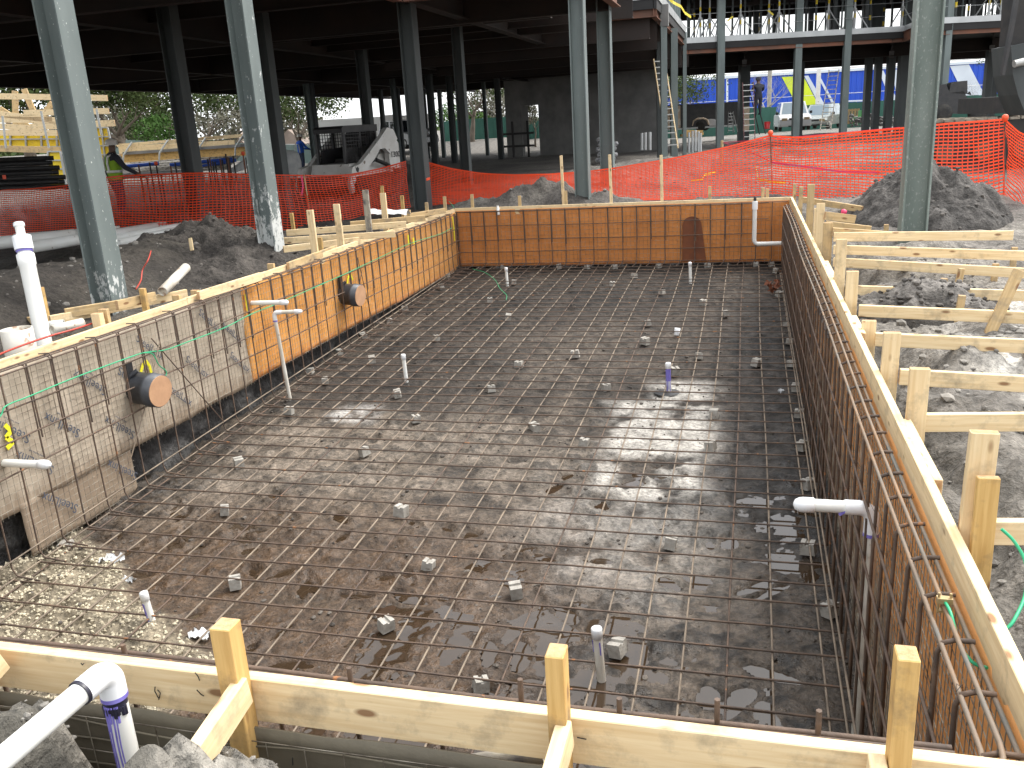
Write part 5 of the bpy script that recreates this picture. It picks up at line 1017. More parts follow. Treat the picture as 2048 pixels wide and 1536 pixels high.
# tapes
def ribbon_obj(name, label, pts, w, mat, cat, group=None):
    mb = MB(); P = [Vector(p) for p in pts]
    for a, b in zip(P[:-1], P[1:]): mb.bar(a, b, .003, w)
    return tag(mb.build(name, mat), label, cat, group)
ribbon_obj('marker_tape', 'pink tape stretched along the middle of the bright fence run', [fz(*p) for p in ((1447, 285, 22), (1500, 303, 18.5), (1545, 325, 16.95), (1600, 332, 16.4), (1680, 343, 15.8), (1760, 345, 15.3))], .03, 'pink_tape', 'tape', 'pink marking tapes')
ribbon_obj('marker_tape', 'pink tape along the top edge of the bright fence run', [fz(*p) for p in ((1447, 285, 22), (1545, 278, 17.2), (1660, 268, 16.3), (1800, 255, 15.2))], .018, 'pink_tape', 'tape', 'pink marking tapes')
ribbon_obj('marker_tape', 'pink tape tail hanging on the left fence post', [fz(*p) for p in ((603, 352, 17.6), (606, 372, 17.6), (603, 392, 17.6))], .035, 'pink_tape', 'tape', 'pink marking tapes')
def onground(px, py, z=-.15, dz=.03): p = at_z(px, py, z); p.z = gz(p.x, p.y) + dz; return p
ribbon_obj('caution_tape', 'yellow tape snaking on the ground behind the fence, right bit', [fz(*p) for p in ((1510, 330, 19), (1514, 345, 18.6), (1516, 358, 18.3), (1535, 362, 18.1), (1555, 365, 18), (1572, 364, 18))], .05, 'yellow_tape', 'tape', 'yellow tapes on the ground')
ribbon_obj('caution_tape', 'yellow tape snaking on the ground behind the fence, left bit', [fz(*p) for p in ((1382, 361, 19), (1405, 358, 19), (1410, 349, 19.4), (1432, 345, 19.6))], .045, 'yellow_tape', 'tape', 'yellow tapes on the ground')

# ================================================================== the steel frame building
bld = thing('steel_building', 'unfinished dark steel frame building with open ground floor across the background', 'building', (-14, 32, -.2))
ZB = 4.55
def column(x, y, b, z1, mat='steel_dim', ang=0.0, z0=None, base=None, label=None):
    mb = MB(); z0 = gz(x, y) - .3 if z0 is None else z0
    mb.hsec(x, y, z0, z1, b, .012, .020, ang); o = mb.build('column', mat, bld)
    if label: o['label'] = label
    return o
column(-6.5, 7.66, .255, ZB, 'steel_specked', label='grey-green steel column flecked with white paint')
column(-6.4, 10.88, .255, ZB, 'steel_splashed', label='steel column scuffed white at its foot')
column(-6.62, 17.55, .30, ZB, 'steel_dim', label='dark steel column with an orange paint mark')
colr = MB(); colr.hsec(1.88, 11.15, -.8, 7.5, .285, .014, .022, 0.0); tag(colr.build('steel_column', 'steel_mottled'), 'mottled grey-green steel column standing alone in the dirt on the right', 'steel column')
column(-3.05, 16.75, .27, 8.2, 'steel_paint')
column(-3.2, 20.9, .30, 8.2, 'steel_paint')
def tubecol(px, d, w, z1, mat='steel_paint', py=None):
    p = at_h(px, hor(px) if py is None else py, d); mb = MB(); g = gz(p.x, p.y) - .4; mb.bar((p.x, p.y, g), (p.x, p.y, z1), w, w, up=FH); mb.build('column', mat, bld)
tubecol(1328, 29.0, .20, 4.86); tubecol(1348, 33, .25, 4.5, 'steel_paint'); tubecol(1369, 39, .16, 4.86); tubecol(1318, 34, .16, 4.5, 'steel_dim')
p = at_h(1329, 30, 29.0); mb = MB(); mb.box(p.x - .13, p.x + .13, p.y - .02 - .11, p.y + .11, 4.2, 4.86); mb.build('bracket', 'concrete', bld)
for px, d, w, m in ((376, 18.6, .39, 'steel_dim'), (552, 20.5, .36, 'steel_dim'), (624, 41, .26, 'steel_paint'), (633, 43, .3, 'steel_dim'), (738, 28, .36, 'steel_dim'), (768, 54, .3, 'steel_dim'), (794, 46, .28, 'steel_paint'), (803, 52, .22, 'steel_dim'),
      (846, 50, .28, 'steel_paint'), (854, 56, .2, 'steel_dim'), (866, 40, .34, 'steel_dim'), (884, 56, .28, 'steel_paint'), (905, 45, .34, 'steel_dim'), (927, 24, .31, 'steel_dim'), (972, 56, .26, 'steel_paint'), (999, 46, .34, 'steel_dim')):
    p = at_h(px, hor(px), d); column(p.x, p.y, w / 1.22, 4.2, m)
# columns of the far wing
wing_cols = ((1440, 45, .36, 'steel_paint', 1), (1592, 45.5, .34, 'steel_paint', 1), (1688, 45.5, .33, 'steel_paint', 1), (1597, 52, .44, 'steel_dim', 0), (1487, 53, .60, 'steel_dim', 0), (1733, 53, .38, 'steel_dim', 0), (1752, 53.2, .38, 'steel_dim', 0), (1777, 53, .42, 'steel_dim', 0), (1802, 50, .52, 'steel_dim', 1), (1972, 53, .38, 'steel_dim', 0), (1885, 42.5, .3, 'steel_paint', 1), (1985, 53.6, .33, 'steel_dim', 0))
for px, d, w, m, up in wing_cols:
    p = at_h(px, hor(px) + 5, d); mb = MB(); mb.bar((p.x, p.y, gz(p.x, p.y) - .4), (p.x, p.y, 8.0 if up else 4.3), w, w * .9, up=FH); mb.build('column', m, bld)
# floor deck (outline in plan), fluted steel underside
def slab(name, poly, z0, z1, mat): mb = MB(); mb.prism([(x, y, z0) for x, y in poly], (0, 0, z1 - z0)); return mb.build(name, mat, bld)
P_ = lambda px, d: at_h(px, hor(px), d)
w0, w1, w2, w3 = P_(1365, 45), P_(1800, 45.6), P_(1830, 42.2), P_(2300, 43.5); v3, v0 = P_(2300, 55), P_(1250, 54.5)
slab('floor_deck', [(-25.3, 3.0), (-6.25, 3.0), (-6.25, 16.4), (-2.85, 16.4), (-2.85, 21.2), (-4.6, 21.2), (-4.6, 28.9), (-2.8, 28.9), (-2.8, 42), (-6, 62), (-25.3, 62)], 4.58, 5.12, 'deck_steel')
slab('floor_deck', [(w0.x - 3, w0.y - 1.0), (w0.x, w0.y), (w1.x, w1.y), (w2.x, w2.y), (w3.x, w3.y), (v3.x, v3.y), (v0.x, v0.y)], 4.55, 5.08, 'deck_steel')
s3, s0 = P_(2300, 56.5), P_(1200, 56); f0, f3 = P_(1200, 44), P_(2300, 42)
slab('upper_deck', [(f0.x, f0.y), (f3.x, f3.y), (s3.x, s3.y), (s0.x, s0.y)], 7.55, 8.1, 'deck_steel')
# bright metal edge forms and rust brown edge beams
def edge(a, b, za=4.86, zb=5.13, zr=4.36, out=(0, -1, 0), beam='beam_rust'):
    a = Vector((a[0], a[1], 0)); b = Vector((b[0], b[1], 0)); o = Vector(out) * .02; u = Vector((0, 0, 1))
    mb = MB(); mb.bar(a + o + u * (za + zb) / 2, b + o + u * (za + zb) / 2, .02, zb - za); mb.build('edge_form', 'galv', bld)
    mb = MB(); mb.ibeam(a - Vector(out) * .10 + u * (za - .005), b - Vector(out) * .10 + u * (za - .005), za - zr, .18, .022); mb.build('edge_beam', beam, bld)
edge((-4.6, 28.9), (-2.8, 28.9)); edge((-2.8, 28.9), (-2.8, 42), out=(1, 0, 0)); edge((w0.x, w0.y), (w1.x, w1.y), out=-FH); edge((w1.x, w1.y), (w2.x, w2.y), out=-FH); edge((w2.x, w2.y), (w3.x, w3.y), out=-FH, beam='beam_rust')
edge((-2.85, 16.4), (-2.85, 21.2), zr=3.85, out=(1, 0, 0)); edge((-6.25, 3.0), (-6.25, 16.4), zr=3.75, out=(1, 0, 0)); edge((-6.25, 16.4), (-2.85, 16.4), zr=3.75)
mb = MB(); mb.box(-2.98, -2.80, 16.52, 16.66, 3.75, 4.5); mb.build('bracket', 'iron_dark', bld)
# girders and joists under the deck
def beam(a, b, z, h, w=.22, mat='beam_shaded', name='beam'): mb = MB(); mb.ibeam((a[0], a[1], z), (b[0], b[1], z), h, w, .024); return mb.build(name, mat, bld)
for x, h in ((-6.5, .72), (-12.5, .80), (-18.7, .80), (-25.1, .88)): beam((x, 3.1), (x, 61.8), 4.57, h, .26)
for k, y in enumerate((4.6, 7.35, 10.85, 14.2, 17.55, 20.9, 25, 29.2, 33.5, 38, 43, 48, 53, 58)): beam((-25.0, y), ((-3.05 if y > 16 else -6.4), y), 4.575, .82 if k % 2 else .60, .2)
for y in (22.3, 26, 30.5, 36, 41): beam((-12.5, y), (-4.7 if y < 28 else -2.95, y), 4.57, 1.05 if y > 29 else .7, .2)
a, b = P_(1330, 54), P_(2200, 54.4); beam((a.x, a.y), (b.x, b.y), 4.545, .85, .3)
a, b = P_(1380, 50), P_(2200, 49.5); beam((a.x, a.y), (b.x, b.y), 4.54, .65, .3)
for px in (1440, 1487, 1592, 1688, 1777, 1885, 1975): a, b = P_(px, 45.6), P_(px, 54); beam((a.x, a.y), (b.x, b.y), 4.535, .6, .25)
a, b = P_(1250, 55.5), P_(2200, 56); beam((a.x, a.y), (b.x, b.y), 7.545, .55, .3); a, b = P_(1250, 50), P_(2200, 50); beam((a.x, a.y), (b.x, b.y), 7.54, .5, .3)
for k in range(16): a, b = P_(1330 + 55 * k, 44.5), P_(1330 + 55 * k, 55.5); beam((a.x, a.y), (b.x, b.y), 7.53, .32, .16)
# light gauge posts standing on the front block's deck edge
for k in range(9):
    mb = MB(); y = 29.2 + 1.35 * k; mb.bar((-2.95, y, 5.125), (-2.95, y, 8.2), .12, .12, up=(1, 0, 0)); mb.build('stud', 'steel_paint', bld)
for k in range(5):
    mb = MB(); x = -4.5 + .38 * k; mb.bar((x, 29.05, 5.125), (x, 29.05, 8.2), .10, .10, up=(0, 1, 0)); mb.build('stud', 'steel_paint' if k % 2 else 'galv', bld)
# cable rails of the upper floor
for z in (5.6, 6.2):
    mb = MB(); mb.tube([P_(1370, 44.9) + Vector((0, 0, z - 1.45)), P_(1800, 45.3) + Vector((0, 0, z - 1.45)), P_(1835, 42.3) + Vector((0, 0, z - 1.45)), P_(2150, 43.2) + Vector((0, 0, z - 1.45))], .012, 4); mb.build('guard_cable', 'galv', bld)
mb = MB(); mb.bar((-6.464, 17.45, .45), (-6.464, 17.65, .46), .012, .05); tag(mb.build('paint_mark', 'orange_plastic'), 'orange paint mark on the dark steel column at the far left form corner', 'paint mark')
# shoring props on the upper floor of the wing
prop0 = None
def prop(px, d, h, tri, label):
    global prop0
    p = P_(px, d); loc = (p.x, p.y, 5.09)
    t = thing('shoring_prop', label, 'prop', loc, 'steel shoring props on the upper floor'); x, y, z = loc
    mb = MB(); mb.tube([(x, y, z), (x, y, z + h * .55)], .055, 8); mb.tube([(x, y, z + h * .55), (x, y, z + h)], .042, 8); mb.box(x - .1, x + .1, y - .1, y + .1, z + h, z + h + .015); mb.build('tube', 'galv' if tri else 'steel_dim', t)
    mb = MB(); mb.tube([(x, y, z + .62), (x, y, z + .86)], .06, 8); mb.build('collar', 'form_yellow', t); mb = MB(); mb.tube([(x, y, z + h * .58), (x, y, z + h * .58 + .2)], .052, 8); mb.build('collar', 'form_yellow', t)
    if tri:
        mb = MB()
        for a in (.3, 2.4, 4.5): mb.bar((x + .07 * math.cos(a), y + .07 * math.sin(a), z + 1.05), (x + .8 * math.cos(a), y + .8 * math.sin(a), z + .03), .05, .05)
        mb.lathe((x, y, z + .98), [(.1, 0), (.1, .12)], 8); mb.build('tripod', 'galv' if px < 1720 else 'form_grey', t)
names = ['steel shoring prop on the upper floor, %s from the left' % ordinal(k) for k in range(20)]
spec = [(1388, 49, 0), (1400, 46.5, 1), (1418, 47, 1), (1437, 46.3, 1), (1462, 50, 0), (1478, 46.3, 1), (1516, 51, 0), (1533, 46.8, 1), (1553, 46.2, 1), (1563, 52, 0), (1625, 46.4, 0), (1649, 46.5, 1), (1700, 46.5, 1), (1730, 48, 0), (1757, 52, 0), (1793, 47, 1), (1897, 44, 0), (1922, 46, 0), (1962, 44, 1), (1985, 44.2, 1)]
for k, (px, d, tri) in enumerate(spec): prop(px, d, 2.42, tri, names[k])
for k, (px, w) in enumerate(((1508, .3), (1545, .26), (1615, .28), (1660, .55), (1722, .4), (1742, .62), (1752, .3), (1828, .4), (1905, .5), (1940, .45), (1985, .4), (2005, .35))):
    p = P_(px, 53.5); mb = MB(); mb.bar((p.x, p.y, 5.09), (p.x, p.y, 7.5), w, w * .8, up=FH); mb.build('stud', 'steel_dim', bld)
for k in range(34):
    px = 1385 + 19.5 * k + jit(8); p = P_(px, 47 + 8 * random.random()); w = random.choice((.08, .08, .11, .16)); mb = MB(); mb.bar((p.x, p.y, 5.09), (p.x, p.y, 7.5), w, w, up=FH); mb.build('stud', 'steel_dim' if k % 3 else 'steel_paint', bld)
ribbon_obj('caution_tape', 'yellow tape fluttering at the corner of the upper deck', [at_h(*p) for p in ((1334, -8, 29), (1345, 4, 29), (1352, 8, 29.2), (1362, 13, 29.4), (1370, 26, 30), (1382, 34, 31))], .09, 'yellow_tape', 'tape', 'yellow tapes on the upper floor')
ribbon_obj('caution_tape', 'short yellow tape knotted on the guard cable', [at_h(*p) for p in ((1455, 42, 45), (1462, 36, 45), (1466, 33, 45))], .08, 'yellow_tape', 'tape', 'yellow tapes on the upper floor')
ribbon_obj('caution_tape', 'yellow tape tied near the middle wing column', [at_h(*p) for p in ((1536, 20, 46), (1542, 26, 46), (1547, 30, 46))], .09, 'yellow_tape', 'tape', 'yellow tapes on the upper floor')
# grey concrete core with a doorway
a = P_(1012, 52); b = P_(1318, 47); d = Vector((b.x - a.x, b.y - a.y, 0)); L = d.length; d.normalize(); n = Vector((d.y, -d.x, 0))
wl = thing('concrete_wall', 'dim grey concrete wall with a doorway deep under the building', 'wall', (a.x, a.y, -.4)); WM = Matrix((d, -n, Vector((0, 0, 1)))).transposed().to_4x4(); WM.translation = (a.x, a.y, 0)
f = lambda px: (px - 1012) / (1318 - 1012) * L
mb = MB(); mb.box(0, f(1046), 0, .3, -.8, 3.9, 0, WM); mb.box(f(1083), L, 0, .3, -.8, 3.9, 0, WM); mb.box(f(1046), f(1083), 0, .3, 2.45, 3.9, 0, WM); mb.build('wall', 'concrete', wl)
mb = MB(); mb.box(f(1050), f(1062), -.06, -.03, .2, 2.4, 0, WM); mb.build('board', 'concrete', wl)
mb = MB()
for z in (.15, .85): mb.box(f(1028), f(1092), -1.2, -1.1, z, z + .12, 0, WM)
for q in (1046, 1078): mb.box(f(q), f(q + 3), -1.2, -1.1, -.6, 1.6, 0, WM)
tag(mb.build('trestle', 'iron_dark'), 'dark timber trestle in front of the doorway', 'trestle')
# stacked bags
k = 0
for row in range(5):
    for c_ in range(4 - (row > 3)):
        p = P_(1199 + c_ * 6.5 + (row % 2) * 3 + row * .8, 34); z = -.2 + row * .19
        mb = MB(); mb.lathe((p.x - .22, p.y, z + .1), [(.02, 0), (.09, .03), (.105, .1), (.105, .32), (.09, .42), (.02, .45)], 10, (1, .3, random.uniform(-.15, .15)))
        tag(mb.build('cement_bag', 'bag_print'), 'grey printed cement bag in the heap between the two steel columns', 'bag', 'cement bags heaped between the columns'); k += 1
# conduits and plank leaning
for px, tp, bt, d in ((1284, 266, 300, 30), (1291, 265, 300, 30), (1300, 264, 300, 30), (1378, 265, 305, 36), (1385, 262, 305, 36), (1391, 260, 302, 36), (1397, 263, 304, 36), (1401, 266, 303, 36)):
    a = at_h(px, bt, d); b = at_h(px, tp, d); mb = MB(); mb.tube([a, b], .05, 8); tag(mb.build('conduit', 'galv'), 'grey conduit stub in the dirt %s' % ('left of the corner column' if px < 1350 else 'right of the corner column'), 'conduit', 'conduit stubs by the corner column' if px < 1350 else 'conduit stubs right of the corner column')
# ================================================================== ladders
def ladder(name, label, a, b, w, n, mat, rungmat=None, rail=.07, group=None, side=None):
    a = Vector(a); b = Vector(b); d = (b - a); s = side or RH; t = thing(name, label, 'ladder', a, group)
    for q in (-1, 1):
        mb = MB(); mb.bar(a + s * q * w / 2, b + s * q * w / 2, .035, rail); mb.build('rail', mat, t)
    for k in range(n):
        p = a + d * ((k + .6) / n); mb = MB(); mb.bar(p - s * (w / 2), p + s * (w / 2), .075, .035); mb.build('rung', rungmat or mat, t)
    return t
ladder('ladder', 'brown wooden ladder leaning in front of the blue warehouse', at_h(1651, 259, 41), at_h(1668, 140, 44.5), .50, 13, 'weathered', side=RH)
ladder('ladder', 'pale ladder behind the corner column with light rungs', at_h(1345, 297, 31), at_h(1318, 118, 32.5), .40, 15, 'pine', 'ladder_metal')
t = ladder('step_ladder', 'tall dark red step ladder with grey treads holding a man', at_h(1499, 280, 41), at_h(1496, 165, 42), .52, 10, 'red_dark', 'ladder_metal')
for s in (-.25, .25):
    mb = MB(); mb.bar(at_h(1525, 268, 43) + RH * s * .6, at_h(1500, 165, 42.3) + RH * s * .4, .03, .05); mb.build('rear_leg', 'iron_dark', t)
t = ladder('step_ladder', 'small silver step ladder beside the black trailer', at_h(1461, 265, 50), at_h(1462, 224, 51), .30, 6, 'ladder_metal')
for s in (-.2, .2): mb = MB(); mb.bar(at_h(1472, 264, 52) + RH * s * .5, at_h(1463, 224, 51.2) + RH * s * .4, .03, .04); mb.build('rear_leg', 'ladder_metal', t)

# ================================================================== people
def skin_body(joints, edges, radii, name, mats, matf, parent, root=0, lv=2):
    me = bpy.data.meshes.new(name); me.from_pydata([tuple(j) for j in joints], edges, []); o = bpy.data.objects.new(name, me); COL.objects.link(o)
    o.modifiers.new('skin', 'SKIN'); sv = me.skin_vertices[0].data
    for i, r in enumerate(radii): sv[i].radius = (r, r) if not isinstance(r, tuple) else r
    for i in range(len(joints)): sv[i].use_root = (i == root)
    sb = o.modifiers.new('sub', 'SUBSURF'); sb.levels = lv; sb.render_levels = lv
    dg = bpy.context.evaluated_depsgraph_get(); m2 = bpy.data.meshes.new_from_object(o.evaluated_get(dg)); bpy.data.objects.remove(o)
    for m in mats: m2.materials.append(MATS[m])
    for p in m2.polygons: p.material_index = matf(p.center); p.use_smooth = True
    o = bpy.data.objects.new(name, m2); COL.objects.link(o)
    if parent is not None: o.parent = parent
    return o
def person(label, loc, rz, pose, shirt, pants, hat, vest=False, sc=1.0):
    """a standing figure 1.75 m tall facing local -y; pose holds hands and feet in local coordinates"""
    t = thing('person', label, 'person', loc, rz=rz); t.scale = (sc * 1.16, sc * 1.16, sc)
    lh, rh = Vector(pose['lh']), Vector(pose['rh']); le, re = Vector(pose['le']), Vector(pose['re'])
    lf, rf = Vector(pose.get('lf', (.11, 0, .05))), Vector(pose.get('rf', (-.11, .02, .05))); lk, rk = Vector(pose.get('lk', (.10, -.03, .50))), Vector(pose.get('rk', (-.10, -.02, .50)))
    J = [(0, 0, .95), (0, 0, 1.10), (0, .0, 1.28), (0, .01, 1.42), (0, -.01, 1.50), (0, -.03, 1.60), (0, -.035, 1.70),
         (.19, .01, 1.41), le, lh, (-.19, .01, 1.41), re, rh, (.095, 0, .88), lk, lf, lf + Vector((0, -.16, -.01)), (-.095, 0, .88), rk, rf, rf + Vector((0, -.16, -.01))]
    Rr = [.145, .14, .155, .12, .06, .082, .078, .072, .054, .038, .072, .054, .038, .10, .068, .05, .042, .10, .068, .05, .042]
    E2 = [(0, 1), (1, 2), (2, 3), (3, 4), (4, 5), (5, 6), (3, 7), (7, 8), (8, 9), (3, 10), (10, 11), (11, 12), (0, 13), (13, 14), (14, 15), (15, 16), (0, 17), (17, 18), (18, 19), (19, 20)]
    for wi, el in ((9, le), (12, re)):                    # palm, four fingers and a thumb
        w = Vector(J[wi]); d = (w - Vector(el)).normalized(); s = d.cross(Vector((0, 0, 1)))
        s = s.normalized() if s.length > .1 else Vector((1, 0, 0)); i0 = len(J)
        J.append(w + d * .08); Rr.append((.034, .022)); E2.append((wi, i0))
        for q, l in ((-1.5, .055), (-.5, .075), (.5, .08), (1.5, .065)):
            i1 = len(J); J.append(w + d * .10 + s * q * .02); Rr.append(.010); E2.append((i0, i1)); J.append(w + d * (.10 + l) + s * q * .022 - Vector((0, 0, .02))); Rr.append(.008); E2.append((i1, i1 + 1))
        i1 = len(J); J.append(w + d * .04 - s * .04); Rr.append(.012); E2.append((wi, i1)); J.append(w + d * .08 - s * .055); Rr.append(.009); E2.append((i1, i1 + 1))
    hz = lambda c: 2 if (c.z > 1.515 or (min((c - lh).length, (c - rh).length) < .10) or min((c - (lh + (lh - le).normalized() * .1)).length, (c - (rh + (rh - re).normalized() * .1)).length) < .10) else (0 if c.z > .93 or abs(c.x) > .2 else (1 if c.z > .09 else 3))
    skin_body(J, E2, Rr, 'body', [shirt, pants, 'skin', 'rubber'], hz, t, 0, 1)
    mb = MB(); mb.add([(-.012, -.115, 1.66), (.012, -.115, 1.66), (0, -.145, 1.615), (-.016, -.118, 1.60), (.016, -.118, 1.60)], [(0, 1, 2), (0, 2, 3), (1, 4, 2), (3, 2, 4)]); mb.build('nose', 'skin').parent = t
    for q in (-1, 1):
        mb = MB(); mb.lathe((q * .03, -.115, 1.655), [(.002, 0), (.010, .004), (.010, .008), (.002, .012)], 8, (0, 1, 0)); mb.build('eye', 'black_paint').parent = t
        mb = MB(); mb.lathe((q * .076, -.025, 1.64), [(.006, 0), (.026, .006), (.024, .014), (.005, .018)], 8, (q, .3, 0)); mb.build('ear', 'skin').parent = t
    mb = MB(); mb.bar((-.022, -.112, 1.572), (.022, -.112, 1.572), .006, .006); mb.build('mouth', 'cardboard').parent = t
    mb = MB(); mb.lathe((0, -.03, 1.675), [(.128, 0), (.13, .012), (.118, .02), (.118, .05), (.108, .10), (.08, .135), (.03, .152), (.001, .154)], 20)
    mb.prism([(-.10, -.13, 1.677), (.10, -.13, 1.677), (.06, -.19, 1.672), (-.06, -.19, 1.672)], (0, 0, .010)); mb.build('hard_hat', hat).parent = t
    if vest:
        def shell(zs, nm, mat, gap=None, ex=0.0):
            mb = MB(); n = 20; vs = []
            for z, rx, ry in zs:
                for j in range(n): a = 2 * math.pi * j / n; vs.append((math.cos(a) * (rx + ex), math.sin(a) * (ry + ex) + .005, z))
            k = len(zs); mb.add(vs, [(i * n + j, i * n + (j + 1) % n, (i + 1) * n + (j + 1) % n, (i + 1) * n + j) for i in range(k - 1) for j in range(n)], 0, True)
            o = mb.build(nm, mat); md = o.modifiers.new('thick', 'SOLIDIFY'); md.thickness = .008; o.parent = t
        shell([(.88, .185, .145), (1.0, .18, .14), (1.15, .185, .14), (1.30, .20, .145), (1.40, .18, .13), (1.455, .115, .10)], 'vest', 'vest')
        shell([(1.05, .182, .141), (1.11, .184, .141)], 'vest_stripe', 'vest_strip', ex=.007)
        for q in (-1, 1):
            mb = MB(); mb.tube([(q * .10, -.139, 1.10), (q * .10, -.150, 1.30), (q * .10, -.12, 1.42), (q * .10, .02, 1.475), (q * .10, .13, 1.42), (q * .10, .155, 1.28), (q * .10, .148, 1.10)], .022, 6); mb.build('vest_stripe', 'vest_strip').parent = t
    return t
p = at_h(232, 355, 20.3); fx = at_h(258, 352, 20.0)
rzw = math.atan2(RH.y, RH.x) + math.pi / 2 + .75      # facing right along the picture
person('person in a lime vest and pale hard hat with one hand on the orange fence', (p.x, p.y, p.z - .94), rzw, dict(rh=(-.42, -.36, .95), re=(-.33, -.10, 1.15), lh=(.27, .02, .82), le=(.27, .06, 1.12)), 'cloth_dark', 'cloth_navy', 'hard_hat', True)
p = at_h(600, 288, 43); person('person in a bright blue shirt and white hard hat beyond the loader', (p.x, p.y, p.z - 1.33), math.atan2(RH.y, RH.x) + 2.2, dict(lh=(.16, -.42, 1.05), le=(.25, -.15, 1.12), rh=(-.10, -.44, 1.02), re=(-.24, -.18, 1.12)), 'cloth_blue', 'cloth_navy', 'hard_hat')
p = at_h(1516, 232, 42.0); person('person in dark clothes standing on the tall step ladder, seen against the blue wall', (p.x, p.y, p.z - .02), math.atan2(RH.y, RH.x) + math.pi + .12, dict(lh=(.10, -.36, 1.30), le=(.24, -.10, 1.18), rh=(-.14, -.34, 1.38), re=(-.24, -.12, 1.18), lf=(.1, 0, .07), rf=(-.1, -.03, .12)), 'cloth_dark', 'cloth_dark', 'cloth_dark')
p = at_h(573, 318, 38); mb = MB(); mb.lathe((p.x, p.y, p.z - .08), [(.13, 0), (.12, .05), (.1, .12), (.03, .16)], 14); tag(mb.build('hard_hat', 'hard_hat'), 'pale hard hat on a post beside the dark column', 'hard hat')

# ================================================================== skid steer loader
p = at_h(698, 372, 26.5); ldr = thing('track_loader', 'white compact track loader with a black caged cab parked under the building', 'loader', (p.x, p.y, gz(p.x, p.y)))
fw = (-RH * .50 - FH * .866).normalized(); lf_ = Vector((0, 0, 1)).cross(fw)          # front points left and toward the camera
LM = Matrix((fw, lf_, Vector((0, 0, 1)))).transposed().to_4x4(); LM.translation = (p.x, p.y, gz(p.x, p.y))
def LP(m, pts, y0, y1): m.prism([LM @ Vector((x, y0, z)) for x, z in pts], lf_ * (y1 - y0))
for s in (-1, 1):
    mb = MB(); y0 = s * .93 - .2
    LP(mb, [(-1.25, .30), (-1.12, .06), (.78, .02), (1.02, .20), (1.02, .42), (.86, .60), (-1.0, .66), (-1.22, .52)], y0, y0 + .40); tr = mb.build('track', 'rubber', ldr)
    mb = MB()
    for x, z, r in ((-1.0, .36, .25), (.80, .31, .22), (-.5, .16, .12), (-.1, .15, .12), (.35, .15, .12)): mb = MB(); mb.lathe(LM @ Vector((x, y0 + (-.01 if s < 0 else .41), z)), [(r, -.02), (r, .02)], 16, lf_); mb.build('wheel', 'iron_dark', tr)
    mb = MB(); LP(mb, [(-1.45, .72), (-1.45, 1.50), (-1.22, 1.72), (-.98, 1.72), (-.90, 1.30), (-.92, .78)], s * .88 - .09, s * .88 + .09); up = mb.build('lift_tower', 'white_paint', ldr)
    mb = MB(); LP(mb, [(-1.30, 1.62), (-1.12, 1.92), (-.82, 1.98), (-.45, 1.70), (.62, 1.00), (1.02, .92), (1.22, .45), (1.16, .16), (.98, .20), (.92, .62), (.50, .72), (-.10, 1.12), (-.35, 1.36), (-.62, 1.38), (-.86, 1.20), (-1.0, 1.45)], s * .98 - .08, s * .98 + .08); mb.build('lift_arm', 'white_paint', ldr)
    mb = MB(); mb.tube([LM @ Vector((-.85, s * .98, .85)), LM @ Vector((-.2, s * .98, 1.06))], .06, 10); mb.tube([LM @ Vector((-.2, s * .98, 1.06)), LM @ Vector((.35, s * .98, .92))], .035, 10); mb.build('cylinder', 'iron_dark', ldr)
mb = MB(); LP(mb, [(-1.40, .45), (-1.40, 1.35), (-.95, 1.50), (-.6, 1.05), (.75, 1.0), (.95, .5), (.95, .30), (-1.2, .30)], -.72, .72); mb.build('body', 'white_paint', ldr)
mb = MB(); LP(mb, [(-.97, 2.10), (.64, 2.10), (.74, 2.02), (.72, 1.90), (-.97, 1.90)], -.56, .56); mb.build('cab_roof', 'black_paint', ldr)
for x, y in ((.66, -.52), (.66, .52), (-.88, -.52), (-.88, .52), (-.1, .52), (-.1, -.52)): cab = MB(); cab.bar(LM @ Vector((x, y, 1.0)), LM @ Vector((x * .98, y, 1.95)), .08, .08); cab.build('cab_post', 'black_paint', ldr)
mb = MB(); LP(mb, [(-.86, 1.0), (-.86, 1.5), (.5, 1.42), (.62, 1.0)], -.50, -.47); LP(mb, [(-.86, 1.0), (-.86, 1.5), (.5, 1.42), (.62, 1.0)], .47, .50); mb.build('cab_dark_sheet', 'black_paint', ldr)  # black sheets added to make the inside of the cab look dark
cab = MB(); LP(cab, [(-.92, 1.0), (-.92, 1.9), (-.72, 1.9), (-.5, 1.35), (-.5, 1.0)], -.5, .5); cab.build('cab_back', 'black_paint', ldr)
mb = MB()
for s in (-.545, .545):
    for k in range(13): mb.bar(LM @ Vector((-.85 + k * .12, s, 1.02)), LM @ Vector((-.85 + k * .12, s, 1.93)), .018, .018)
    for k in range(9): mb.bar(LM @ Vector((-.88, s, 1.05 + k * .10)), LM @ Vector((.66, s, 1.05 + k * .10)), .018, .018)
mb.build('side_screen', 'black_paint', ldr)
mb = MB(); LP(mb, [(-.30, 1.0), (-.34, 1.62), (-.24, 1.64), (-.14, 1.16), (.22, 1.14), (.22, 1.0)], -.26, .26); mb.build('seat', 'rubber', ldr)
mb = MB(); LP(mb, [(1.10, .05), (1.16, .65), (1.24, .65), (1.30, .22), (1.75, .06), (1.75, .02)], -.95, .95); mb.build('bucket', 'iron_dark', ldr)
mb = MB()
for z in (.38, .52, .66): mb.tube([LM @ Vector((1.02, -.6, z)), LM @ Vector((1.08, 0, z)), LM @ Vector((1.02, .6, z))], .02, 6)
mb.build('front_guard', 'iron_dark', ldr)
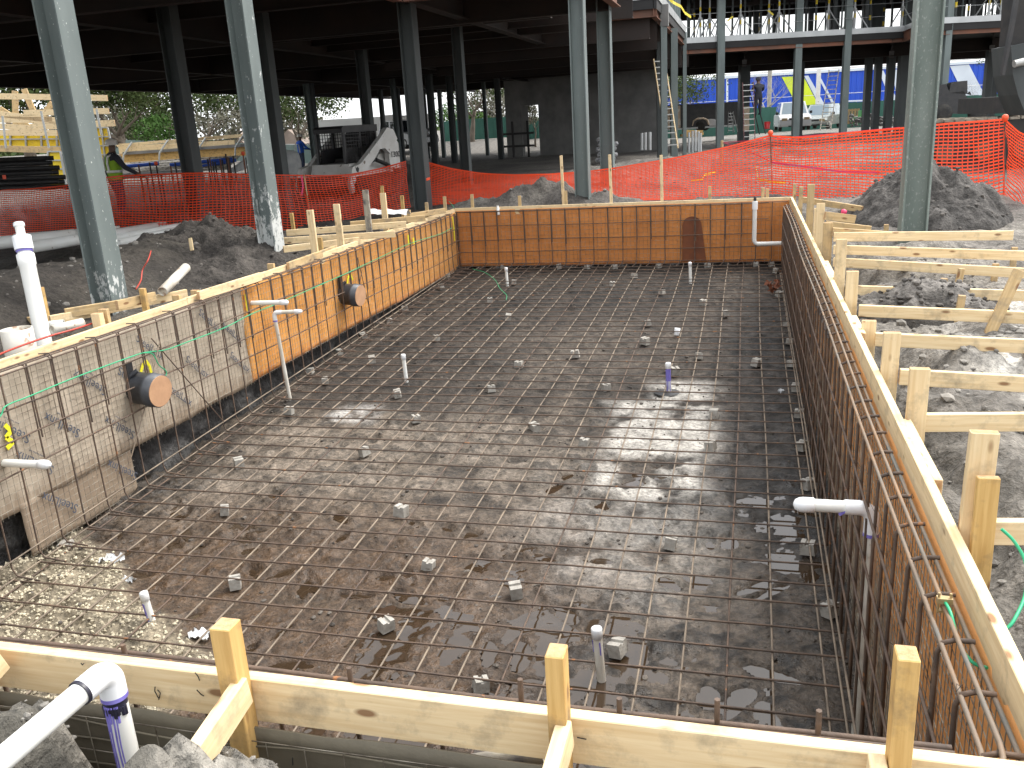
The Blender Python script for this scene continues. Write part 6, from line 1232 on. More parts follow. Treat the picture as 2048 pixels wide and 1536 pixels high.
def lettering(txt, loc, xdir, up, size, mat, parent, name='lettering', ext=.003, shear=0.0):
    cu = bpy.data.curves.new(name, 'FONT'); cu.body = txt; cu.size = size; cu.align_x = 'CENTER'; cu.align_y = 'CENTER'; cu.extrude = ext; cu.shear = shear; cu.materials.append(MATS[mat])
    o = bpy.data.objects.new(name, cu); COL.objects.link(o); dg = bpy.context.evaluated_depsgraph_get(); me = bpy.data.meshes.new_from_object(o.evaluated_get(dg)); bpy.data.objects.remove(o)
    o = bpy.data.objects.new(name, me); COL.objects.link(o); xd = Vector(xdir).normalized(); u = Vector(up); u = (u - xd * u.dot(xd)).normalized(); n = xd.cross(u)
    Rm = Matrix((xd, u, n)).transposed().to_4x4(); o.location = loc; o.rotation_euler = Rm.to_euler(); attach(o, parent); return o
near_s = 1 if (lf_.dot(-FH) > 0) else -1
lettering('T300', LM @ Vector((-1.19, near_s * 1.0, 1.16)), -fw * near_s, (0, 0, 1), .24, 'black_paint', ldr)
mb = MB(); LP(mb, [(.74, .86), (.80, .92), (.86, .88), (.90, .94), (.88, .80), (.80, .74), (.76, .80)], near_s * 1.062 - .004, near_s * 1.062 + .004); mb.build('emblem', 'black_paint', ldr)
# bulk bag, concrete bits
p = at_h(580, 345, 36); t = thing('bulk_bag', 'big white bulk bag with loop handles beside the blue shirted person', 'bag', (p.x, p.y, p.z))
mb = MB(); mb.lathe((p.x, p.y, p.z - .2), [(.38, 0), (.50, .15), (.52, .6), (.46, .95), (.25, 1.08), (.05, 1.1)], 18); mb.build('bag', 'bag_white', t)
for q in (-.3, .3): mb = MB(); mb.tube([Vector((p.x, p.y, p.z + .78)) + RH * q, Vector((p.x, p.y, p.z + 1.12)) + RH * (q + .06), Vector((p.x, p.y, p.z + 1.1)) + RH * (q + .2), Vector((p.x, p.y, p.z + .78)) + RH * (q + .22)], .025, 6); mb.build('handle', 'bag_white', t)

# ================================================================== excavator at the right edge
p = at_h(1935, 246, 19.0); t = thing('excavator', 'dark excavator with a clay caked track at the right edge behind the fence', 'excavator', (p.x + 1.5, p.y + 1, gz(p.x, p.y)))
ex = (RH * .985 + FH * -.17).normalized(); up = Vector((0, 0, 1)); T0 = at_h(1846, 238, 19.2); gzt = T0.z - 1.05
mb = MB(); Lt = 4.4; dp = FH * .6
prof = [(0.05, .35), (.0, .55), (.12, .85), (.35, .98), (Lt - .3, 1.02), (Lt, .7), (Lt - .1, .3), (Lt - .5, .05), (.45, .05)]
mb.prism([Vector((T0.x, T0.y, gzt)) + ex * u + up * (v - .04) for u, v in prof], dp); trk = mb.build('track', 'iron_dark', t)
mb = MB(); k = 0; u = .1
while u < Lt - .2:
    z = .97 + .012 * math.sin(u * 3) if u > .32 else .97 - (.32 - u) * .6
    c = Vector((T0.x, T0.y, gzt)) + ex * u + up * z; mb.bar(c - FH * .02, c + dp * 1.04, .205, .05 + random.uniform(0, .015)); mb.bar(c + up * .03 - FH * .02 + ex * .07, c + up * .03 + dp * 1.04 + ex * .07, .03, .05); u += .225
mb.build('track_pad', 'track_pad', trk)
mb = MB()
for u in (.5, 1.3, 2.1, 2.9, 3.7): mb.lathe(Vector((T0.x, T0.y, gzt + .3)) + ex * u - FH * .02, [(.2, -.03), (.2, .03)], 14, FH)
mb.build('roller', 'rust_bar', trk)
cbase = Vector((T0.x, T0.y, gzt)) + ex * 2.9 + FH * 1.3
mb = MB(); mb.bar(cbase + up * 1.25 - ex * 1.2, cbase + up * 1.25 + ex * 2.2, 2.4, .35, up=up); mb.bar(cbase + up * 2.1 + ex * .9 - FH * .6, cbase + up * 2.1 + ex * 2.3 - FH * .6, 1.0, 1.4, up=up); mb.build('house', 'iron_dark', t)
# stick, linkage and bucket seen as the dark shapes at the edge
def strip(pts, w, name, mat, dd): mb = MB(); mb.prism([at_h(a, b, dd) for a, b in pts], FH * w); mb.build(name, mat, t)
strip([(2034, -60), (2075, -60), (2075, 205), (2049, 205), (2030, 150), (2021, 110), (2026, 60)], .45, 'stick', 'iron_dark', 17.2)
strip([(2043, -60), (2049, -60), (2028, 60), (2010, 150), (2004, 150), (2022, 60)], .10, 'linkage', 'black_paint', 16.8)
strip([(2022, 92), (2080, 80), (2080, 225), (2052, 230), (2036, 190), (2026, 150)], .7, 'bucket', 'steel_dim', 17.0)
mb = MB(); mb.tube([at_h(2028, 128, 16.9), at_h(2060, 120, 16.9)], .07, 12); mb.build('pin', 'ladder_metal', t)
# dark wheeled machine behind the mottled column, its shade painted as black
p = at_h(1915, 236, 42); t = thing('wheel_loader', 'black silhouette of a wheeled machine in shade behind the mottled column', 'loader', (p.x, p.y, p.z))
def dk(pts, w, nm, mat='black_paint', d0=42): mb = MB(); mb.prism([at_h(a, b, d0) for a, b in pts], FH * w); return mb.build(nm, mat, t)
dk([(1872, 228), (1872, 190), (1905, 185), (1928, 182), (1934, 195), (1952, 196), (1962, 212), (1970, 226)], 1.6, 'body'); dk([(1898, 186), (1902, 166), (1935, 161), (1935, 188)], 1.3, 'cab'); dk([(1868, 190), (1872, 172), (1892, 168), (1900, 186)], 1.2, 'hood'); dk([(1936, 188), (1940, 183), (1943, 190)], .1, 'exhaust')
for px in (1888, 1958): mb = MB(); c = at_h(px, 226, 41.9); mb.lathe(c, [(.2, -.05), (.42, -.02), (.42, .28), (.2, .3)], 18, FH); mb.build('wheel', 'rubber', t)

# ================================================================== parked vehicles
def vehicle(name, label, cat, loc, fwd, L, Wd, H, hood, body, glass, van=False, group='cars parked by the green screen'):
    """fwd is the direction the car's front faces"""
    t = thing(name, label, cat, loc, group); f = Vector(fwd).normalized(); l = up.cross(f); Mv = Matrix((f, l, up)).transposed().to_4x4(); Mv.translation = loc
    def pr(m, pts, y0, y1, mi=0): m.prism([Mv @ Vector((x, y0, z)) for x, z in pts], l * (y1 - y0), mi)
    h = L / 2; bz = H * .56
    mb = MB()
    P1 = [(-h, .35), (-h - .02 + .02, bz - .05), (-h + .15, bz), (h - hood, bz), (h - .25, bz - .12), (h - .03, bz - .30), (h, .45), (h - .08, .28), (-h + .1, .28)]
    pr(mb, P1, -Wd / 2 + .06, Wd / 2 - .06); pr(mb, [(x * .985, z * .97 + .01) for x, z in P1], -Wd / 2, Wd / 2); mb.build('body', body, t)
    # cabin with leaning sides
    z0, z1 = bz - .01, H; xs0, xs1 = -h + .08, h - hood + .05; xt0, xt1 = -h + (.18 if van else .45), h - hood - .75; w0_, w1_ = Wd / 2 - .06, Wd / 2 - .24
    V8 = [Mv @ Vector(q) for q in ((xs0, -w0_, z0), (xs1, -w0_, z0), (xs1, w0_, z0), (xs0, w0_, z0), (xt0, -w1_, z1), (xt1, -w1_, z1), (xt1, w1_, z1), (xt0, w1_, z1))]
    mb = MB(); mb.add(V8, [(0, 1, 5, 4), (1, 2, 6, 5), (2, 3, 7, 6), (3, 0, 4, 7), (4, 5, 6, 7), (0, 3, 2, 1)]); mb.build('cabin', body, t)
    def pane(a, b, c, d, nm):                            # glass set 4 mm proud on a cabin face
        q = [Vector(v) for v in (a, b, c, d)]; cn = sum(q, Vector()) / 4; n = (q[1] - q[0]).cross(q[3] - q[0]).normalized(); ctr = Mv @ Vector((0, 0, H * .7))
        if n.dot(cn - ctr) < 0: n = -n
        mb = MB(); mb.prism([cn + (v - cn) * .86 + n * .001 for v in q], n * .006); mb.build(nm, glass, t)
    pane(V8[1], V8[2], V8[6], V8[5], 'windscreen'); pane(V8[3], V8[0], V8[4], V8[7], 'rear_window')
    for a, b, c, d in ((0, 1, 5, 4), (2, 3, 7, 6)):
        m0, m1 = (V8[a] + V8[b]) / 2, (V8[c] + V8[d]) / 2; pane(V8[a], m0, m1, V8[d], 'side_window'); pane(m0, V8[b], V8[c], m1, 'side_window')
    for x in (-h + .8, h - .85):
        for s in (-1, 1):
            mb = MB(); mb.lathe(Mv @ Vector((x, s * (Wd / 2 - .1), .33)), [(.22, -.1), (.33, -.09), (.33, .09), (.22, .11)], 20, l * s); wh = mb.build('wheel', 'rubber', t)
            mb = MB(); mb.lathe(Mv @ Vector((x, s * (Wd / 2 - .1), .33)), [(.2, .1), (.2, .118), (.05, .125)], 14, l * s); mb.build('rim', 'ladder_metal', wh)
    for s in (-1, 1):
        mb = MB(); mb.box(h - .14, h + .012, s * (Wd / 2 - .30) - .17, s * (Wd / 2 - .30) + .17, bz - .36, bz - .20, 0, Mv); mb.build('headlight', 'lamp_amber', t)
        mb = MB(); mb.box(h - hood - .35, h - hood - .2, s * (Wd / 2 + .09) - .08, s * (Wd / 2 + .09) + .08, bz + .02, bz + .19, 0, Mv); mb.build('mirror', 'black_paint', t)
        mb = MB(); mb.box(-h - .01, -h + .05, s * (Wd / 2 - .14) - .06, s * (Wd / 2 - .14) + .06, bz - .35, bz - .05, 0, Mv); mb.build('tail_light', 'red_plastic', t)
    mb = MB(); mb.box(h - .08, h + .016, -.42, .42, bz - .34, bz - .22, 0, Mv); mb.build('grille', 'black_paint', t)
    mb = MB(); mb.box(h - .1, h + .03, -Wd / 2 + .08, Wd / 2 - .08, .36, .50, 0, Mv); mb.build('bumper', body, t)
    mb = MB(); mb.box(h, h + .02, -.45, .45, .27, .345, 0, Mv); mb.build('air_intake', 'black_paint', t)
    return t
def toward(q): return -Vector((q.x, q.y, 0)).normalized()
def gnd(px, py, d): p = at_h(px, py, d); return Vector((p.x, p.y, p.z))
q = gnd(1583, 262, 57); q += toward(q) * -2.4; vehicle('parked_van', 'white passenger van with dark mirrors, facing the camera by the green screen', 'van', q, toward(q) + RH * .10, 4.9, 2.0, 1.85, 1.1, 'car_white', 'glass_sky', True)
q = gnd(1642, 259, 58); q += toward(q) * -2.2; vehicle('parked_car', 'silver estate car seen from behind the wooden ladder', 'car', q, toward(q) - RH * .30, 4.6, 1.85, 1.62, 1.1, 'car_silver', 'glass_sky')
q = gnd(1368, 263, 58); vehicle('parked_car', 'nose of a white car by the black trailer', 'car', q, RH * 1 - FH * .2, 4.4, 1.8, 1.45, 1.15, 'car_white', 'glass_dark')
q = gnd(812, 298, 54); vehicle('parked_car', 'white pickup-like car in front of the pale site trailer', 'car', q + FH * 1.5, toward(q) + RH * .5, 5.0, 1.95, 1.75, 1.3, 'car_white', 'glass_dark', True)
# black box trailer, pallets, chair, bin
a = at_h(1327, 262, 56); b = at_h(1485, 250, 56); t = thing('box_trailer', 'black box trailer with a tan door end and beige fender', 'trailer', a); z0, z1 = at_h(1400, 262, 56).z + .25, at_h(1400, 207, 56).z
A1 = at_h(1330, 240, 56); A2 = at_h(1480, 240, 57.5); dv = Vector((A2.x - A1.x, A2.y - A1.y, 0))
mb = MB(); mb.prism([(A1.x, A1.y, z0), (A2.x, A2.y, z0), (A2.x, A2.y, z1), (A1.x, A1.y, z1)], FH * 2.2); mb.build('body', 'black_paint', t)
mb = MB(); a2 = A1 + dv * .02; b2 = A1 + dv * .20; mb.prism([(a2.x, a2.y, z0 + .03), (b2.x, b2.y, z0 + .03), (b2.x, b2.y, z1 - .06), (a2.x, a2.y, z1 - .06)], -FH * .03); mb.build('door', 'tan_panel', t)
cw = A1 + dv * .46; mb = MB(); mb.lathe((cw.x, cw.y, z0 + .05), [(.2, -.1), (.33, -.08), (.33, .1)], 18, FH); mb.build('wheel', 'rubber', t)
mb = MB(); mb.tube([Vector((cw.x, cw.y, z0 + .1)) + RH * u - FH * .12 + up * v for u, v in ((-.55, 0), (-.45, .3), (-.2, .42), (.2, .42), (.45, .3), (.55, 0))], .06, 6); mb.build('fender', 'tan_panel', t)
mb = MB(); mb.bar((A1.x, A1.y, z0 - .05), (A2.x, A2.y, z0 - .05), .1, .1); mb.build('chassis', 'galv', t)
c = at_h(1700, 248, 60); t = thing('pallet', 'wooden pallet standing on edge by the green screen', 'pallet', c)
for k in range(6): mb = MB(); mb.box(-.6 + k * .215, -.6 + k * .215 + .15, 0, .03, 0, 1.0, 0, Matrix.Translation(c) @ Matrix((RH, FH, up)).transposed().to_4x4()); mb.build('slat', 'pine_old', t)
mb = MB()
for z in (.05, .45, .85): mb.box(-.62, .64, .031, .11, z, z + .1, 0, Matrix.Translation(c) @ Matrix((RH, FH, up)).transposed().to_4x4())
mb.build('runner', 'pine_old', t)
c = at_h(1712, 250, 56); t = thing('plastic_chair', 'small green plastic chair beside rubble', 'chair', c); CM = Matrix.Translation(c) @ Matrix((RH, FH, up)).transposed().to_4x4()
mb = MB(); mb.box(-.25, .25, -.25, .25, .42, .46, 0, CM); mb.build('seat', 'green_plastic', t); mb = MB(); mb.box(.2, .25, -.25, .25, .47, .9, 0, CM); mb.build('backrest', 'green_plastic', t)
for u in (-.22, .22):
    for v in (-.22, .22): mb = MB(); mb.bar(CM @ Vector((u * 1.15, v * 1.15, 0)), CM @ Vector((u, v, .418)), .045, .045, up=(1, 0, 0)); mb.build('leg', 'green_plastic', t)
mb = MB()
for k in range(160): c = at_h(random.uniform(1700, 1790), random.uniform(242, 254), random.uniform(54, 60)); rock(mb, c.x, c.y, c.z + random.uniform(0, .45), random.uniform(.05, .22))
tag(mb.build('rubble', 'concrete'), kind='stuff')
for k, (x0, x1, y, z) in enumerate(((1366, 1404, 262, 0), (1368, 1405, 266, 0), (1362, 1402, 271, 0))):
    a, b = at_h(x0, y, 44), at_h(x1, y + 1, 44); mb = MB(); mb.bar(a, b, .5, .12); tag(mb.build('timber_beam', 'stake_wood'), 'brown timber beam in the pile right of the corner column, %s from the top' % ordinal(k), 'timber', 'brown timber beams piled by the corner column')
c = at_h(1534, 258, 47); mb = MB(); mb.lathe((c.x, c.y, c.z), [(.14, 0), (.17, .38), (.15, .38), (.13, .1)], 14); tag(mb.build('bucket', 'red_plastic'), 'red bucket at the foot of the tall step ladder', 'bucket')
c = at_h(1492, 262, 50); mb = MB(); mb.bar(c, c + up * 1.35, .35, .05, up=FH); tag(mb.build('board', 'tan_panel'), 'pale board leaning by the dark wing column', 'board')

# ================================================================== yard on the left: forms, planks, pipes
def plank(label, a, b, d0, d1, w=.09, h=.2, mat='pine', group='planks on the left scaffold'): return tag(lumber('plank', at_h(*a, d0), at_h(*b, d1), h, w, -FH, mat), label, 'plank', group)
def formpanel(label, quad, d, nx, nz):
    P4 = [at_h(*q, d) for q in quad]; t = thing('wall_form', label, 'form panel', P4[0], 'yellow faced wall form panels'); n = -FH
    mb = MB(); mb.prism(P4, FH * .06); mb.build('face', 'form_yellow', t)
    bil = lambda u, v: (P4[0] * (1 - u) + P4[1] * u) * (1 - v) + (P4[3] * (1 - u) + P4[2] * u) * v
    for k in range(nx + 1): mb = MB(); u = k / nx; mb.bar(bil(u, 0) + n * .05, bil(u, 1) + n * .05, .07, .10, up=n); mb.build('rib', 'form_grey', t)
    for k in range(nz + 1): mb = MB(); v = k / nz; mb.bar(bil(0, v) + n * .045, bil(1, v) + n * .045, .06, .088, up=n); mb.build('waler', 'form_grey', t)
formpanel('long yellow form panel behind the first column under the planks', [(-40, 262), (175, 262), (178, 292), (-40, 296)], 42, 7, 2)
formpanel('tall yellow form panel with grey ribs between column and worker', [(192, 255), (216, 255), (236, 345), (192, 345)], 42.5, 2, 5)
formpanel('yellow form panel leaning behind the dark pipe stack', [(97, 303), (122, 303), (134, 372), (100, 372)], 40, 1, 4)
formpanel('lower yellow form panel left of the tall one', [(124, 300), (165, 298), (172, 350), (128, 352)], 41.5, 2, 3)
for k, (a, b, m, h, lb) in enumerate((((-40, 192), (215, 196), 'pine', .2, 'top plank of the left scaffold rail'), ((-40, 224), (105, 240), 'pine', .2, 'second plank from the top on the left, sloping down'), ((48, 226), (218, 222), 'pine', .2, 'plank with its end showing right of the first column, upper'), ((-40, 238), (112, 241), 'pine', .22, 'pale plank on the left scaffold, third from the top'),
      ((-40, 250), (62, 256), 'pine', .2, 'plank sloping behind the left scaffold posts'), ((62, 254), (230, 246), 'pine', .22, 'plank with its end showing right of the first column, lower'), ((-40, 265), (115, 266), 'pine', .2, 'plank along the top of the yellow panel'), ((-40, 296), (178, 302), 'pine_old', .22, 'walkway plank below the long yellow panel'))):
    plank(lb, a, b, 40.5, 40.5, .07, h * 1.3, m)
for a, b, lb in (((30, 182), (32, 262), 'upright timber post at the far left scaffold'), ((48, 178), (78, 250), 'diagonal timber brace leaning right on the left scaffold'), ((0, 218), (58, 254), 'long diagonal timber low on the left scaffold'), ((105, 206), (85, 232), 'short diagonal timber by the first column')):
    plank(lb, a, b, 43, 43, .1, .27, 'pine_old')
for px0, px1, y0, y1, lb in ((5, 12, 232, 296, 'thin steel guard post at the far left'), (82, 98, 222, 296, 'thin steel guard post left of the first column'), (193, 203, 218, 270, 'thin steel guard post right of the first column')):
    mb = MB(); mb.tube([at_h(px1, y1, 40), at_h(px0, y0, 40)], .05, 6); tag(mb.build('guard_post', 'form_grey'), lb, 'post', 'steel guard posts on the left scaffold')
# long timber edge form beyond the worker
t = thing('timber_form', 'long low timber edge form with slanted steel props beyond the worker', 'form', at_h(360, 320, 45))
for (a, b, w, m) in (((238, 300), (470, 288), .4, 'pine'), ((240, 318), (492, 302), .47, 'stake_wood'), ((330, 284), (500, 270), .16, 'pine'), ((232, 291), (470, 272), .14, 'pine')):
    o = lumber('board', at_h(*a, 45.5), at_h(*b, 45.5), w, .08, -FH, m); attach(o, t)
mb = MB(); mb.prism([at_h(245, 310, 45.3), at_h(495, 293, 45.3), at_h(495, 287, 45.3), at_h(245, 304, 45.3)], FH * .5); mb.build('top_slab', 'concrete', t)
for px, py in ((246, 318), (318, 314), (393, 310), (470, 302)): mb = MB(); mb.tube([at_h(px, py + 16, 45), at_h(px + 1, py - 8, 45), at_h(px + 18, py - 34, 45.4)], .045, 6); mb.build('prop', 'form_grey', t)
# bundles of pale reinforcing mesh and blue pipes on the ground there
for k in range(14):
    a = at_h(245 + k * 3, 327 + k * 1.3, 40 - k * .4); b = at_h(480 - k * 2, 312 + k * 2.0, 40 - k * .4); mb = MB(); mb.tube([a, (a + b) / 2 + up * jit(.04), b], .03, 5)
    tag(mb.build('steel_bar', 'mesh_wire'), 'pale steel bar in the loose bundle beyond the left fence', 'bar', 'pale steel bars bundled beyond the left fence')
for (a, b, lb) in (((248, 333), (318, 327), 'blue pipe lying beyond the fence, left of the dark column'), ((340, 330), (465, 318), 'blue pipe lying beyond the fence, right of the dark column'), ((405, 333), (472, 320), 'shorter blue pipe lying beyond the fence behind dowels')):
    mb = MB(); mb.tube([at_h(*a, 36), at_h(*b, 36.5)], .075, 8); tag(mb.build('pipe', 'blue_pipe'), lb, 'pipe', 'blue pipes beyond the left fence')
mb = MB(); mb.tube([at_h(240, 352, 31), at_h(375, 343, 31.5)], .085, 10); tag(mb.build('pipe', 'galv'), 'long pale pipe lying just beyond the left fence', 'pipe')
mb = MB(); mb.prism([at_h(455, 342, 33), at_h(492, 315, 34), at_h(492, 338, 34), at_h(468, 346, 33)], FH * .1); tag(mb.build('sheet', 'bag_white'), 'white sheet slanting beside the second column', 'sheet')
# dowels with orange caps
for k, (px, tp, cap) in enumerate(((277, 330, 0), (299, 325, 0), (312, 328, 1), (282, 352, 0), (293, 354, 0), (322, 350, 0), (341, 332, 0), (350, 325, 0), (415, 318, 0), (419, 315, 0), (425, 322, 0), (430, 323, 0), (440, 318, 0), (444, 319, 0), (451, 308, 0), (455, 314, 0), (458, 315, 0), (466, 312, 0), (486, 308, 1), (492, 315, 0))):
    d = 21 + (k % 4) * .5; b = at_h(px, tp, d); a = Vector((b.x, b.y, gz(b.x, b.y) - .1)); t = thing('dowel_bar', '%s upright dowel bar beyond the left fence, %s from the left' % ('orange capped' if cap else 'dark', ordinal(k)), 'dowel', a, 'upright dowel bars beyond the left fence')
    mb = MB(); mb.tube([a, b], .019, 6); mb.build('bar', 'iron_dark' if k % 3 else 'beam_rust', t)
    if cap: mb = MB(); mb.lathe(b - up * .03, [(.03, 0), (.045, .02), (.045, .07), (.03, .09)], 10); mb.build('cap', 'orange_plastic', t)
# stack of dark pipes
k = 0
for row in range(7):
    for c_ in range(2):
        y = 316 + row * 9.5; x1 = 95 + row * 6 + (12 if c_ else 0) - (8 if row % 2 else 0); d = 21.5 + c_ * .5 - row * .12; mb = MB(); a, b = at_h(-60, y + 6, d), at_h(x1, y, d + .6); dd = (b - a).normalized(); mb.lathe(a, [(.06, 0), (.06, (b - a).length), (.045, (b - a).length), (.045, (b - a).length - .2)], 10, dd); k += 1
        tag(mb.build('dark_pipe', 'black_paint' if row else 'iron_dark'), 'black pipe in the stack at the left edge, %s layer from the top, %s' % (ordinal(row), 'back' if c_ else 'front'), 'pipe', 'stack of black pipes at the left edge')
ribbon_obj('marker_flag', 'small orange flag on the black pipe stack', [at_h(5, 354, 20), at_h(12, 354, 20)], .09, 'orange_plastic', 'flag')
# site trailer, houses
t = thing('site_trailer', 'long pale site trailer seen under the building', 'trailer', at_h(740, 290, 64)); a, b = at_h(632, 292, 62), at_h(870, 280, 64); zt_ = at_h(750, 238, 62).z; z0 = a.z - .3
mb = MB(); mb.prism([(a.x, a.y, z0), (b.x, b.y, z0), (b.x, b.y, zt_), (a.x, a.y, zt_ - .0)], FH * 2.8); mb.build('body', 'trailer_white', t)
mb = MB(); mb.prism([(a.x, a.y, zt_), (b.x, b.y, zt_), (b.x, b.y, zt_ + .16), (a.x, a.y, zt_ + .16)], FH * 3.0 - FH * .1); mb.build('roof', 'trailer_white', t)
c = at_h(785, 251, 61.9); s = .28; mb = MB(); mb.prism([c + RH * s - FH * .01, c + up * s - FH * .01, c - RH * s - FH * .01, c - up * s - FH * .01], -FH * .02); mb.build('diamond_sign', 'black_paint', t)
mb = MB(); c = at_h(783, 262, 61.9); mb.box(-.5, .5, -.05, -.01, -1.5, 1.1, 0, Matrix.Translation(c) @ Matrix((RH, FH, up)).transposed().to_4x4()); mb.build('door', 'white_paint', t)
for k, (x0, x1, y, d, lb) in enumerate(((560, 600, 283, 75, 'low house roof left of the pale trailer'), (455, 480, 283, 80, 'far house gable behind the trees'))):
    a, b = at_h(x0, y + 12, d), at_h(x1, y + 12, d); t = thing('house', lb, 'house', a); mb = MB(); mb.prism([(a.x, a.y, -.5), (b.x, b.y, -.5), (b.x, b.y, b.z + .3), (a.x, a.y, a.z + .3)], FH * 6); mb.build('wall', 'trailer_white', t)
    top = (a + b) / 2 + up * 1.2; mb = MB(); mb.prism([a - RH * .5 + up * .3, b + RH * .5 + up * .3, top + up * .3], FH * 6.5); mb.build('roof', 'roof_brown', t)
# green screens
def screen(label, pts, h, mat='screen_green'):
    t = thing('screen_fence', label, 'screen fence', pts[0], 'green privacy screens'); n = len(pts)
    for a, b in zip(pts[:-1], pts[1:]):
        a = Vector(a); b = Vector(b); mb = MB(); m = 14
        for k in range(m):
            u0, u1 = k / m, (k + 1) / m; p0, p1 = a + (b - a) * u0, a + (b - a) * u1; o0, o1 = FH * .05 * math.sin(k * 1.9), FH * .05 * math.sin((k + 1) * 1.9)
            mb.add([p0 + o0, p1 + o1, p1 + o1 + up * h, p0 + o0 + up * (h - .03 * (k % 2))], [(0, 1, 2, 3)])
        o = mb.build('screen', mat, t); md = o.modifiers.new('thick', 'SOLIDIFY'); md.thickness = .01
        for k in range(0, m + 1, 3): mb = MB(); q = a + (b - a) * (k / m) + FH * .1; mb.tube([q - up * .3, q + up * (h + .05)], .03, 6); mb.build('post', 'galv', t)
def sp(px, d, z=-.45): p = P_(px, d); return Vector((p.x, p.y, gz(p.x, p.y) - .05))
screen('long green privacy screen in front of the blue warehouse', [sp(1300, 70), sp(1560, 71), sp(1800, 70), sp(2120, 68)], 2.05)
screen('faded green privacy screen on the far left', [sp(150, 62), sp(400, 60), sp(650, 58)], 1.2, 'screen_faded')
screen('dark green screen seen left of the concrete wall', [sp(880, 70), sp(1015, 69)], 1.6)
screen('green screen seen through the doorway of the concrete wall', [sp(1030, 66), sp(1100, 66)], 1.5)
# ================================================================== blue warehouse
DW = 100.0
def wz(px, py): return at_h(px, py, DW)
t = thing('warehouse', 'long bright blue warehouse with lime and white slanted stripes', 'warehouse', P_(1650, DW)); a, b = wz(1180, 180), wz(2300, 180); ztop = wz(1600, 148).z
mb = MB(); L = (b - a).length; dx = Vector((b.x - a.x, b.y - a.y, 0)).normalized(); n = int(L / .6)
base_ = Vector((a.x, a.y, 0)); pts = []
for k in range(n + 1): pts += [base_ + dx * (k * L / n), base_ + dx * ((k + .45) * L / n), base_ + dx * ((k + .5) * L / n) - FH * .05, base_ + dx * ((k + .93) * L / n) - FH * .05]
poly = [Vector((p.x, p.y, -1)) for p in pts]; mb.add(poly + [p + up * (ztop + 1) for p in poly], [(i, i + 1, len(poly) + i + 1, len(poly) + i) for i in range(len(poly) - 1)]); mb.build('wall', 'wall_blue', t)
mb = MB(); mb.box(0, L, .1, 18, -1, ztop - .02, 0, Matrix.Translation(base_) @ Matrix((dx, FH, up)).transposed().to_4x4()); mb.build('hall', 'wall_blue', t)
mb = MB(); mb.bar(base_ - FH * .06 + up * (ztop + .12), base_ + dx * L - FH * .06 + up * (ztop + .12), .3, .28); mb.build('roof_edge', 'wall_white', t)
def stripe(q, mat): mb = MB(); o = -FH * .065; mb.prism([wz(*p) + o for p in q], -FH * .03); mb.build('stripe', mat, t)
stripe([(1563, 154), (1606, 152), (1648, 232), (1606, 234)], 'wall_lime'); stripe([(1608, 152), (1616, 151), (1662, 232), (1650, 233)], 'wall_white'); stripe([(1633, 150), (1638, 150), (1680, 228), (1674, 228)], 'wall_white'); stripe([(1757, 142), (1766, 141), (1806, 226), (1790, 226)], 'wall_white'); stripe([(1782, 140), (1797, 139), (1806, 160), (1806, 226), (1795, 200)], 'wall_white')
stripe([(1899, 132), (1937, 129), (1985, 222), (1944, 224)], 'wall_white'); stripe([(1982, 127), (1996, 126), (2040, 215), (2026, 218)], 'wall_white'); stripe([(2000, 126), (2030, 124), (2075, 214), (2044, 216)], 'wall_lime'); stripe([(1690, 201), (1742, 199), (1742, 202), (1690, 204)], 'wall_white'); stripe([(1452, 158), (1456, 158), (1456, 214), (1452, 214)], 'wall_white')
stripe([(1806, 170), (1818, 168), (1818, 176), (1808, 178)], 'wall_lime')
# utility pole and power lines
c = P_(1538, 80); t = thing('utility_pole', 'pale utility pole in front of the blue warehouse', 'pole', (c.x, c.y, -.5)); mb = MB(); mb.tube([(c.x, c.y, -.6), (c.x, c.y, 8)], .2, 10); mb.build('pole', 'bark_pale', t)
for k, (z, s) in enumerate(((2.45, 0), (5.2, .4), (5.6, .4))):
    a, b = P_(1150, 86), P_(2250, 84); pts = [a.lerp(b, u) + up * (z - 1.45 - s * 4 * u * (1 - u)) for u in np.linspace(0, 1, 13)]; mb = MB(); mb.tube(pts, .025, 5); tag(mb.build('power_line', 'galv' if k == 0 else 'iron_dark'), ['pale low power line across the blue wall', 'upper power line above the blue wall', 'topmost power line above the blue wall'][k], 'power line', 'power lines')
c = P_(1635, 78); t = thing('lamp_pole', 'pale square post before the lime stripe', 'pole', (c.x, c.y, -.4)); mb = MB(); mb.bar((c.x, c.y, -.5), (c.x, c.y, 4.6), .3, .3, up=FH); mb.build('pole', 'white_paint', t)
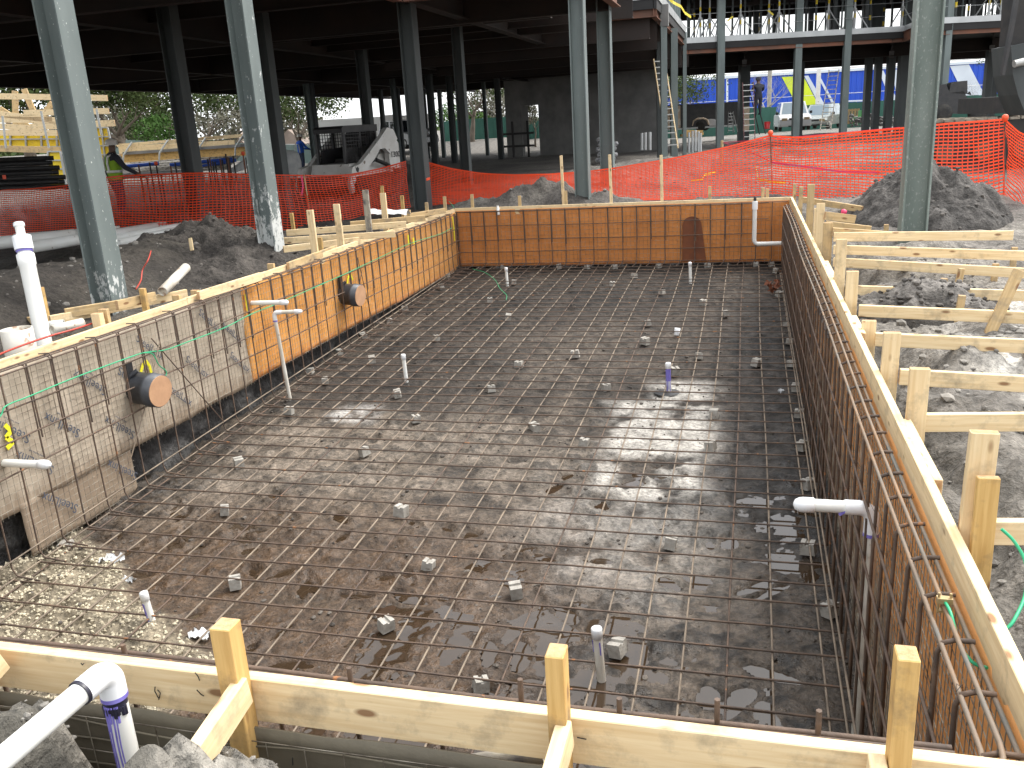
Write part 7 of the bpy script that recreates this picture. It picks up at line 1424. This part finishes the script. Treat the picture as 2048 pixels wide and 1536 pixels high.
# ================================================================== trees
def tree(name, label, loc, height, spread, seed, trunk_r=.28, fork=.35, nlimb=5, leafm='leaf_oak', barkm='bark', nleaf=5200, leaf=.17, crown_lo=.42, bare=False, group='trees beyond the building', gap=-.02):
    rn = random.Random(seed); loc = Vector(loc); t = thing(name, label, 'tree', loc, group); mb = MB(); tips = []
    def limb(p, d, L, r, lev):
        pts = [p]; rs = [r]; n = 5
        for k in range(n):
            d = (d + Vector((rn.uniform(-.22, .22), rn.uniform(-.22, .22), rn.uniform(-.10, .18)))).normalized(); p = p + d * L / n; pts.append(p); rs.append(r * (1 - .62 * (k + 1) / n))
        mb.tube(pts, rs, 8 if lev < 2 else 5)
        if lev >= (4 if bare else 3): tips.append(p); return
        for k in range(nlimb if lev == 0 else (4 if bare else 3)):
            a = 2 * math.pi * (k + rn.random() * .7) / (nlimb if lev == 0 else 3); out = Vector((math.cos(a), math.sin(a), 0)); nd = (d * .55 + out * (.75 if lev == 0 else .6) + Vector((0, 0, .18))).normalized()
            q = pts[-1] if k else pts[-1]; j = len(pts) - 1 - (k % 2); limb(pts[j], nd, L * rn.uniform(.62, .85), rs[j] * .74, lev + 1)
        tips.append(p)
    limb(loc - Vector((0, 0, .3)), Vector((rn.uniform(-.08, .08), rn.uniform(-.08, .08), 1)), height * fork, trunk_r, 0)
    mb.build('trunk', barkm, t)
    if bare: return t
    rs_ = np.random.RandomState(seed); mb = MB(); ctr = loc + Vector((0, 0, height * .70)); k = 0; guard = 0
    vs = []; fs = []
    while k < nleaf and guard < nleaf * 12:
        guard += 1
        if rs_.rand() < .6 and tips:
            tp = tips[rs_.randint(len(tips))]; p = tp + Vector(rs_.normal(0, 1, 3)) * spread * .16
        else:
            v = Vector(rs_.normal(0, 1, 3)).normalized() * (rs_.rand() ** .4); p = ctr + Vector((v.x * spread, v.y * spread, v.z * height * .34))
        if p.z < loc.z + height * crown_lo * rs_.uniform(.8, 1.1): continue
        if float(vn(p.x * .9 + seed, p.z * .9 + p.y * .8, seed)) < gap: continue
        a = Vector(rs_.normal(0, 1, 3)).normalized(); b = a.orthogonal().normalized(); s = leaf * rs_.uniform(.6, 1.4); o = len(vs)
        vs += [p - a * s * .5, p + b * s * .32, p + a * s * .6, p - b * s * .32]; fs.append((o, o + 1, o + 2, o + 3)); k += 1
    mb.add(vs, fs); mb.build('crown', leafm, t); return t
def tp(px, d): p = P_(px, d); return (p.x, p.y, gz(p.x, p.y))
tree('oak_tree', 'spreading oak with a low forked trunk behind the worker in the lime vest', tp(262, 50), 7.6, 5.0, 3, .42, .30, 5, nleaf=7000, crown_lo=.52, gap=.07)
tree('oak_tree', 'many-stemmed oak seen between the dark column and the second steel column', tp(408, 54), 8.0, 4.6, 8, .42, .22, 6, nleaf=7000, crown_lo=.5, gap=.07)
tree('oak_tree', 'oak behind the blue shirted person, left of the site trailer', tp(594, 62), 6.8, 4.6, 14, .30, .32, 5, nleaf=6000, crown_lo=.46, gap=.06)
tree('oak_tree', 'oak seen through the columns left of the concrete wall', tp(942, 68), 7.2, 4.2, 21, .28, .36, 5, nleaf=5200, crown_lo=.42)
tree('oak_tree', 'dark dense oak behind the planks at far left', tp(60, 48), 8.5, 6.0, 29, .4, .3, 5, nleaf=8500, leaf=.2, crown_lo=.26)
tree('oak_tree', 'drooping oak crown left of the blue warehouse', tp(1338, 75), 6.0, 4.2, 33, .25, .4, 5, nleaf=4500, crown_lo=.5)
tree('oak_tree', 'oak branch over the warehouse at the right edge', tp(2035, 72), 7.5, 3.4, 37, .25, .5, 5, nleaf=4200, crown_lo=.52)
tree('young_tree', 'yellowing small tree seen through the doorway', tp(1070, 62), 4.0, 1.4, 41, .1, .4, 4, 'leaf_grey', nleaf=1500, crown_lo=.35)
def shrub(label, loc, h, w, seed, m='leaf_bright', n=2600, leaf=.16):
    rs_ = np.random.RandomState(seed); loc = Vector(loc); t = thing('shrub', label, 'shrub', loc, 'shrubs behind the yard'); vs = []; fs = []; k = 0
    while k < n:
        v = Vector(rs_.normal(0, 1, 3)).normalized() * (rs_.rand() ** .35); p = loc + Vector((v.x * w, v.y * w * .8, h * .5 + v.z * h * .5 + .25 * h * float(vn(v.x * 2 + seed, v.y * 2))))
        if p.z < loc.z or float(vn(p.x * 1.3, p.z * 1.5 + p.y, seed)) < -.16: k += .2; continue
        a = Vector(rs_.normal(0, 1, 3)).normalized(); b = a.orthogonal().normalized(); s = leaf * rs_.uniform(.6, 1.4); o = len(vs); vs += [p - a * s * .5, p + b * s * .35, p + a * s * .6, p - b * s * .35]; fs.append((o, o + 1, o + 2, o + 3)); k += 1
    mb = MB(); mb.add(vs, fs); mb.build('foliage', m, t); mb = MB()
    for q in range(5): mb.tube([loc - Vector((0, 0, .2)), loc + Vector((jit(w * .5), jit(w * .5), h * .7))], [.05, .015], 5)
    mb.build('stem', 'bark', t)
shrub('bright green shrub right of the first oak trunk', tp(335, 62), 3.0, 2.3, 51, n=3000)
shrub('darker green shrub beside the bright one', tp(300, 66), 3.8, 2.2, 53, 'leaf_oak', 3000)
shrub('bright green shrub seen through columns left of the concrete wall', tp(912, 74), 2.9, 2.0, 57)
shrub('low green shrub in front of the oak by the concrete wall', tp(950, 72), 2.0, 1.6, 59)
shrub('greyish scrub behind the dark column on the left', tp(470, 75), 4.2, 5.0, 61, 'leaf_grey', 4000, .25)
shrub('grey scrub bank behind the first oak', tp(225, 80), 4.8, 7.0, 63, 'leaf_grey', 5000, .3)
shrub('scrub by the trailer behind the blue shirted person', tp(575, 78), 3.2, 3.6, 67, 'leaf_grey', 2600, .25)
shrub('pale scrub seen left of the concrete wall', tp(985, 82), 4.5, 3.2, 69, 'leaf_grey', 2600, .25)
tree('bare_tree', 'leafless pale-barked tree in front of the blue warehouse', tp(1537, 74), 7.0, 3, 71, .22, .30, 5, barkm='bark_pale', bare=True)
tree('bare_tree', 'leafless reddish tree before the warehouse near the right edge', tp(1975, 74), 4.6, 2, 73, .09, .34, 4, barkm='bark', bare=True)
tree('bare_tree', 'leafless grey tree seen left of the concrete wall', tp(1000, 76), 5.6, 2, 75, .10, .3, 4, barkm='bark_pale', bare=True)
# far-off wood closing the view: one mass
rs_ = np.random.RandomState(99); vs = []; fs = []
for k in range(26000):
    px = rs_.uniform(-900, 2900); d = rs_.uniform(135, 190); p = P_(px, d); h = 2.4 + 2.0 * float(vn(px * .006, 2)) + 1.6 * float(vn(px * .03, 5)); z = rs_.rand() ** .7 * h - .3
    a = Vector(rs_.normal(0, 1, 3)).normalized(); b = a.orthogonal().normalized(); s = rs_.uniform(.5, 1.2); o = len(vs); q = Vector((p.x, p.y, z)); vs += [q - a * s * .5, q + b * s * .4, q + a * s * .6, q - b * s * .4]; fs.append((o, o + 1, o + 2, o + 3))
mb = MB(); mb.add(vs, fs); tag(mb.build('treeline', 'leaf_oak'), kind='stuff')
for o in SC.objects:
    if o.parent is None and o.get('label') and not 4 <= len(o['label'].split()) <= 16: print('LABEL LENGTH', len(o['label'].split()), o['label'])
